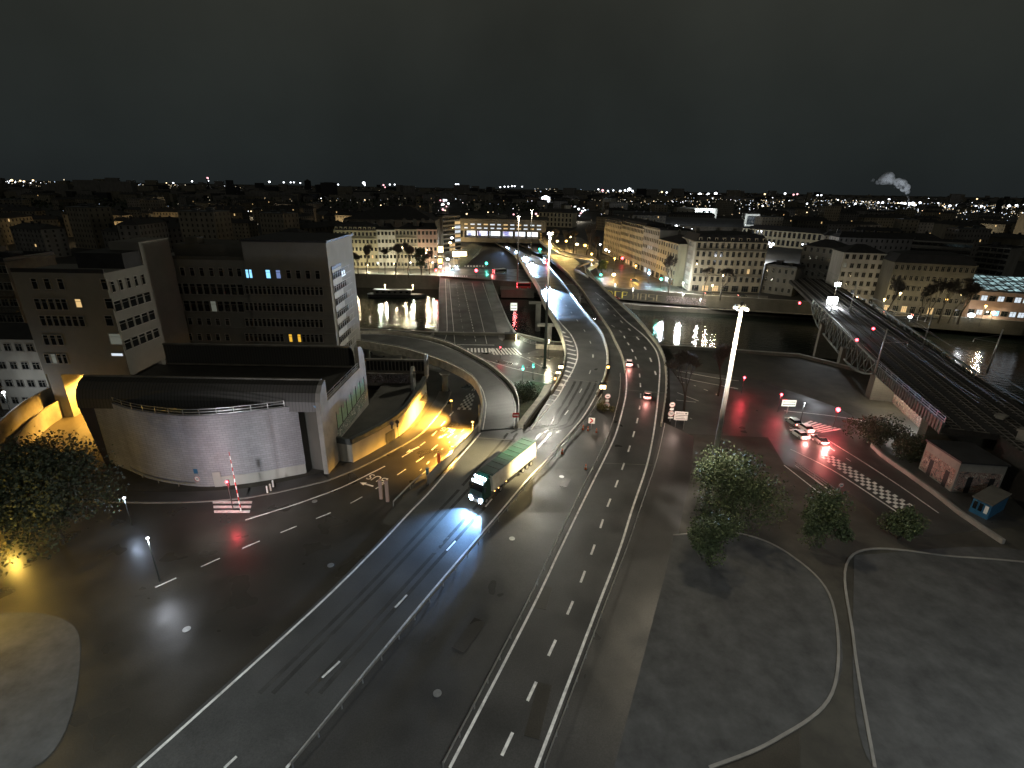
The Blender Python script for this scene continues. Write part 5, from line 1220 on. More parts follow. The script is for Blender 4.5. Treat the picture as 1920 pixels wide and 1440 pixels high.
for x, y, yt, s, lab in ((637, 511, 491, .75, 'star bright white lamp leftmost among the far quay trees'), (710, 513, 493, .95, 'largest star bright white lamp among the far quay trees'), (770.5, 513, 492, .85, 'star bright white lamp left of the bright street corner'), (812, 512, 492, .75, 'white lamp right at the corner of the bright street')):
    b_ = W(x, y); street_lamp(x, y, HT(x, yt, b_), lab, 13000, (.85, 1, .8), 'g_white', GQ, s*.5)
for k, (x, y, yt, s, pw, lab) in enumerate(((623, 505, 470, .5, 9000, 'curved neck lamp beside the reddish quayside building'), (757, 508, 464, .55, 20000, 'tall curved lamp in front of the grey quayside building'), (690, 508, 497, .4, 18000, 'low warm lamp lighting the foot of the dormer block'), (665, 506, 478, .35, 9000, 'warm lamp behind the leftmost far quay tree'), (800, 508, 474, .6, 24000, 'warm lamp before the pinkish corner building'), (740, 509, 494, .3, 16000, 'low warm lamp in front of the narrow quayside building'))):
    b_ = W(x, y); street_lamp(x, y, HT(x, yt, b_), lab, pw, (1, .82, .5), 'g_warm', 'warm lamps in front of the far quay facades', s)
# the brilliantly lit street
for k, (x, y, yt, s, pw, g, c) in enumerate(((829, 500, 470, .9, 40000, 'g_white', WARM), (845, 490, 455, 1.0, 50000, 'g_warm', WARM), (833, 470, 440, .9, 40000, 'g_warm', WARM), (848, 478, 446, 1.1, 40000, 'g_white', WHITE), (828, 452, 425, 1.0, 40000, 'g_warm', WARM), (840, 500, 486, 1.1, 26000, 'g_white', WARM), (853, 496, 478, 1.4, 40000, 'g_white', WARM), (828, 440, 415, 1.1, 60000, 'g_white', WARM), (826, 512, 500, .8, 9000, 'g_white', WARM), (858, 488, 474, 1.2, 30000, 'g_warm', WARM))):
    b_ = W(x, y); street_lamp(x, y, HT(x, yt, b_), 'glaring lamp over the bright street between the quay row and the interchange', pw, c, g, 'lamps of the bright street', s)
for k in range(34):
    t = rnd()**.8; x = 832-6*t+U(-5, 7)*(1-t*.5)+ (14*(1-t) if rnd() > .6 else 0); y = 398-t*42
    p = W(x, y, 7); b = MB(); b.ball((0, 0, 0), .0013*p.length*U(.7, 1.5), 6); o = b.build('distant_lamp', M[random.choice(['far_p', 'far_w', 'far_w', 'far_y', 'far_p'])]); o.location = p
    tag(o, 'one of the crowded pink and white lights far up the bright boulevard', 'light', 'lights up the boulevard')
for k, (x, y, yt, s, pw, lab) in enumerate(((1044, 478, 452, 1.0, 50000, 'sodium lamp glowing among the trees nearest the interchange'), (1060, 484, 452, 1.0, 50000, 'sodium lamp glowing in the middle of the tree square'), (1080, 488, 458, 1.2, 60000, 'sodium lamp glowing behind the tallest dark trunk of the square'), (1095, 492, 460, 1.2, 60000, 'sodium lamp glowing right of the tree square'), (1035, 466, 436, .9, 60000, 'sodium lamp glowing high above the ramp by the interchange'), (1108, 496, 476, .9, 20000, 'small sodium lamp above the exit ramp bend'), (1068, 470, 444, .9, 50000, 'sodium lamp at the back of the tree square'))):
    b_ = W(x, y); street_lamp(x, y, HT(x, yt, b_), lab, pw, (1, .62, .2), 'g_yel' if k % 2 else 'g_warm', 'lamps among the trees of the square', s)
for k, (x, y, yt, s, pw, g, c, lab) in enumerate(((1122, 505, 458, .6, 9000, 'g_white', WHITE, 'tall white lamp at the foot of the receding row'), (1133, 508, 468, .9, 16000, 'g_white', WHITE, 'brighter white lamp right of the exit ramp bend'), (1139, 510, 471, .5, 10000, 'g_white', WHITE, 'thin white lamp beside the brighter one'), (1150, 514, 484, .6, 26000, 'g_yel', SOD, 'yellow lamp lighting the long beige building'), (1190, 520, 498, .6, 24000, 'g_yel', SOD, 'yellow lamp lighting the foot of the receding row'), (1150, 526, 515, 1.2, 5000, 'g_warm', WARM, 'cluster lamp on the street below the receding row'), (1215, 532, 512, .9, 18000, 'g_white', (.5, .75, 1), 'blue white lamp under the bright shop sign'), (1238, 540, 523, .8, 9000, 'g_green', (.3, 1, .9), 'cyan lamp by the pedestrian crossing'), (1247, 548, 522, .7, 26000, 'g_white', WHITE, 'white lamp in front of the lower beige building'), (1126, 521, 515, .7, 6000, 'g_green', (.2, 1, .8), 'cyan lamp beside the exit ramp'))):
    b_ = W(x, y); street_lamp(x, y, HT(x, yt, b_), lab, pw, c, g, 'lamps of the street right of the motorway', s)
street_lamp(1278, 552, 6, 'lamp flooding the white end facade of the corner block', 52000, (1, 1, .9), 'g_white', None, .4, 0)
for k, (x, y, z, yt, s, lab) in enumerate(((1150, 575, -5, 533, .5, 'white lamp on the lower quay near the yellow lettering'), (1183, 582, -5, 541, .5, 'warm white lamp on the lower quay between the two painted words'), (1277, 580, -5, 551, .7, 'bright white lamp on the lower quay below the white end facade'), (1310, 585, -5, 560, .3, 'dim lamp at the right end of the lower quay'))):
    b_ = W(x, y, z); street_lamp(x, y, WD(x, yt, math.hypot(b_.x, b_.y)).z-z, lab, 26000, (1, .95, .85), 'g_white', 'lamps on the lower quay', s*.6, z)
for k, (x, y, yt, s, pw, g, lab) in enumerate(((1349, 562, 515, .5, 16000, 'g_warm', 'tall lamp in front of the middle of the corner block'), (1332, 560, 534, .4, 14000, 'g_warm', 'warm lamp by the lit door of the corner block'), (1675, 596, 548, .5, 9000, 'g_warm', 'curved lamp before the long dark stone block'), (1650, 592, 560, .5, 15000, 'g_yel', 'sodium lamp left of the curved lamp on the right quay'), (1762, 602, 560, .4, 8000, 'g_yel', 'sodium lamp between the leaning quay trees'), (1787, 604, 551, .5, 7000, 'g_warm', 'white yellow lamp behind the rightmost quay trees'), (1835, 612, 572, .5, 7000, 'g_yel', 'orange lamp in front of the lit pavilion'), (1600, 585, 556, .3, 8000, 'g_warm', 'lamp below the plain grey block'))):
    b_ = W(x, y); street_lamp(x, y, HT(x, yt, b_), lab, pw, (1, .8, .45), g, 'lamps along the right quay', s)
street_lamp(1703, 605, WD(1703, 579, 285).z, 'star shaped violet white lamp below the right quay', 7000, WHITE, 'g_white', None, .8, -1)
street_lamp(1816, 606, 3.5, 'white lamp low on the right quay wall whose light falls on the river', 12000, WHITE, 'g_white', None, 1.3, -1)
street_lamp(1855, 608, 5, 'yellow white lamp on the right quay before the pavilion', 8000, WARM, 'g_warm', None, .8, -1)
street_lamp(30, 800, 8, 'white lamp by the pale branches at the left edge', 1500, WHITE, 'g_white', None, .35)
street_lamp(248, 985, 5.0, 'blue white lamp low beside the dark tree at the lower left', 500, (.6, .75, 1), 'g_white', None, .22)
bl = street_lamp(300, 1090, 7, 'added lamp on the wide road below the curved building', 1200, (.85, .9, 1), 'g_white', None, .2)
lamp('wall_fill_spot', bl, (0, .4, 7.2), 17000, (.96, .95, 1), 110, .8, aim=(.42, 1, -.03), blend=1)  # this lamp and its spot are added to light the curved wall
street_lamp(10, 1010, 5, 'sodium lamp hidden inside the dark tree at the lower left', 2500, (1, .62, .1), 'g_yel', None, .25)
street_lamp(-60, 1150, 7, 'sodium lamp beyond the left edge below the dark tree', 9000, (1, .62, .1), 'g_yel', None, .25)
street_lamp(1349, 803, 6, 'small cyan white lamp behind the cars', 600, WHITE, 'g_white', None, .16) if False else None
street_lamp(1499, 797, 5.5, 'slim post with a small white lamp beside the pedestrian crossing', 500, WHITE, 'g_white', None, .16)
# barge lamps and barge
bw_ = W(744, 556, -7); bg_ = empty('barge', (bw_.x, bw_.y, -7), 'dark moored barge with two warm lamps on its cabin roof', 'barge', None, .03)
b = MB(); hull = [(-15, -2.6), (11, -2.8), (16, 0), (11, 2.8), (-15, 2.6), (-16, 0)]; b.prism(hull, -.4, 1.5); b.build('hull', M['black'], bg_)
b = MB(); b.box((-2, 0, 2.6), (20, 4.2, 2.2)); b.build('cabin', M['darkwall'], bg_); b = MB(); b.box((-2, 0, 3.8), (21, 4.8, .2)); b.build('cabin_roof', M['zinc'], bg_)
for k in range(6): b = MB(); b.box((-10+k*3.2, -2.14, 2.8), (1.5, .08, .9)); b.build('window', M['glass_d'], bg_)
for x in (-6, 9):
    b = MB(); b.cyl((x, 0, 3.8), (x, 0, 6.2), .06); b.ball((x, 0, 6.3), .35); b.build('deck_lamp', M['g_warm'], bg_); lamp('deck_light', bg_, (x, -.3, 5.6), 4500, WARM, radius=.3)

def signal(x, y, h, state, label, group='traffic signals', z=0, scale=1.0, watts=900, rz=0, lens=.2):
    p = W(x, y, z); r = empty('traffic_signal', tuple(p), label, 'traffic light', group, rz)
    b = MB(); b.cyl((0, 0, 0), (0, 0, h-.9*scale), .08, .07, 8); b.build('pole', M['darksteel'], r)
    b = MB(); b.box((0, .1, h-.3*scale), (.42*scale, .25, 1.15*scale)); b.build('housing', M['black'], r)
    for k, s in enumerate(('red', 'amber', 'green')):
        b = MB(); on = s == state; b.ball((0, -.08, h+.08*scale-.38*k*scale), (lens if on else .11)*scale, 10); b.build('lens', M['g_'+s] if on else M['black'], r)
    if p.y > 100: watts *= .6
    if watts: lamp('signal_light', r, (0, -.6, h-.2), watts, {'red': (1, .06, .08), 'green': (.1, 1, .75), 'amber': (1, .5, .1)}[state], radius=.15)
    return r
signal(437, 955, 5.2, 'red', 'red traffic light on a slim pole beside the striped mast at the lower left', watts=500)
signal(980, 716, 4.5, 'green', 'green traffic light left of the pair by the planted verge', watts=1200, lens=.26)
signal(999, 712, 4.5, 'green', 'green traffic light right of the pair by the planted verge', watts=900, lens=.22)
signal(938, 672, 3.6, 'red', 'small red traffic light by the first pedestrian crossing', watts=300, lens=.2)
signal(1390, 738, 4.5, 'red', 'red traffic light beside the quay road, left of the pair beyond the mast', watts=1800, lens=.3)
signal(1458, 772, 4.5, 'red', 'red traffic light next to the grey direction board', watts=1800, lens=.3)
signal(1561, 806, 5.0, 'red', 'brightest red traffic light hanging above the quay road crossing', watts=3200, lens=.45)
signal(893, 521, 4.2, 'red', 'big red traffic light at the far end of the road bridge', watts=9000, lens=.9)
signal(831, 522, 4.2, 'red', 'red traffic light at the far left corner of the road bridge', watts=5000, lens=.7)
signal(818, 520, 4.0, 'red', 'red traffic light just outside the left railing of the road bridge', watts=2500, lens=.6)
signal(912, 505, 4.5, 'green', 'green traffic light beyond the far end of the road bridge', watts=6000, lens=.8)
signal(1018, 502, 6, 'green', 'green lights beside the motorway near the interchange', watts=6000, lens=.9) if False else None
signal(1012, 478, 5, 'green', 'green traffic light glowing in the bushes left of the pale ramp', watts=14000, lens=.9)
signal(1166+0, 495, 4, 'red', 'red traffic light on the street below the receding row', watts=4000, lens=.9)

# striped mast at the lower left
p = W(452, 958); r = empty('striped_mast', tuple(p), 'red and white striped barrier mast standing beside the red traffic light', 'mast'); hs_ = HT(441, 845, p)
b = MB(); n_ = 16
for k in range(n_): b.cyl((0, 0, hs_*k/n_), (0, 0, hs_*(k+1)/n_), .11-.004*k, n=8, m=k % 2)
b.build('mast', [M['white'], M['red']], r)
# signs
def round_sign(parent, z, rad, y=-.08, fc='white', ring=True, x=0, text=None):
    b = MB(); b.cyl((x, y, z), (x, y-.05, z), rad, n=24); b.build('sign_face', M['white'], parent)
    b = MB()
    for k in range(24):
        a = 2*math.pi*k/24; a2 = 2*math.pi*(k+1)/24; b.beam((x+rad*.88*math.cos(a), y-.07, z+rad*.88*math.sin(a)), (x+rad*.88*math.cos(a2), y-.07, z+rad*.88*math.sin(a2)), rad*.22, .05)
    b.build('sign_border', M['red'], parent)
    if text:
        fc_ = bpy.data.curves.new('sign_text', 'FONT'); fc_.body = text; fc_.size = rad*1.1; fc_.align_x = 'CENTER'; fc_.align_y = 'CENTER'
        t = bpy.data.objects.new('sign_text', fc_); col.objects.link(t); me = bpy.data.meshes.new_from_object(t.evaluated_get(bpy.context.evaluated_depsgraph_get())); bpy.data.objects.remove(t); me.materials.clear(); me.materials.append(M['black'])
        link('sign_lettering', me, parent, (x, y-.1, z), (math.pi/2, 0, 0))
    else:
        b = MB(); b.box((x, y-.08, z), (rad*1.0, .03, rad*.3)); b.build('sign_symbol', M['black'], parent)
def speed_post(x, y, z, label, ytop):
    p = W(x, y, z); r = empty('speed_sign', tuple(p), label, 'road sign', 'pairs of round signs beside the motorway'); h = HT(x, ytop, p)-z
    b = MB(); b.cyl((0, 0, 0), (0, 0, h), .07); b.build('pole', M['steel'], r)
    round_sign(r, h-.6, .62); b = MB(); b.box((0, -.12, h-1.65), (.8, .05, .5)); b.build('plate', M['white'], r); round_sign(r, h-2.75, .68, text='70'); b = MB(); b.box((0, -.12, h-3.7), (1.1, .05, .35)); b.build('plate', M['white'], r)
    lamp('sign_light', r, (0, -2.5, h+.5), 260, (1, .75, .6), radius=.2)
speed_post(1137, 768, 2.9, 'pair of round red bordered signs on the grass between the carriageways', 738)
speed_post(1256, 790, 2.4, 'pair of round red bordered signs at the end of the outer parapet', 753)
p = W(1273, 805, .2); r = empty('direction_sign', tuple(p), 'two white direction boards on posts beside the outer parapet end', 'road sign', None, -.1); h = HT(1273, 772, p)
b = MB(); b.cyl((-.9, 0, 0), (-.9, 0, h-1), .06); b.cyl((.9, 0, 0), (.9, 0, h-1), .06); b.build('posts', M['steel'], r)
b = MB(); b.box((0, -.1, h-.45), (2.9, .06, .8)); b.build('board', M['white'], r); b = MB(); b.box((0, -.1, h-1.55), (2.9, .06, 1.1)); b.build('board', M['white'], r)
b = MB()
for k in range(3): b.box((-.25, -.15, h-.3-.25*k if k < 2 else h-1.3), (1.8, .02, .09))
b.box((-.1, -.15, h-1.7), (2.0, .02, .09)); b.box((1.0, -.15, h-.45), (.4, .02, .35)); b.build('board_lines', M['black'], r)
lamp('sign_light', r, (0, -3, h), 420, (1, .72, .6), radius=.2)
p = W(1108, 806, 2.1); r = empty('chevron_sign', tuple(p), 'square orange and black chevron board behind the traffic cones', 'road sign', None, -.2); h = HT(1108, 783, p)-2.1
b = MB(); b.cyl((0, 0, 0), (0, 0, h-1), .06); b.build('pole', M['steel'], r); b = MB(); b.box((0, -.1, h-.65), (1.35, .06, 1.3)); b.build('board', M['white'], r)
b = MB(); b.beam((-.3, -.15, h-.15), (.25, -.15, h-.65), .02, .3); b.beam((.25, -.15, h-.65), (-.3, -.15, h-1.15), .02, .3); b.build('chevron', M['red'], r); lamp('sign_light', r, (0, -2, h), 160, (1, .8, .6), radius=.2)
p = W(967, 790, 2.7); r = empty('no_entry_sign', tuple(p), 'red no entry board on the outer parapet of the loop ramp', 'road sign', None, .1)
b = MB(); b.cyl((0, 0, 0), (0, 0, 1.4), .05); b.build('pole', M['steel'], r); b = MB(); b.box((0, -.08, 1.5), (1.4, .06, 1.1)); b.build('board', M['red'], r); b = MB(); b.box((0, -.13, 1.5), (1.1, .03, .25)); b.build('bar', M['white'], r)
def lightbox(x, y, z, label, w, h, n=2):
    p = W(x, y, z); r = empty('warning_panel', tuple(p), label, 'warning panel', 'warning panels on the motorway edges')
    b = MB(); b.cyl((0, 0, 0), (0, 0, 1.6), .06); b.box((0, .1, 1.6+h/2), (w, .14, h)); b.build('panel', M['black'], r)
    for k in range(n): b = MB(); b.box(((k-(n-1)/2)*w/n, -.01, 1.6+h*.35), (w/n*.72, .06, h*.5)); b.build('lamp', M['g_amber' if n == 1 else 'g_warm'], r)
lightbox(1129, 742, 3.5, 'black panel with two pale yellow lamps at the median', 1.6, 1.8)
lightbox(1051, 702, 4.7, 'orange striped panel on the left parapet above the verge', 1.3, 1.3)
lightbox(1046, 712, 4.4, 'red and white panel just below the orange striped panel', 1.3, .9)
lightbox(1040, 724, 4.0, 'small orange marker on the left parapet bend', .6, 1.2, 1)
lightbox(1139, 702, 4.6, 'dark marker panel on the median above the two lamp panel', .9, 1.2, 1)
lightbox(1110, 668, 5.5, 'small black camera box beside the westbound lanes', .5, .5, 1) if False else None
for k, (x, y, z, lab) in enumerate(((1093, 806, 2.1, 'orange traffic cone leftmost below the chevron board'), (1102, 808, 2.0, 'orange traffic cone second from the left below the chevron board'), (1118, 812, 1.9, 'orange traffic cone right of the chevron board'), (1054, 851, 1.4, 'orange traffic cone standing alone near the closed lane edge'), (1098, 880, 1.0, 'orange traffic cone lowest on the closed median lane'))):
    p = W(x, y, z); r = empty('traffic_cone', tuple(p), lab, 'traffic cone', 'traffic cones on the closed strip')
    b = MB(); b.box((0, 0, .04), (.55, .55, .08)); b.build('base', M['rubber'], r); b = MB(); b.cyl((0, 0, .08), (0, 0, 1.15), .24, .05, 14); b.build('cone', M['orange'], r, True); b = MB(); b.cyl((0, 0, .5), (0, 0, .75), .175, .115, 14); b.build('white_band', M['white'], r, True)
for k, (x, y, lab) in enumerate(((802, 893, 'small lit marker post at the tip of the island between bus road and motorway'), (824, 884, 'tall orange and white marker panel at the end of the retaining wall'), (715, 935, 'left one of two dark square pillars at the island'), (727, 940, 'right one of two dark square pillars at the island'))):
    p = W(x, y, .3); hp_ = (1.6, 3.6, 3.6, 3.9)[k]; b = MB(); b.box((0, 0, hp_/2), (.5, .45, hp_)); b.box((0, 0, hp_+.06), (.6, .55, .12)); o = b.build('bollard', M[('blue', 'orange', 'pink', 'pink')[k]]); o.location = p; tag(o, lab, 'post')
for k, (x, y) in enumerate(((502, 925), (508, 921), (513, 914))):
    p = W(x, y); b = MB(); b.cyl((0, 0, 0), (0, 0, 1.3), .14, .14, 10); b.ball((0, 0, 1.35), .15); o = b.build('bollard', M['white']); o.location = p; tag(o, ('pale bollard lowest of three before the curved building', 'pale bollard in the middle of three before the curved building', 'pale bollard highest of three before the curved building')[k], 'bollard', 'bollards before the curved building')
guard(P0([(245, 883), (275, 899), (320, 910), (365, 914), (382, 908)], 0), 'curved crash barrier at the foot of the curved building', group=None)
guard(P0([(738, 948), (770, 915), (802, 888)], .3), 'thin guard rail along the island between bus road and motorway', group=None)
p = W(374, 912); r = empty('road_sign', tuple(p), 'round sign with a dark plate at the end of the curved crash barrier', 'road sign'); b = MB(); b.cyl((0, 0, 0), (0, 0, 3.6), .06); b.build('pole', M['steel'], r); round_sign(r, 1.6, .5); b = MB(); b.box((0, -.08, 3.1), (.7, .05, .9)); b.build('plate', M['blue'], r)
p = W(386, 905); r = empty('parked_trailer_box', tuple(p), 'white utility box beside the round sign', 'utility box'); b = MB(); b.box((0, 0, .8), (1.4, .8, 1.5)); b.build('cabinet', M['white'], r); b = MB(); b.box((0, 0, 1.6), (1.5, .9, .12)); b.build('lid', M['darksteel'], r)
def twin_head(x, y, ytop, label):
    p = W(x, y); r = empty('signal_back', tuple(p), label, 'traffic light', 'unlit traffic lights seen against the yellow wall'); h = HT(x, ytop, p)
    b = MB(); b.cyl((0, 0, 0), (0, 0, h-1), .05); b.build('pole', M['black'], r); b = MB(); b.cyl((0, -.1, h-.35), (0, .1, h-.35), .42, n=16); b.box((0, 0, h-1.1), (.36, .3, .8)); b.build('housing', M['black'], r)
twin_head(747, 822, 788, 'black traffic light seen from behind against the yellow wall, right of two'); twin_head(737, 829, 791, 'black traffic light seen from behind against the yellow wall, left of two')
# river navigation board and direction board beside the crossing
for x, y, z, yt, w, hb_, label in ((963, 600, 0, 568, 2.6, 3.0, 'white navigation board on a post above the river beside the road bridge'), (1475, 775, 0, 749, 3.4, 1.6, 'grey striped direction board next to the red traffic light')):
    p = W(x, y, z); h = HT(x, yt, p)-z; r = empty('notice_board', tuple(p), label, 'sign board'); b = MB(); b.cyl((0, 0, 0), (0, 0, h-hb_), .1); b.build('pole', M['steel'], r); b = MB(); b.box((0, 0, h-hb_/2), (w, .12, hb_)); b.build('board', M['white'], r)
    b = MB(); b.box((0, -.09, h-hb_*.3), (w*.85, .04, hb_*.12)); b.box((0, -.09, h-hb_*.7), (w*.85, .04, hb_*.12)); b.build('board_lines', M['darksteel'], r); lamp('board_light', r, (0, -2, h-hb_/2), 350, (.9, 1, .85), radius=.3)
p = W(1573-310, 1000) if False else W(1573, 924); r = empty('road_sign', tuple(p), 'small round sign at the tip of the triangular traffic island', 'road sign'); b = MB(); b.cyl((0, 0, 0), (0, 0, 1.6), .05); b.build('pole', M['steel'], r); round_sign(r, 1.6, .45)
# lit shelter by the bridge
p = W(957, 640); r = empty('bus_shelter', tuple(p), 'dark shelter with a glowing panel at the right side of the bridge end', 'shelter'); b = MB(); b.box((0, 1, 2.6), (4.2, 2.2, .18)); b.box((0, 2, 1.3), (4.0, .1, 2.5)); b.build('shelter_frame', M['black'], r); b = MB(); b.box((2.0, .8, 1.2), (.2, 1.4, 1.8)); b.build('advert_panel', M['g_warm'], r); lamp('advert_light', r, (2.6, .5, 1.5), 2200, (.9, 1, .8), radius=.4)
street_lamp(1028, 672, 6, 'lamp lighting the pale kerb by the viaduct at the bridge junction', 3500, (1, .9, .6), 'g_warm', None, .22)
p = W(1030, 655); b = MB(); b.box((0, 0, .7), (9, .6, 1.4)); b.box((0, 0, 1.45), (9.2, .8, .14)); o = b.build('lit_wall', M['parapet']); o.location = p; o.rotation_euler = (0, 0, -.15); tag(o, 'pale lit wall at the corner of the bridge junction under the viaduct', 'wall')
# box on top of the first speed sign etc: floating river works
p = W(970, 550, -5)
b = MB(); b.box((0, 0, 2), (18, 10, 4)); b.box((0, 0, 4.2), (19, 11, .4)); o = b.build('quay_platform', M['quay']); o.location = (p.x, p.y, -6.5); tag(o, 'stone platform jutting from the far quay below the viaduct', 'platform')
street_lamp(985, 541, 3, 'small lamp on the quay platform below the viaduct', 5000, (1, .95, .8), 'g_white', None, .4, 0)

# glowing panels added to make the boulevard blaze
for k, (x, y, h_, w_, m_) in enumerate(((824.5, 478, 7, 5, 'g_warm'), (824, 455, 9, 6, 'w_white'), (824, 498, 5, 4, 'g_yel'), (862, 486, 6, 10, 'g_warm'), (853, 462, 9, 8, 'w_warm'), (824.5, 425, 12, 8, 'g_warm'), (846, 440, 9, 10, 'g_warm'))):
    p = W(x, y); r = empty('shop_front', tuple(p), ('added glow panel on the left side of the bright street near the quay', 'added pale glow panel farther up the left side of the bright street', 'added orange glow panel at the quay corner of the bright street', 'wide added glow panel on the right side of the bright street', 'added warm glow panel below the stair hall', 'added glow panel far up the left side of the bright street', 'added broad glow panel far up the right side of the bright street')[k], 'glow panel', 'added glow panels of the bright street')
    b = MB(); b.box((0, 0, h_/2+.6), (w_, .4, h_*.6)); b.build('glow_panel', M[m_], r); b = MB(); b.box((0, .3, h_/2+.6), (w_+1, .4, h_)); b.box((0, -.3, h_+.6), (w_+1, 1.2, .4)); b.build('panel_frame', M['concrete_d'], r)
# ================================================================== VEHICLES
def wheel(parent, x, y, r, w, nm='wheel'):
    o = link(nm, None, parent, (x, y, r)); 
    b = MB(); b.cyl((-w/2, 0, 0), (w/2, 0, 0), r, n=18); t = b.build('tyre', M['rubber'], o, False)
    b = MB(); b.cyl((-w/2-.01, 0, 0), (w/2+.01, 0, 0), r*.58, n=12); b.build('rim', M['steel'], o)
CAR = {}
def make_car(loc, rz, label, paint, group=None, brake=False, head=0, van=False, tailw=0):
    r = empty('car', loc, label, 'car', group, rz)
    # cross-sections along the length: y, half width, z low, z belt
    S = [(-2.15, .70, .45, .80), (-2.05, .84, .30, .95), (-1.4, .90, .26, 1.0), (0, .92, .25, .98), (1.1, .90, .26, .92), (1.85, .84, .30, .78), (2.12, .66, .42, .62)]
    b = MB()
    R_ = [[(-w*.96, y, z0), (-w, y, (z0+z1)*.5), (-w*.93, y, z1), (w*.93, y, z1), (w, y, (z0+z1)*.5), (w*.96, y, z0)] for y, w, z0, z1 in S]
    for A, B in zip(R_, R_[1:]):
        for k in range(6): b.face([A[k], A[(k+1) % 6], B[(k+1) % 6], B[k]])
    b.face(R_[0][::-1]); b.face(R_[-1]); body = b.build('body', M[paint], r)
    zt = 2.1 if van else 1.45; yf = (1.2, .9) if van else (1.15, .35)
    b = MB(); lo = [(-.84, -2.0 if van else -1.75, .97), (.84, -2.0 if van else -1.75, .97), (.84, yf[0], .92), (-.84, yf[0], .92)]; hi = [(-.66, -1.9 if van else -1.15, zt), (.66, -1.9 if van else -1.15, zt), (.66, yf[1], zt), (-.66, yf[1], zt)]
    for k in range(4): b.face([lo[k], lo[(k+1) % 4], hi[(k+1) % 4], hi[k]])
    b.face(hi); b.build('window_glass', M['glass_v'], r)
    b = MB(); b.box((0, (hi[0][1]+yf[1])/2, zt+.02), (1.36, yf[1]-hi[0][1], .07)); b.build('roof', M[paint], r)
    for x in (-.8, .8):
        for y in (-1.35, 1.35): wheel(r, x, y, .33, .22)
        b = MB(); b.box((x*.84, 2.05, .66), (.34, .14, .18)); b.build('headlight', M['g_blue'] if head else M['white'], r)
        b = MB(); b.box((x*.84, -2.13, .82), (.34, .12, .2)); b.build('tail_light', M['g_tail'], r)
        b = MB(); b.box((x*1.28, .85, 1.02), (.2, .12, .14)); b.build('mirror', M['black'], r)
    b = MB(); b.box((0, -2.17, .6), (.55, .04, .13)); b.build('number_plate', M['white'], r)
    if head:
        for x in (-.66, .66): lamp('headlight_beam', r, (x, 2.25, .7), head, (.36, .6, 1), 80, .12, aim=(0, 1, -.3), blend=1)
    if tailw: lamp('tail_glow', r, (0, -2.6, .75), tailw, (1, .35, .3), radius=.35)
    return r
def heading(a, c): d = c-a; return math.atan2(d.y, d.x)-math.pi/2
def onroad(x, y, x2, y2, **k):
    a = W(x, y, zr(y)+.01); c = W(x2, y2, zr(y2)+.01); return tuple(a), heading(a, c)
l, h = onroad(1179, 684, 1177, 660); make_car(l, h, 'pale car driving away, upper of the two on the right hand motorway lanes', 'white', 'cars driving away on the eastbound lanes', tailw=420)
l, h = onroad(1213.5, 745, 1217, 715); make_car(l, h, 'silver car driving away, lower of the two on the right hand motorway lanes', 'steel', 'cars driving away on the eastbound lanes', tailw=420)
l, h = onroad(1027, 540, 1046, 572); make_car(l, h, 'car with dazzling blue white headlights coming over the river on the westbound lanes', 'darksteel', 'oncoming cars on the westbound lanes', head=900000)
l, h = onroad(997, 494, 1015, 520); make_car(l, h, 'oncoming car with pinkish white headlights behind the dazzling blue one', 'white', 'oncoming cars on the westbound lanes', head=520000)
l, h = onroad(984, 482, 998, 498); make_car(l, h, 'oncoming car third in line on the westbound lanes', 'white', 'oncoming cars on the westbound lanes', head=250000)
l, h = onroad(950, 464, 965, 475); make_car(l, h, 'oncoming car with blue white headlights leaving the interchange', 'white', 'oncoming cars on the westbound lanes', head=30000)
l, h = onroad(968, 471, 982, 483); make_car(l, h, 'oncoming car emerging under the interchange beside another', 'darksteel', 'oncoming cars on the westbound lanes', head=30000)
# lorry going away near the far end (red tail lamps)
def flatcar(x, y, x2, y2, label, paint, z=0.012, **k):
    a = W(x, y, z); c = W(x2, y2, z); return make_car(tuple(a), heading(a, c), label, paint, k.pop('group', None), **k)
flatcar(1535, 828, 1515, 812, 'car with bright red brake lamps last in the queue on the quay road', 'darksteel', tailw=2600, group='cars queuing on the quay road')
flatcar(1508, 806, 1490, 794, 'pale car in the middle of the queue on the quay road', 'white', tailw=900, group='cars queuing on the quay road')
flatcar(1487, 795, 1470, 783, 'car at the head of the queue on the quay road', 'steel', tailw=900, group='cars queuing on the quay road')
flatcar(1497, 818, 1480, 806, 'pale car in the nearer lane beside the queue on the quay road', 'white', tailw=900, group='cars queuing on the quay road')
flatcar(1155, 561, 1175, 563, 'red car parked on the lower quay under the yellow lettering', 'red', z=-4.99)
for k, (x, y, lab) in enumerate(((1330, 556, 'dark car parked before the corner block, left of two'), (1392, 560, 'dark car parked before the corner block, right of two'), (1190, 530, 'dark car on the street below the receding row'), (1640, 590, 'dark car parked leftmost on the right quay'), (1668, 592, 'dark car parked second on the right quay'), (1720, 597, 'grey car parked third on the right quay'))):
    flatcar(x, y-3, x+20, y-2, lab, 'darksteel', group='cars parked on the far bank')
# delivery van with lit side on the bridge approach (red and white)
a = W(980, 541, 0)

for k, (x, y, x2, y2, lab, tl) in enumerate(((831, 511, 831, 490, 'car with red tail lamps entering the bright street from the quay', 2500), (829, 494, 829, 470, 'car with red tail lamps farther up the bright street', 2500), (846, 506, 848, 520, 'car with white headlights leaving the bright street', 0), (856, 500, 858, 515, 'second car with white headlights leaving the bright street', 0))):
    flatcar(x, y, x2, y2, lab, 'darksteel', z=.03, group='cars on the bright street', tailw=tl, head=0 if tl else 1500)
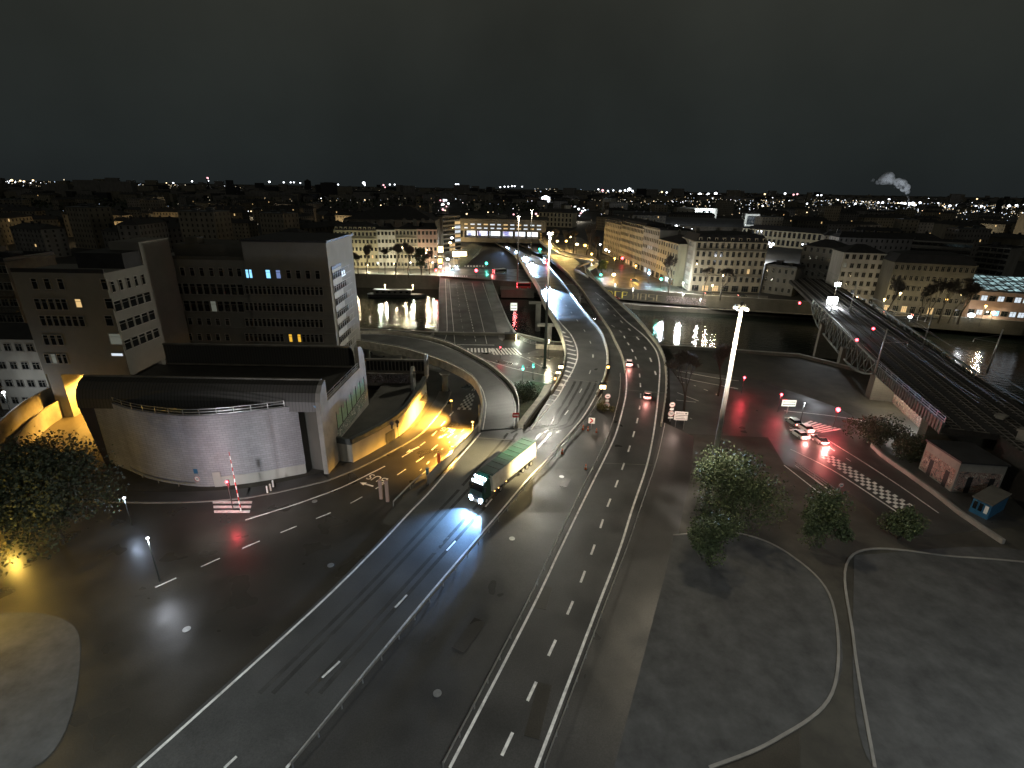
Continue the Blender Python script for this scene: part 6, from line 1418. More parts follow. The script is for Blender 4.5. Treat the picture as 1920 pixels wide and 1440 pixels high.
# ---- articulated lorry
ta = W(990, 868, 1.4); tb = W(893, 948, .65); dT = (tb-ta); dT.normalize(); rzT = math.atan2(dT.y, dT.x)-math.pi/2
fr_ = Vector(W(893, 950, .62)); TL = 16.2
root = empty('articulated_lorry', tuple(fr_ - dT*TL + Vector((0, 0, .55))), 'articulated lorry with green roofed pale trailer and glaring blue white headlights', 'lorry', None, rzT)
root.scale = (1.1, 1.0, 1.12)
# local +y forward, rear at y=0, front at y=TL ; slope down towards the front
root.rotation_euler = (math.atan2(dT.z, math.hypot(dT.x, dT.y)), 0, rzT)
M['trailer'] = mat('trailer_side', (.62, .56, .38), .42, .3, .5, c2=(.72, .70, .6))
b = MB(); b.box((0, 6.7, 2.6), (2.55, 13.4, 2.75), 0, 0); b.build('trailer_box', M['trailer'], root)
b = MB(); b.box((0, 6.7, 4.0), (2.62, 13.5, .1)); b.build('trailer_roof', M['green'], root)
b = MB()
for k in range(9): b.box((0, .6+k*1.55, 4.07), (2.5, .08, .05))
b.build('roof_hoops', M['darksteel'], root)
b = MB()
for s in (-1, 1): b.box((s*1.29, 6.7, 1.25), (.06, 13.4, .14)); b.box((s*1.29, 6.7, 3.93), (.06, 13.4, .14))
b.box((0, -.03, 2.6), (2.5, .05, 2.7)); b.build('edge_rails', M['steel'], root)
b = MB(); b.box((0, 6, 1.05), (1.0, 12, .25)); b.box((-1.15, 7.5, .8), (.08, 3.6, .8)); b.box((1.15, 7.5, .8), (.08, 3.6, .8)); b.build('chassis', M['black'], root)
for y in (1.6, 2.9, 4.2, 11.2, 15.2):
    for s in (-1, 1): wheel(root, s*1.1, y, .5, .35)
for y in (-.08,):
    for s in (-1, 1): b = MB(); b.box((s*1.0, -.08, 1.0), (.4, .08, .18)); b.build('tail_light', M['g_tail'], root)
b = MB()
cs = [(13.9, .75, 3.55), (14.6, .7, 3.75), (15.5, .6, 3.55), (16.05, .5, 2.35), (16.2, .4, 1.7)]
R_ = [[(-1.22, y, z0), (-1.25, y, (z0+z1)/2), (-1.1, y, z1), (1.1, y, z1), (1.25, y, (z0+z1)/2), (1.22, y, z0)] for y, z0, z1 in cs]
for A, B in zip(R_, R_[1:]):
    for k in range(6): b.face([A[k], A[(k+1) % 6], B[(k+1) % 6], B[k]])
b.face(R_[0][::-1]); b.face(R_[-1]); b.build('cab', M['green'], root)
b = MB(); b.face([(-1.05, 15.58, 3.42), (1.05, 15.58, 3.42), (1.15, 16.08, 2.32), (-1.15, 16.08, 2.32)]); b.build('windscreen', M['glass_v'], root)
b = MB(); b.box((0, 16.23, 1.3), (1.5, .08, .6)); b.build('grille', M['black'], root); b = MB(); b.box((0, 16.2, .62), (2.4, .25, .4)); b.build('bumper', M['white'], root)
b = MB(); b.face([(-1.1, 14.6, 3.78), (1.1, 14.6, 3.78), (1.05, 13.8, 4.15), (-1.05, 13.8, 4.15)]); b.face([(-1.05, 13.8, 4.15), (1.05, 13.8, 4.15), (1.05, 13.6, 3.5), (-1.05, 13.6, 3.5)]); b.build('roof_spoiler', M['green'], root)
b = MB(); b.box((0, 15.66, 3.62), (2.0, .12, .5)); b.build('windscreen_glare', glow('windscreen_glare_glow', (.85, .93, 1), 4), root)  # glowing panel added for the blown-out reflection on the windscreen
for x in (-.75, 0, .75): b = MB(); b.box((x, 14.9, 3.95), (.5, .2, .34)); b.build('roof_lamp', M['g_blue'], root)
for s in (-1, 1):
    b = MB(); b.box((s*.92, 16.28, 1.0), (.62, .14, .4)); b.build('headlight', M['g_blue'], root)
    b = MB(); b.box((s*.8, 16.36, .62), (.34, .1, .2)); b.build('fog_lamp', M['g_blue'], root)
    b = MB(); b.box((s*1.45, 15.7, 2.7), (.22, .3, .75)); b.build('mirror', M['black'], root)
    lamp('headlight_beam', root, (s*.92, 16.55, .95), 26000, (.22, .48, 1), 80, .1, aim=(0, 1, -.3), blend=1)
for y in (9.6, 11.9, 13.0):
    b = MB(); b.box((1.32, y, 1.12), (.08, .16, .12)); b.build('side_lamp', M['g_amber'], root)
    b = MB(); b.box((-1.32, y, 1.12), (.08, .16, .12)); b.build('side_lamp', M['g_amber'], root)

# ---- coach with red lamps near the interchange
def box_vehicle(x, y, x2, y2, zf, L, w, hgt, label, paint, name='bus', head=0, tail=False, stripe=None):
    a = W(x, y, zf(y)); c = W(x2, y2, zf(y2)); r = empty(name, tuple(a), label, name, None, heading(a, c))
    b = MB(); b.box((0, 0, hgt/2+.35), (w, L, hgt)); b.build('body', M[paint], r); b = MB()
    b.box((0, 0, hgt*.62+.35), (w+.04, L*.92, hgt*.34)); b.box((0, 0, hgt*.6+.35), (w*.86, L+.05, hgt*.38)); b.build('window_band', M['glass_v'], r)
    b = MB(); b.box((0, 0, hgt+.42), (w*.8, L*.8, .14)); b.build('roof_unit', M['white'], r)
    for s in (-1, 1):
        for yy_ in (-L*.3, L*.3): wheel(r, s*(w/2-.15), yy_, .48, .3)
        b = MB(); b.box((s*w*.36, -L/2-.05, hgt*.9), (.4, .1, .3)); b.box((s*w*.36, -L/2-.05, .9), (.4, .1, .3)); b.build('tail_light', M['g_red'] if tail else M['black'], r)
        b = MB(); b.box((s*w*.36, L/2+.05, .9), (.4, .1, .25)); b.build('headlight', M['g_blue'] if head else M['white'], r)
    if tail: lamp('tail_glow', r, (0, -L/2-1, 1.5), 1500, (1, .2, .2), radius=.4)
    return r
box_vehicle(1024, 495, 1012, 486, lambda y: zr(y)+.03, 11, 2.5, 3.2, 'coach with four red lamps driving away towards the interchange', 'darksteel', 'coach', tail=True)
box_vehicle(982, 541, 1000, 541, lambda y: .02, 7, 2.4, 2.8, 'red and white van waiting on the far quay under the viaduct', 'red', 'van', tail=True)
box_vehicle(937, 513, 948, 512, lambda y: .02, 9, 2.4, 2.6, 'dark bus on the far quay crossing with small red lamps', 'darkwall', 'bus', tail=True)

# ================================================================== TREES AND SHRUBS
def limb(b, p, d, L, r, depth, spread, tips, up=.25, n=6):
    q = p + d*L; b.cyl(p, q, r, r*.68, max(4, n), caps=False)
    if depth == 0: tips.append((q, d)); return
    k = 2 if rnd() < .55 else 3
    for i in range(k):
        a = Vector((U(-1, 1), U(-1, 1), U(-.5, 1)*.8)); nd = (d + a*spread + Vector((0, 0, up))).normalized()
        limb(b, q - d*L*U(0, .25), nd, L*U(.62, .84), r*U(.52, .68), depth-1, spread, tips, up, n-1)
def bare_mesh(seed, h, depth=6, spread=.52, r=.3, up=.42):
    random.seed(seed); b = MB(); tips = []
    limb(b, Vector((0, 0, 0)), Vector((U(-.06, .06), U(-.06, .06), 1)), h*.26, r, depth, spread, tips, up)
    tw = MB()
    for q, d in tips:
        for i in range(6):
            nd = (d+Vector((U(-1, 1), U(-1, 1), U(-.6, .9)))*.8).normalized(); tw.beam(q, q+nd*U(.5, 1.3)*h/13, .06)
    return b, tw
BT = []
for s in range(4):
    b, tw = bare_mesh(40+s, 15); BT.append((b, tw))
bt_roots = []
for i, (b, tw) in enumerate(BT):
    me1 = b; bt_roots.append((None, None))
BTD = []
for b, tw in BT:
    o1 = b.build('trunk', M['bark'], None, True); o2 = tw.build('crown', M['twig']); BTD.append((o1.data, o2.data)); bpy.data.objects.remove(o1); bpy.data.objects.remove(o2)
def bare_tree(p, h, label, group=None, k=0, rz=0, z=0, m=None):
    r = empty('bare_tree', (p.x, p.y, z), label, 'tree', group, rz); r.scale = (h/15.5*1.05,)*3
    link('trunk', BTD[k % 4][0], r); link('crown', BTD[k % 4][1], r); return r
def leafy(name, p, h, wid, label, lm='leaf', n=5200, group=None, trunk=.35, seed=1, ls=.34, low=.22, cat='tree', blobs=16, z=0):
    random.seed(seed); r = empty(name, (p.x, p.y, z), label, cat, group)
    b = MB(); tips = []; limb(b, Vector((0, 0, 0)), Vector((.03, .02, 1)), h*.3, trunk, 3, .6, tips, .3); b.build('trunk', M['bark'], r, True)
    c = MB(); cl = []
    for i in range(blobs):
        a = U(0, 6.283); rr = (rnd()**.6)*wid*.36; zz = h*(low+.12)+(h*(1-low)-h*.22)*rnd(); f = 1-abs((zz/h-.52))*1.1
        cl.append((Vector((math.cos(a)*rr*max(.35, f), math.sin(a)*rr*max(.35, f), zz)), wid*U(.09, .25)))
    for i in range(n):
        ctr, rad = random.choice(cl); v = Vector((random.gauss(0, 1), random.gauss(0, 1), random.gauss(0, 1))).normalized(); q = ctr+v*rad*(rnd()**.33)*U(.8, 1.12)
        q.z = max(q.z, .15)
        t = Vector((U(-1, 1), U(-1, 1), U(-1, 1))).normalized(); u = t.cross(Vector((U(-1, 1), U(-1, 1), U(-1, 1)))).normalized(); s = ls*U(.6, 1.4)
        c.face([q-t*s*.5, q+u*s*.35, q+t*s*.5, q-u*s*.35])
    c.build('crown', M[lm], r); return r
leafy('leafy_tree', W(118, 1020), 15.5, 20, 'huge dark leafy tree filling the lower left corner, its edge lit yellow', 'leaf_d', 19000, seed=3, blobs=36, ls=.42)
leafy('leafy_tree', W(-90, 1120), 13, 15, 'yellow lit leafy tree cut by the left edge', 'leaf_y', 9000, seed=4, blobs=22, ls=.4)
leafy('leafy_tree', W(1366, 985), 11.5, 17, 'wide green leafy tree around the foot of the tall lighting mast', 'leaf', 14000, seed=5, blobs=30, ls=.34)
leafy('leafy_tree', W(1330, 1060), 8, 9, 'smaller leafy tree in front of the mast tree', 'leaf', 7000, seed=6, blobs=16, ls=.32)
leafy('leafy_tree', W(1530, 1020), 8, 10, 'round bright green treetop right of the mast tree', 'leaf', 9000, seed=7, blobs=22, ls=.34)
leafy('leafy_tree', W(1685, 1010), 5.5, 7, 'low green treetop near the checkered road marking', 'leaf', 4500, seed=8, blobs=14, ls=.32)
leafy('shrub', W(988, 752), 2.8, 13, 'dark low shrubs on the planted verge beside the green lights', 'leaf_d', 6000, trunk=.1, seed=10, ls=.3, low=.0, cat='shrub', blobs=16, z=.4)
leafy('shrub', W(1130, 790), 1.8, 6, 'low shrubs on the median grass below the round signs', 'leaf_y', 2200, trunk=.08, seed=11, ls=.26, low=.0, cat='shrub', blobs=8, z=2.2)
leafy('shrub', W(1640, 828), 4.5, 13, 'dark shrubs between the quay road and the bridge abutment', 'leaf_d', 6000, trunk=.1, seed=12, ls=.36, low=0, cat='shrub', blobs=16)
leafy('shrub', W(1700, 860), 5.0, 11, 'taller dark shrubs beside the graffiti hut', 'leaf_d', 5000, trunk=.1, seed=13, ls=.36, low=0, cat='shrub', blobs=14)
leafy('shrub', W(1012, 484, 3), 6, 9, 'green lit bushes left of the pale ramp', 'leaf', 2600, trunk=.1, seed=14, ls=.6, low=0, cat='shrub', blobs=8, z=0)
leafy('conifer', W(790, 516), 17, 9, 'dark bushy evergreen before the pinkish quayside building', 'leaf_d', 3000, seed=15, ls=.8, blobs=14)
leafy('conifer', W(1128, 512), 9, 7, 'cyan lit bushy tree at the foot of the exit ramp', 'leaf', 2200, seed=16, ls=.7, blobs=10)
bare_tree(W(1281, 778), 17.5, 'slender bare tree standing right of the outer parapet', None, 0, .4)
bare_tree(W(1346, 742), 16, 'second bare tree behind the tall glaring mast', None, 1, 2.0)
bare_tree(W(18, 812), 13, 'bare tree with pale lit branches at the left edge', None, 2, 1)
random.seed(5)
GT = 'bare trees along the left part of the far quay'
for k, (x, y, h, lab) in enumerate(((652, 512, 17, 'bare tree leftmost on the far quay beside the office wing'), (672, 517, 15, 'bare tree between the two leftmost quay lamps'), (688, 521, 21, 'tall bare tree whose trunk stands on the quay edge, left one'), (722, 515, 17, 'bare tree right of the largest star lamp'), (742, 522, 22, 'tall bare tree with trunk reaching the quay edge in the middle of the row'), (766, 521, 22, 'tall bare tree right at the star lamp near the street corner'), (805, 514, 16, 'bare tree before the bright street corner'))):
    bare_tree(W(x, y), h, lab, GT, k, k*1.3)
for k, (x, y, h, lab) in enumerate(((1058, 480, 22, 'dark trunked bare tree left in the glowing square'), (1098, 492, 30, 'tallest black trunked bare tree against the orange glow'), (1040, 470, 20, 'bare tree nearest the interchange in the glowing square'), (1075, 478, 22, 'bare tree in the middle of the glowing square'), (1118, 490, 20, 'bare tree at the dark start of the receding row'), (1108, 470, 22, 'bare tree at the back of the glowing square'))):
    bare_tree(W(x, y), h, lab, 'bare trees of the glowing square', k+1, k*2.1)
for k, (x, y, h, lab) in enumerate(((1253, 551, 22, 'bare black tree left of the white end facade'), (1318, 558, 17, 'bare tree before the left half of the corner block'), (1350, 563, 18, 'bare tree beside the tall lamp of the corner block'), (1660, 600, 20, 'leaning bare tree leftmost on the right quay'), (1735, 604, 20, 'bare tree in the middle of the right quay'), (1758, 606, 20, 'bare tree left of the sloping pair on the right quay'), (1778, 606, 17, 'thin sloping bare tree on the right quay'), (1795, 608, 21, 'bare tree nearest the lit pavilion'), (1720, 602, 17, 'slim bare tree before the lit shop fronts'))):
    bare_tree(W(x, y), h, lab, 'bare trees on the right part of the far quay', k+2, k*1.7)

# ================================================================== THE CITY BEYOND
random.seed(77)
def city_proto(L, D, H, wall, roofk, n):
    b = MB(); b.box((0, 0, H/2-1), (L, D, H+2), 0)
    fl = max(3, int(H/3.3)); bays = int(L/3.6)
    for i in range(fl):
        for j in range(bays):
            x = -L/2+L*(j+.5)/bays; z = H*(i+.55)/fl; lit = rnd() < .012
            b.face([(x-.6, -D/2-.05, z-.9), (x+.6, -D/2-.05, z-.9), (x+.6, -D/2-.05, z+.9), (x-.6, -D/2-.05, z+.9)], 2 if lit else 1)
    for i in range(fl):
        for j in range(int(D/4)):
            y = -D/2+D*(j+.5)/int(D/4); z = H*(i+.55)/fl
            for s in (-1, 1): b.face([(s*(L/2+.05), y-.6, z-.9), (s*(L/2+.05), y+.6, z-.9), (s*(L/2+.05), y+.6, z+.9), (s*(L/2+.05), y-.6, z+.9)], 1)
    rb = MB()
    if roofk:
        o_ = .5; h = 3.4
        rb.face([(-L/2-o_, -D/2-o_, H), (L/2+o_, -D/2-o_, H), (L/2-D*.3, 0, H+h), (-L/2+D*.3, 0, H+h)]); rb.face([(L/2+o_, D/2+o_, H), (-L/2-o_, D/2+o_, H), (-L/2+D*.3, 0, H+h), (L/2-D*.3, 0, H+h)])
        rb.face([(-L/2-o_, D/2+o_, H), (-L/2-o_, -D/2-o_, H), (-L/2+D*.3, 0, H+h)]); rb.face([(L/2+o_, -D/2-o_, H), (L/2+o_, D/2+o_, H), (L/2-D*.3, 0, H+h)])
        for k in range(int(L/9)): rb.box((-L/2+4+k*9+U(-2, 2), U(-1, 1), H+h), (1.6, .8, 2.6))
    else:
        rb.box((0, 0, H+.2), (L+.5, D+.5, .4)); rb.box((L*.2, 0, H+1.4), (4, 4, 2.4)); rb.box((-L*.25, 1, H+1), (3, 5, 1.6))
    me1 = bpy.data.meshes.new('wall'); me1.from_pydata(b.v, [], b.f); [me1.materials.append(M[m]) for m in (wall, 'black', 'w_warm')]; me1.polygons.foreach_set('material_index', b.m); me1.update()
    me2 = bpy.data.meshes.new('roof'); me2.from_pydata(rb.v, [], rb.f); me2.materials.append(M['roof_d'] if roofk else M['zinc']); me2.update()
    return me1, me2
PR = [(city_proto(L, D, H, w, k, 0), L, D, H, w, k) for L, D, H, w, k in ((42, 14, 17, 'city1', 1, ), (30, 13, 20, 'city2', 1), (60, 15, 18, 'city3', 1), (36, 16, 23, 'city2', 0), (50, 14, 15, 'city1', 1), (26, 18, 28, 'city1', 0), (75, 16, 16, 'city2', 1), (40, 13, 19, 'darkwall', 1))]
occ = []
for o in list(col.objects):
    if o.parent is None and o.get('category') in ('building', 'apartment building', 'office building', 'house', 'station') and o.location.y > 200: occ.append((o.location.x, o.location.y, 42))
def blocked(x, y, q):
    if q.y < 330: return True
    if 812 < x < 872 and y > 352: return True                # the boulevard
    if 860 < x < 1135 and y > 404: return True
    if 1120 < x < 1420 and y > 440: return True
    if x > 1430 and y > 462 and x < 1560: return True
    if x < 880 and y > 485: return True
    if x > 1560 and y > 560: return True
    if 1230 < x < 1440 and y > 380 and y < 440 and rnd() < .75: return True
    return any((q.x-a)**2+(q.y-b_)**2 < r*r for a, b_, r in occ)
nC = 0; tries = 0
lab_side = lambda x: 'left of the boulevard' if x < 820 else ('between boulevard and railway' if x < 1430 else 'right of the railway')
while nC < 285 and tries < 9000:
    tries += 1; x = U(-60, 1980); y = 362+ (rnd()**1.5)*(140 if x < 860 or x > 1560 else 90)
    q = W(x, y)
    if blocked(x, y, q): continue
    occ.append((q.x, q.y, 30 if q.y < 1500 else 45))
    (m1, m2), L, D, H, w, k = random.choice(PR)
    kind = {'city1': 'beige', 'city2': 'grey', 'city3': 'cream', 'darkwall': 'dark'}[w]
    dist_w = 'near' if q.y < 800 else ('midway' if q.y < 1600 else 'far')
    r = empty('city_block', (q.x, q.y, 0), f'{kind} {"pitched" if k else "flat"} roofed block, {L} m long, {dist_w} in the unlit city {lab_side(x)}'.replace(f', {L} m long', ', long' if L > 45 else ', short'), 'building', 'blocks of the unlit city', random.choice([0, .05, -.1, .3, -.35, 1.2, -1.1, math.pi/2+.05]))
    link('wall', m1, r); link('roof', m2, r); s = U(.8, 1.1); r.scale = (s, s, U(.85, 1.15)); nC += 1
random.seed(78)
b = MB()
for k in range(2600):
    x = U(-150, 2070); y = 352+ (rnd()**1.3)*26; q = W(x, y) if y > 359 else WD(x, y, U(3500, 9000))
    if q.y > 12000: continue
    H = U(12, 26) if rnd() > .04 else U(30, 60); b.box((q.x, q.y, H/2), (U(20, 80), U(14, 40), H), random.choice([0, 0, 1, 2]), U(-.6, .6), 2)
o = b.build('distant_city', [M['city2'], M['city1'], M['roof_d']]); tag(o, 'mass of tiny dark buildings along the horizon', 'city', None, 'stuff')
b = MB()    # scattered dark tree masses in the far suburbs
for k in range(9000):
    x = U(-100, 2020); y = 356+ (rnd()**1.2)*44; q = W(x, y)
    if q.y > 9000 or (812 < x < 872): continue
    s = q.length*.0011+1.5; c = Vector((q.x+U(-8, 8), q.y, U(2, 11)))
    t = Vector((U(-1, 1), U(-1, 1), U(-1, 1))).normalized()*s; u = t.cross(Vector((U(-1, 1), U(-1, 1), U(-1, 1)))).normalized()*s
    b.face([c-t, c+u, c+t, c-u])
o = b.build('far_woods', M['leaf_d']); tag(o, 'dark far off trees among the suburbs', 'woods', None, 'stuff')
# spires and towers breaking the skyline
for x, y, D, w, h0, lab in ((576, 336, 3200, 26, 0, 'dark tower block with a small lamp on the horizon, left half'), (1878, 371, 1900, 9, 0, 'dark pointed steeple on the horizon at the right'), (388, 333, 3000, 5, 0, 'thin pylon with a pink lamp on the horizon at the left')):
    t = WD(x, y, D); r = empty('skyline_tower', (t.x, t.y, 0), lab, 'tower'); zt_ = t.z
    b = MB(); b.box((0, 0, zt_*.45), (w, w, zt_*.9)); b.build('shaft', M['black'], r); b = MB(); b.cyl((0, 0, zt_*.9), (0, 0, zt_), w*.5, w*.1, 8); b.build('tip', M['black'], r)
# lights of the far city
def far_light(x, y, s, m, D=None, label=None, cat='light', group='distant lights'):
    dep = W(x, y, 9); p = dep if 0 < dep.y < 5200 and dep.z == 9 and dep.length < 5400 else WD(x, y, 5200)
    if D: p = WD(x, y, D)
    b = MB(); b.ball((0, 0, 0), .00105*p.length*s, 6, sz=.8); o = b.build('distant_lamp', M[m]); o.location = p
    tag(o, label or 'tiny lamp in the far city', cat, group); return o
NL = {'far_w': 'white', 'far_y': 'warm yellow', 'far_p': 'pink', 'far_dim': 'faint amber'}
EX = [(22, 338, 1.6, 'far_y'), (38, 339, 1.2, 'far_y'), (45, 340, 1.2, 'far_y'), (62, 338, 1.2, 'far_y'), (120, 337, .8, 'far_dim'), (225, 343, 1.0, 'far_w'), (290, 343, 1.2, 'far_w'), (312, 343, .9, 'far_y'), (325, 343, 1.2, 'far_w'), (360, 340, 1.4, 'far_w'), (389, 334, 1.8, 'far_p'), (390, 339, 1.6, 'far_w'), (408, 361, 1.4, 'far_w'), (420, 362, 1.3, 'far_w'), (430, 360, 1.2, 'far_w'), (438, 363, 4.2, 'far_w'), (443, 364, 2.6, 'far_w'), (470, 356, 1.2, 'far_y'), (153, 366, 1.3, 'far_y'), (357, 362, 1.2, 'far_y'),
      (505, 341, 1.8, 'far_w'), (532, 342, 1.4, 'far_w'), (545, 342, 1.3, 'far_w'), (551, 342, 1.3, 'far_w'), (563, 343, 1.2, 'far_w'), (581, 353, 1.2, 'far_y'), (572, 371, 1.3, 'far_y'), (602, 372, 1, 'far_w'), (624, 347, 1.1, 'far_w'), (634, 346, 1.4, 'far_w'), (682, 343, 2.6, 'far_w'), (684, 347, 1.4, 'far_w'), (719, 347, 1.6, 'far_p'), (722, 351, 1.2, 'far_p'), (731, 346, 1.4, 'far_w'), (740, 346, 1.4, 'far_w'), (714, 385, 1.2, 'far_y'), (684, 375, 1.2, 'far_y'), (497, 372, .9, 'far_y'), (855, 346, 1.8, 'far_w'), (859, 346, 1.8, 'far_w'), (861, 364, 1.8, 'far_w'), (858, 364, 1.4, 'far_w'), (908, 364, 1.8, 'far_w'), (810, 370, 1.2, 'far_w'), (883, 374, 1.5, 'far_w'), (948, 379, 1.3, 'far_w'), (938, 351, 1.3, 'far_w'), (946, 350, 1.4, 'far_w'), (953, 350, 1.4, 'far_w'), (960, 349, 1.6, 'far_w'), (965, 349, 1.4, 'far_w'), (979, 350, 1.2, 'far_w'),
      (1023, 374, 8.5, 'far_w'), (1019, 375, 2.8, 'far_p'), (1017, 376, 2.0, 'far_p'), (1070, 386, 1.6, 'far_p'), (1078, 388, 1.8, 'far_w'), (1085, 392, 2.2, 'far_w'), (1092, 396, 2.2, 'far_w'), (1089, 400, 1.6, 'far_p'), (1097, 394, 1.6, 'far_w'), (963, 402, 1.6, 'far_p'), (1005, 401, 2.0, 'far_p'), (1008, 405, 1.6, 'far_y'), (935, 402, 1.2, 'far_w'), (915, 398, 1.2, 'far_y'), (875, 401, 1.6, 'far_y'), (880, 411, 1.6, 'far_y'), (917, 412, 2.4, 'far_y'), (925, 413, 1.4, 'far_p'),
      (1122, 355, 1.4, 'far_w'), (1130, 357, 2.2, 'far_p'), (1140, 358, 1.6, 'far_w'), (1150, 357, 1.4, 'far_w'), (1163, 358, 1.8, 'far_w'), (1172, 357, 1.8, 'far_w'), (1180, 355, 3.2, 'far_w'), (1186, 358, 1.8, 'far_w'), (1198, 357, 2, 'far_w'), (1204, 358, 1.4, 'far_y'), (1229, 359, 1.8, 'far_w'), (1241, 360, 1.6, 'far_y'), (1250, 361, 1.6, 'far_w'), (1219, 366, 1.4, 'far_w'), (1305, 366, 1.8, 'far_w'), (1312, 365, 3.6, 'far_w'), (1322, 366, 1.6, 'far_w'), (1328, 364, 2.4, 'far_w'), (1342, 363, 2.8, 'far_w'), (1346, 366, 1.6, 'far_w'), (1358, 368, 1.6, 'far_w'), (1368, 368, 1.6, 'far_w'), (1415, 369, 1.3, 'far_w'), (1434, 364, 1.5, 'far_y'), (1451, 365, 1.6, 'far_w'), (1456, 368, 1.4, 'far_y'), (1472, 363, 1.8, 'far_w'), (1488, 365, 1.6, 'far_p'), (1495, 364, 1.6, 'far_p'), (1470, 372, 1.4, 'far_y'), (1480, 377, 1.5, 'far_w'), (1504, 371, 2.2, 'far_w'), (1515, 365, 2.0, 'far_w'), (1521, 364, 1.6, 'far_y'), (1533, 366, 1.4, 'far_w'), (1540, 366, 1.4, 'far_w'), (1571, 375, 1.1, 'far_w'), (1604, 382, 1.6, 'far_w'), (1430, 386, 1.5, 'far_w'), (1513, 382, 1.5, 'far_w'), (1604, 403, 1.7, 'far_w'),
      (1647, 380, 1.8, 'far_w'), (1655, 380, 1.8, 'far_w'), (1667, 374, 1.7, 'far_w'), (1690, 381, 1.8, 'far_w'), (1697, 382, 2.2, 'far_w'), (1704, 382, 2.6, 'far_w'), (1711, 382, 3.0, 'far_w'), (1716, 385, 1.8, 'far_w'), (1725, 380, 1.7, 'far_w'), (1732, 378, 1.3, 'far_w'), (1741, 374, 2.2, 'far_w'), (1759, 381, 1.2, 'far_w'), (1781, 386, 1.8, 'far_w'), (1795, 385, 2.0, 'far_w'), (1803, 385, 2.0, 'far_w'), (1822, 382, 2.2, 'far_w'), (1830, 387, 1.6, 'far_w'), (1840, 387, 1.8, 'far_w'), (1870, 387, 2.0, 'far_w'), (1892, 386, 1.8, 'far_w'), (1906, 385, 1.6, 'far_w'), (1914, 388, 3.2, 'far_w'), (1919, 386, 2.4, 'far_w'), (1713, 417, 1.6, 'far_y'), (1729, 413, 1.1, 'far_w'), (1735, 419, 1.1, 'far_w'), (1713, 425, 1.2, 'far_y'), (1832, 373, 1, 'far_y')]
random.seed(9)
for (x, y, s, m) in EX: far_light(x, y, s, m, label=f'distant {NL[m]} lamp '+('low on the skyline left of the boulevard' if x < 820 else ('on the skyline above the motorway' if x < 1110 else ('on the bright middle stretch of the skyline' if x < 1600 else 'on the skyline below and right of the steam cloud'))))
for k in range(120):
    x = U(0, 1920); y0_ = 338+x*.0255 if x < 1000 else 352+(x-1000)*.037
    y = y0_+abs(random.gauss(0, 1))*13; m = random.choice(['far_dim', 'far_dim', 'far_y', 'far_w'])
    far_light(x, y, U(.45, .95), m, label=f'faint {NL[m]} pinprick of light scattered over the dark suburbs', group='faint distant lights')
b = MB()
for k in range(2200):
    x = U(0, 1920); x = x if rnd() > .5 else U(1100, 1920); y0_ = 338+x*.0255 if x < 1000 else 352+(x-1000)*.037
    y = y0_+abs(random.gauss(0, 1))*(11 if rnd() > .25 else 40)
    if y > 425: continue
    p = W(x, y, 9); p = p if 0 < p.y < 5200 else WD(x, y, 5200); b.ball(p, .00105*p.length*U(.25, .62), 4, random.choice((0, 0, 0, 1, 2, 3)))
o = b.build('far_light_dust', [M['far_dim'], M['far_y'], M['far_w'], M['far_blue']]); tag(o, 'countless pinpricks of light over the far suburbs', 'lights', None, 'stuff')
# railway yard lamps behind the corner block
for k, (x, y, s) in enumerate(((1268, 424, 2.8), (1274, 423, 2.2), (1281, 428, 2.2), (1289, 431, 1.6), (1297, 430, 1.8), (1306, 432, 1.5), (1316, 434, 1.6), (1325, 434, 1.4), (1347, 437, 2.2), (1352, 438, 1.8), (1360, 439, 1.6), (1348, 418, 1.8), (1430, 452, 1.7), (1441, 456, 3.0), (1449, 458, 3.0), (1445, 462, 2.4), (1505, 458, 1.8), (1512, 459, 1.6), (1508, 470, 1.2), (1425, 478, 2.0))):
    far_light(x, y, s, 'far_w', label='white lamp of the railway yard '+('behind the mansard roof of the corner block' if x < 1400 else 'right of the corner block'), group='railway yard lamps')
for x, y, pw in ((1281, 434, 45000), (1330, 440, 35000), (1440, 466, 60000), (1400, 455, 30000)):
    p = W(x, y, 10); d = bpy.data.lights.new('yard_lamp', 'POINT'); d.energy = pw; d.color = WHITE if x != 1400 else WARM; d.shadow_soft_size = 1; link('yard_lamp', d, None, p)
for k in range(26):      # street lighting between the far blocks
    x = U(60, 1900); y = U(375, 445); 
    if 860 < x < 1440 and y > 405: continue
    p = W(x, y, 9); d = bpy.data.lights.new('far_street_light', 'POINT'); d.energy = 16000+p.y*22; d.color = random.choice(((1, .8, .5), (1, .9, .7), (1, .7, .35))); d.shadow_soft_size = 1; o = link('far_street_light', d, None, p)
    far_light(x, y, 1.0, random.choice(('far_y', 'far_w')), label='street lamp lighting the walls between the unlit city blocks', group='street lamps between the far blocks')
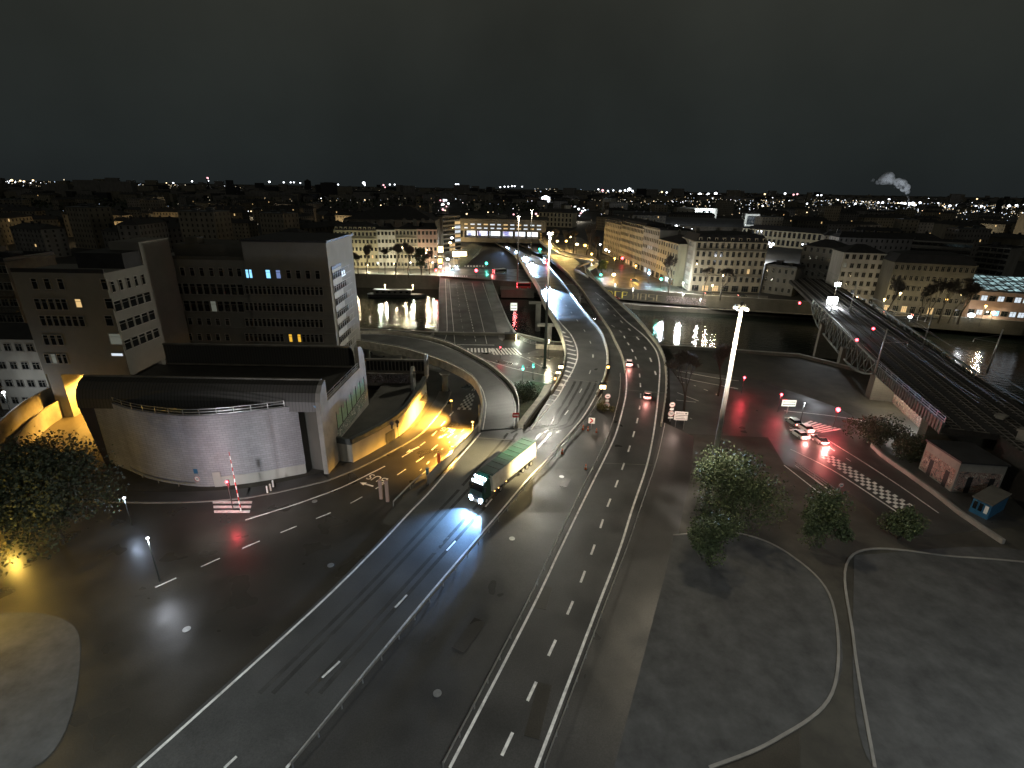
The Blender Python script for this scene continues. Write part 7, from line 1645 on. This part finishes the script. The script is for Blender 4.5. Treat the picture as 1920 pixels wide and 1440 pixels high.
# station roofs of the yard
for k, (x, y, w, lab) in enumerate(((1240, 420, 150, 'wide shallow dark train shed roof behind the receding row'), (1300, 436, 110, 'second train shed roof nearer the yard lamps'))):
    p = W(x, y); r = empty('train_shed', tuple(p), lab, 'train shed', None, -.2); b = MB(); n = 12
    for i in range(n):
        a0, a1 = math.pi*i/n, math.pi*(i+1)/n; b.face([(-w/2, -20*math.cos(a0), 9+9*math.sin(a0)), (w/2, -20*math.cos(a0), 9+9*math.sin(a0)), (w/2, -20*math.cos(a1), 9+9*math.sin(a1)), (-w/2, -20*math.cos(a1), 9+9*math.sin(a1))])
    b.build('roof', M['zinc'], r); b = MB(); b.box((0, -20, 4.5), (w, .4, 9)); b.box((0, 20, 4.5), (w, .4, 9)); b.build('wall', M['concrete_d'], r)
# steam cloud over the plant on the skyline
D = 2600; root = empty('steam_cloud', (0, 0, 0), 'pale steam cloud drifting from a chimney on the skyline at the right', 'steam'); root['kind'] = 'stuff'
mv = bpy.data.materials.new('steam'); mv.use_nodes = True; nn_ = mv.node_tree.nodes; nn_.remove(nn_['Principled BSDF']); pv_ = nn_.new('ShaderNodeVolumePrincipled'); pv_.inputs['Color'].default_value = (.95, .97, 1, 1); pv_.inputs['Density'].default_value = .035
tcv = nn_.new('ShaderNodeTexCoord'); nv = nn_.new('ShaderNodeTexNoise'); nv.inputs['Scale'].default_value = .035; nv.inputs['Detail'].default_value = 4; rv = nn_.new('ShaderNodeMapRange'); rv.inputs['From Min'].default_value = .42; rv.inputs['From Max'].default_value = .6; rv.inputs['To Max'].default_value = .09
mv.node_tree.links.new(tcv.outputs['Object'], nv.inputs['Vector']); mv.node_tree.links.new(nv.outputs['Fac'], rv.inputs['Value']); mv.node_tree.links.new(rv.outputs[0], pv_.inputs['Density']); mv.node_tree.links.new(pv_.outputs[0], nn_['Material Output'].inputs['Volume'])
pc = MB(); path = [(1704, 368, 4), (1701, 360, 8), (1697, 352, 14), (1690, 345, 16), (1684, 342, 14), (1676, 350, 5), (1670, 340, 12), (1664, 334, 20), (1658, 337, 16), (1668, 330, 12), (1646, 342, 7), (1636, 338, 6)]
c0 = WD(1680, 345, D)
b = MB()
for x, y, r_ in path:
    p = WD(x, y, D); b.ball(tuple(p), r_*1.3, 12, sz=.9)
bm_o = b.build('plume', mv, root)
cp = WD(1704, 372, D); r = empty('chimney_stack', (cp.x, cp.y, 0), 'industrial chimney under the steam cloud', 'chimney'); b = MB(); b.cyl((0, 0, 0), (0, 0, cp.z), 4, 3, 12); b.build('stack', M['black'], r)
for x, y, pw in ((1700, 368, 2e5), (1672, 352, 1.4e5)):
    p = WD(x, y, D-60); lamp('plant_floodlight', r, tuple(p-r.location), pw, (.85, .92, 1), radius=6)
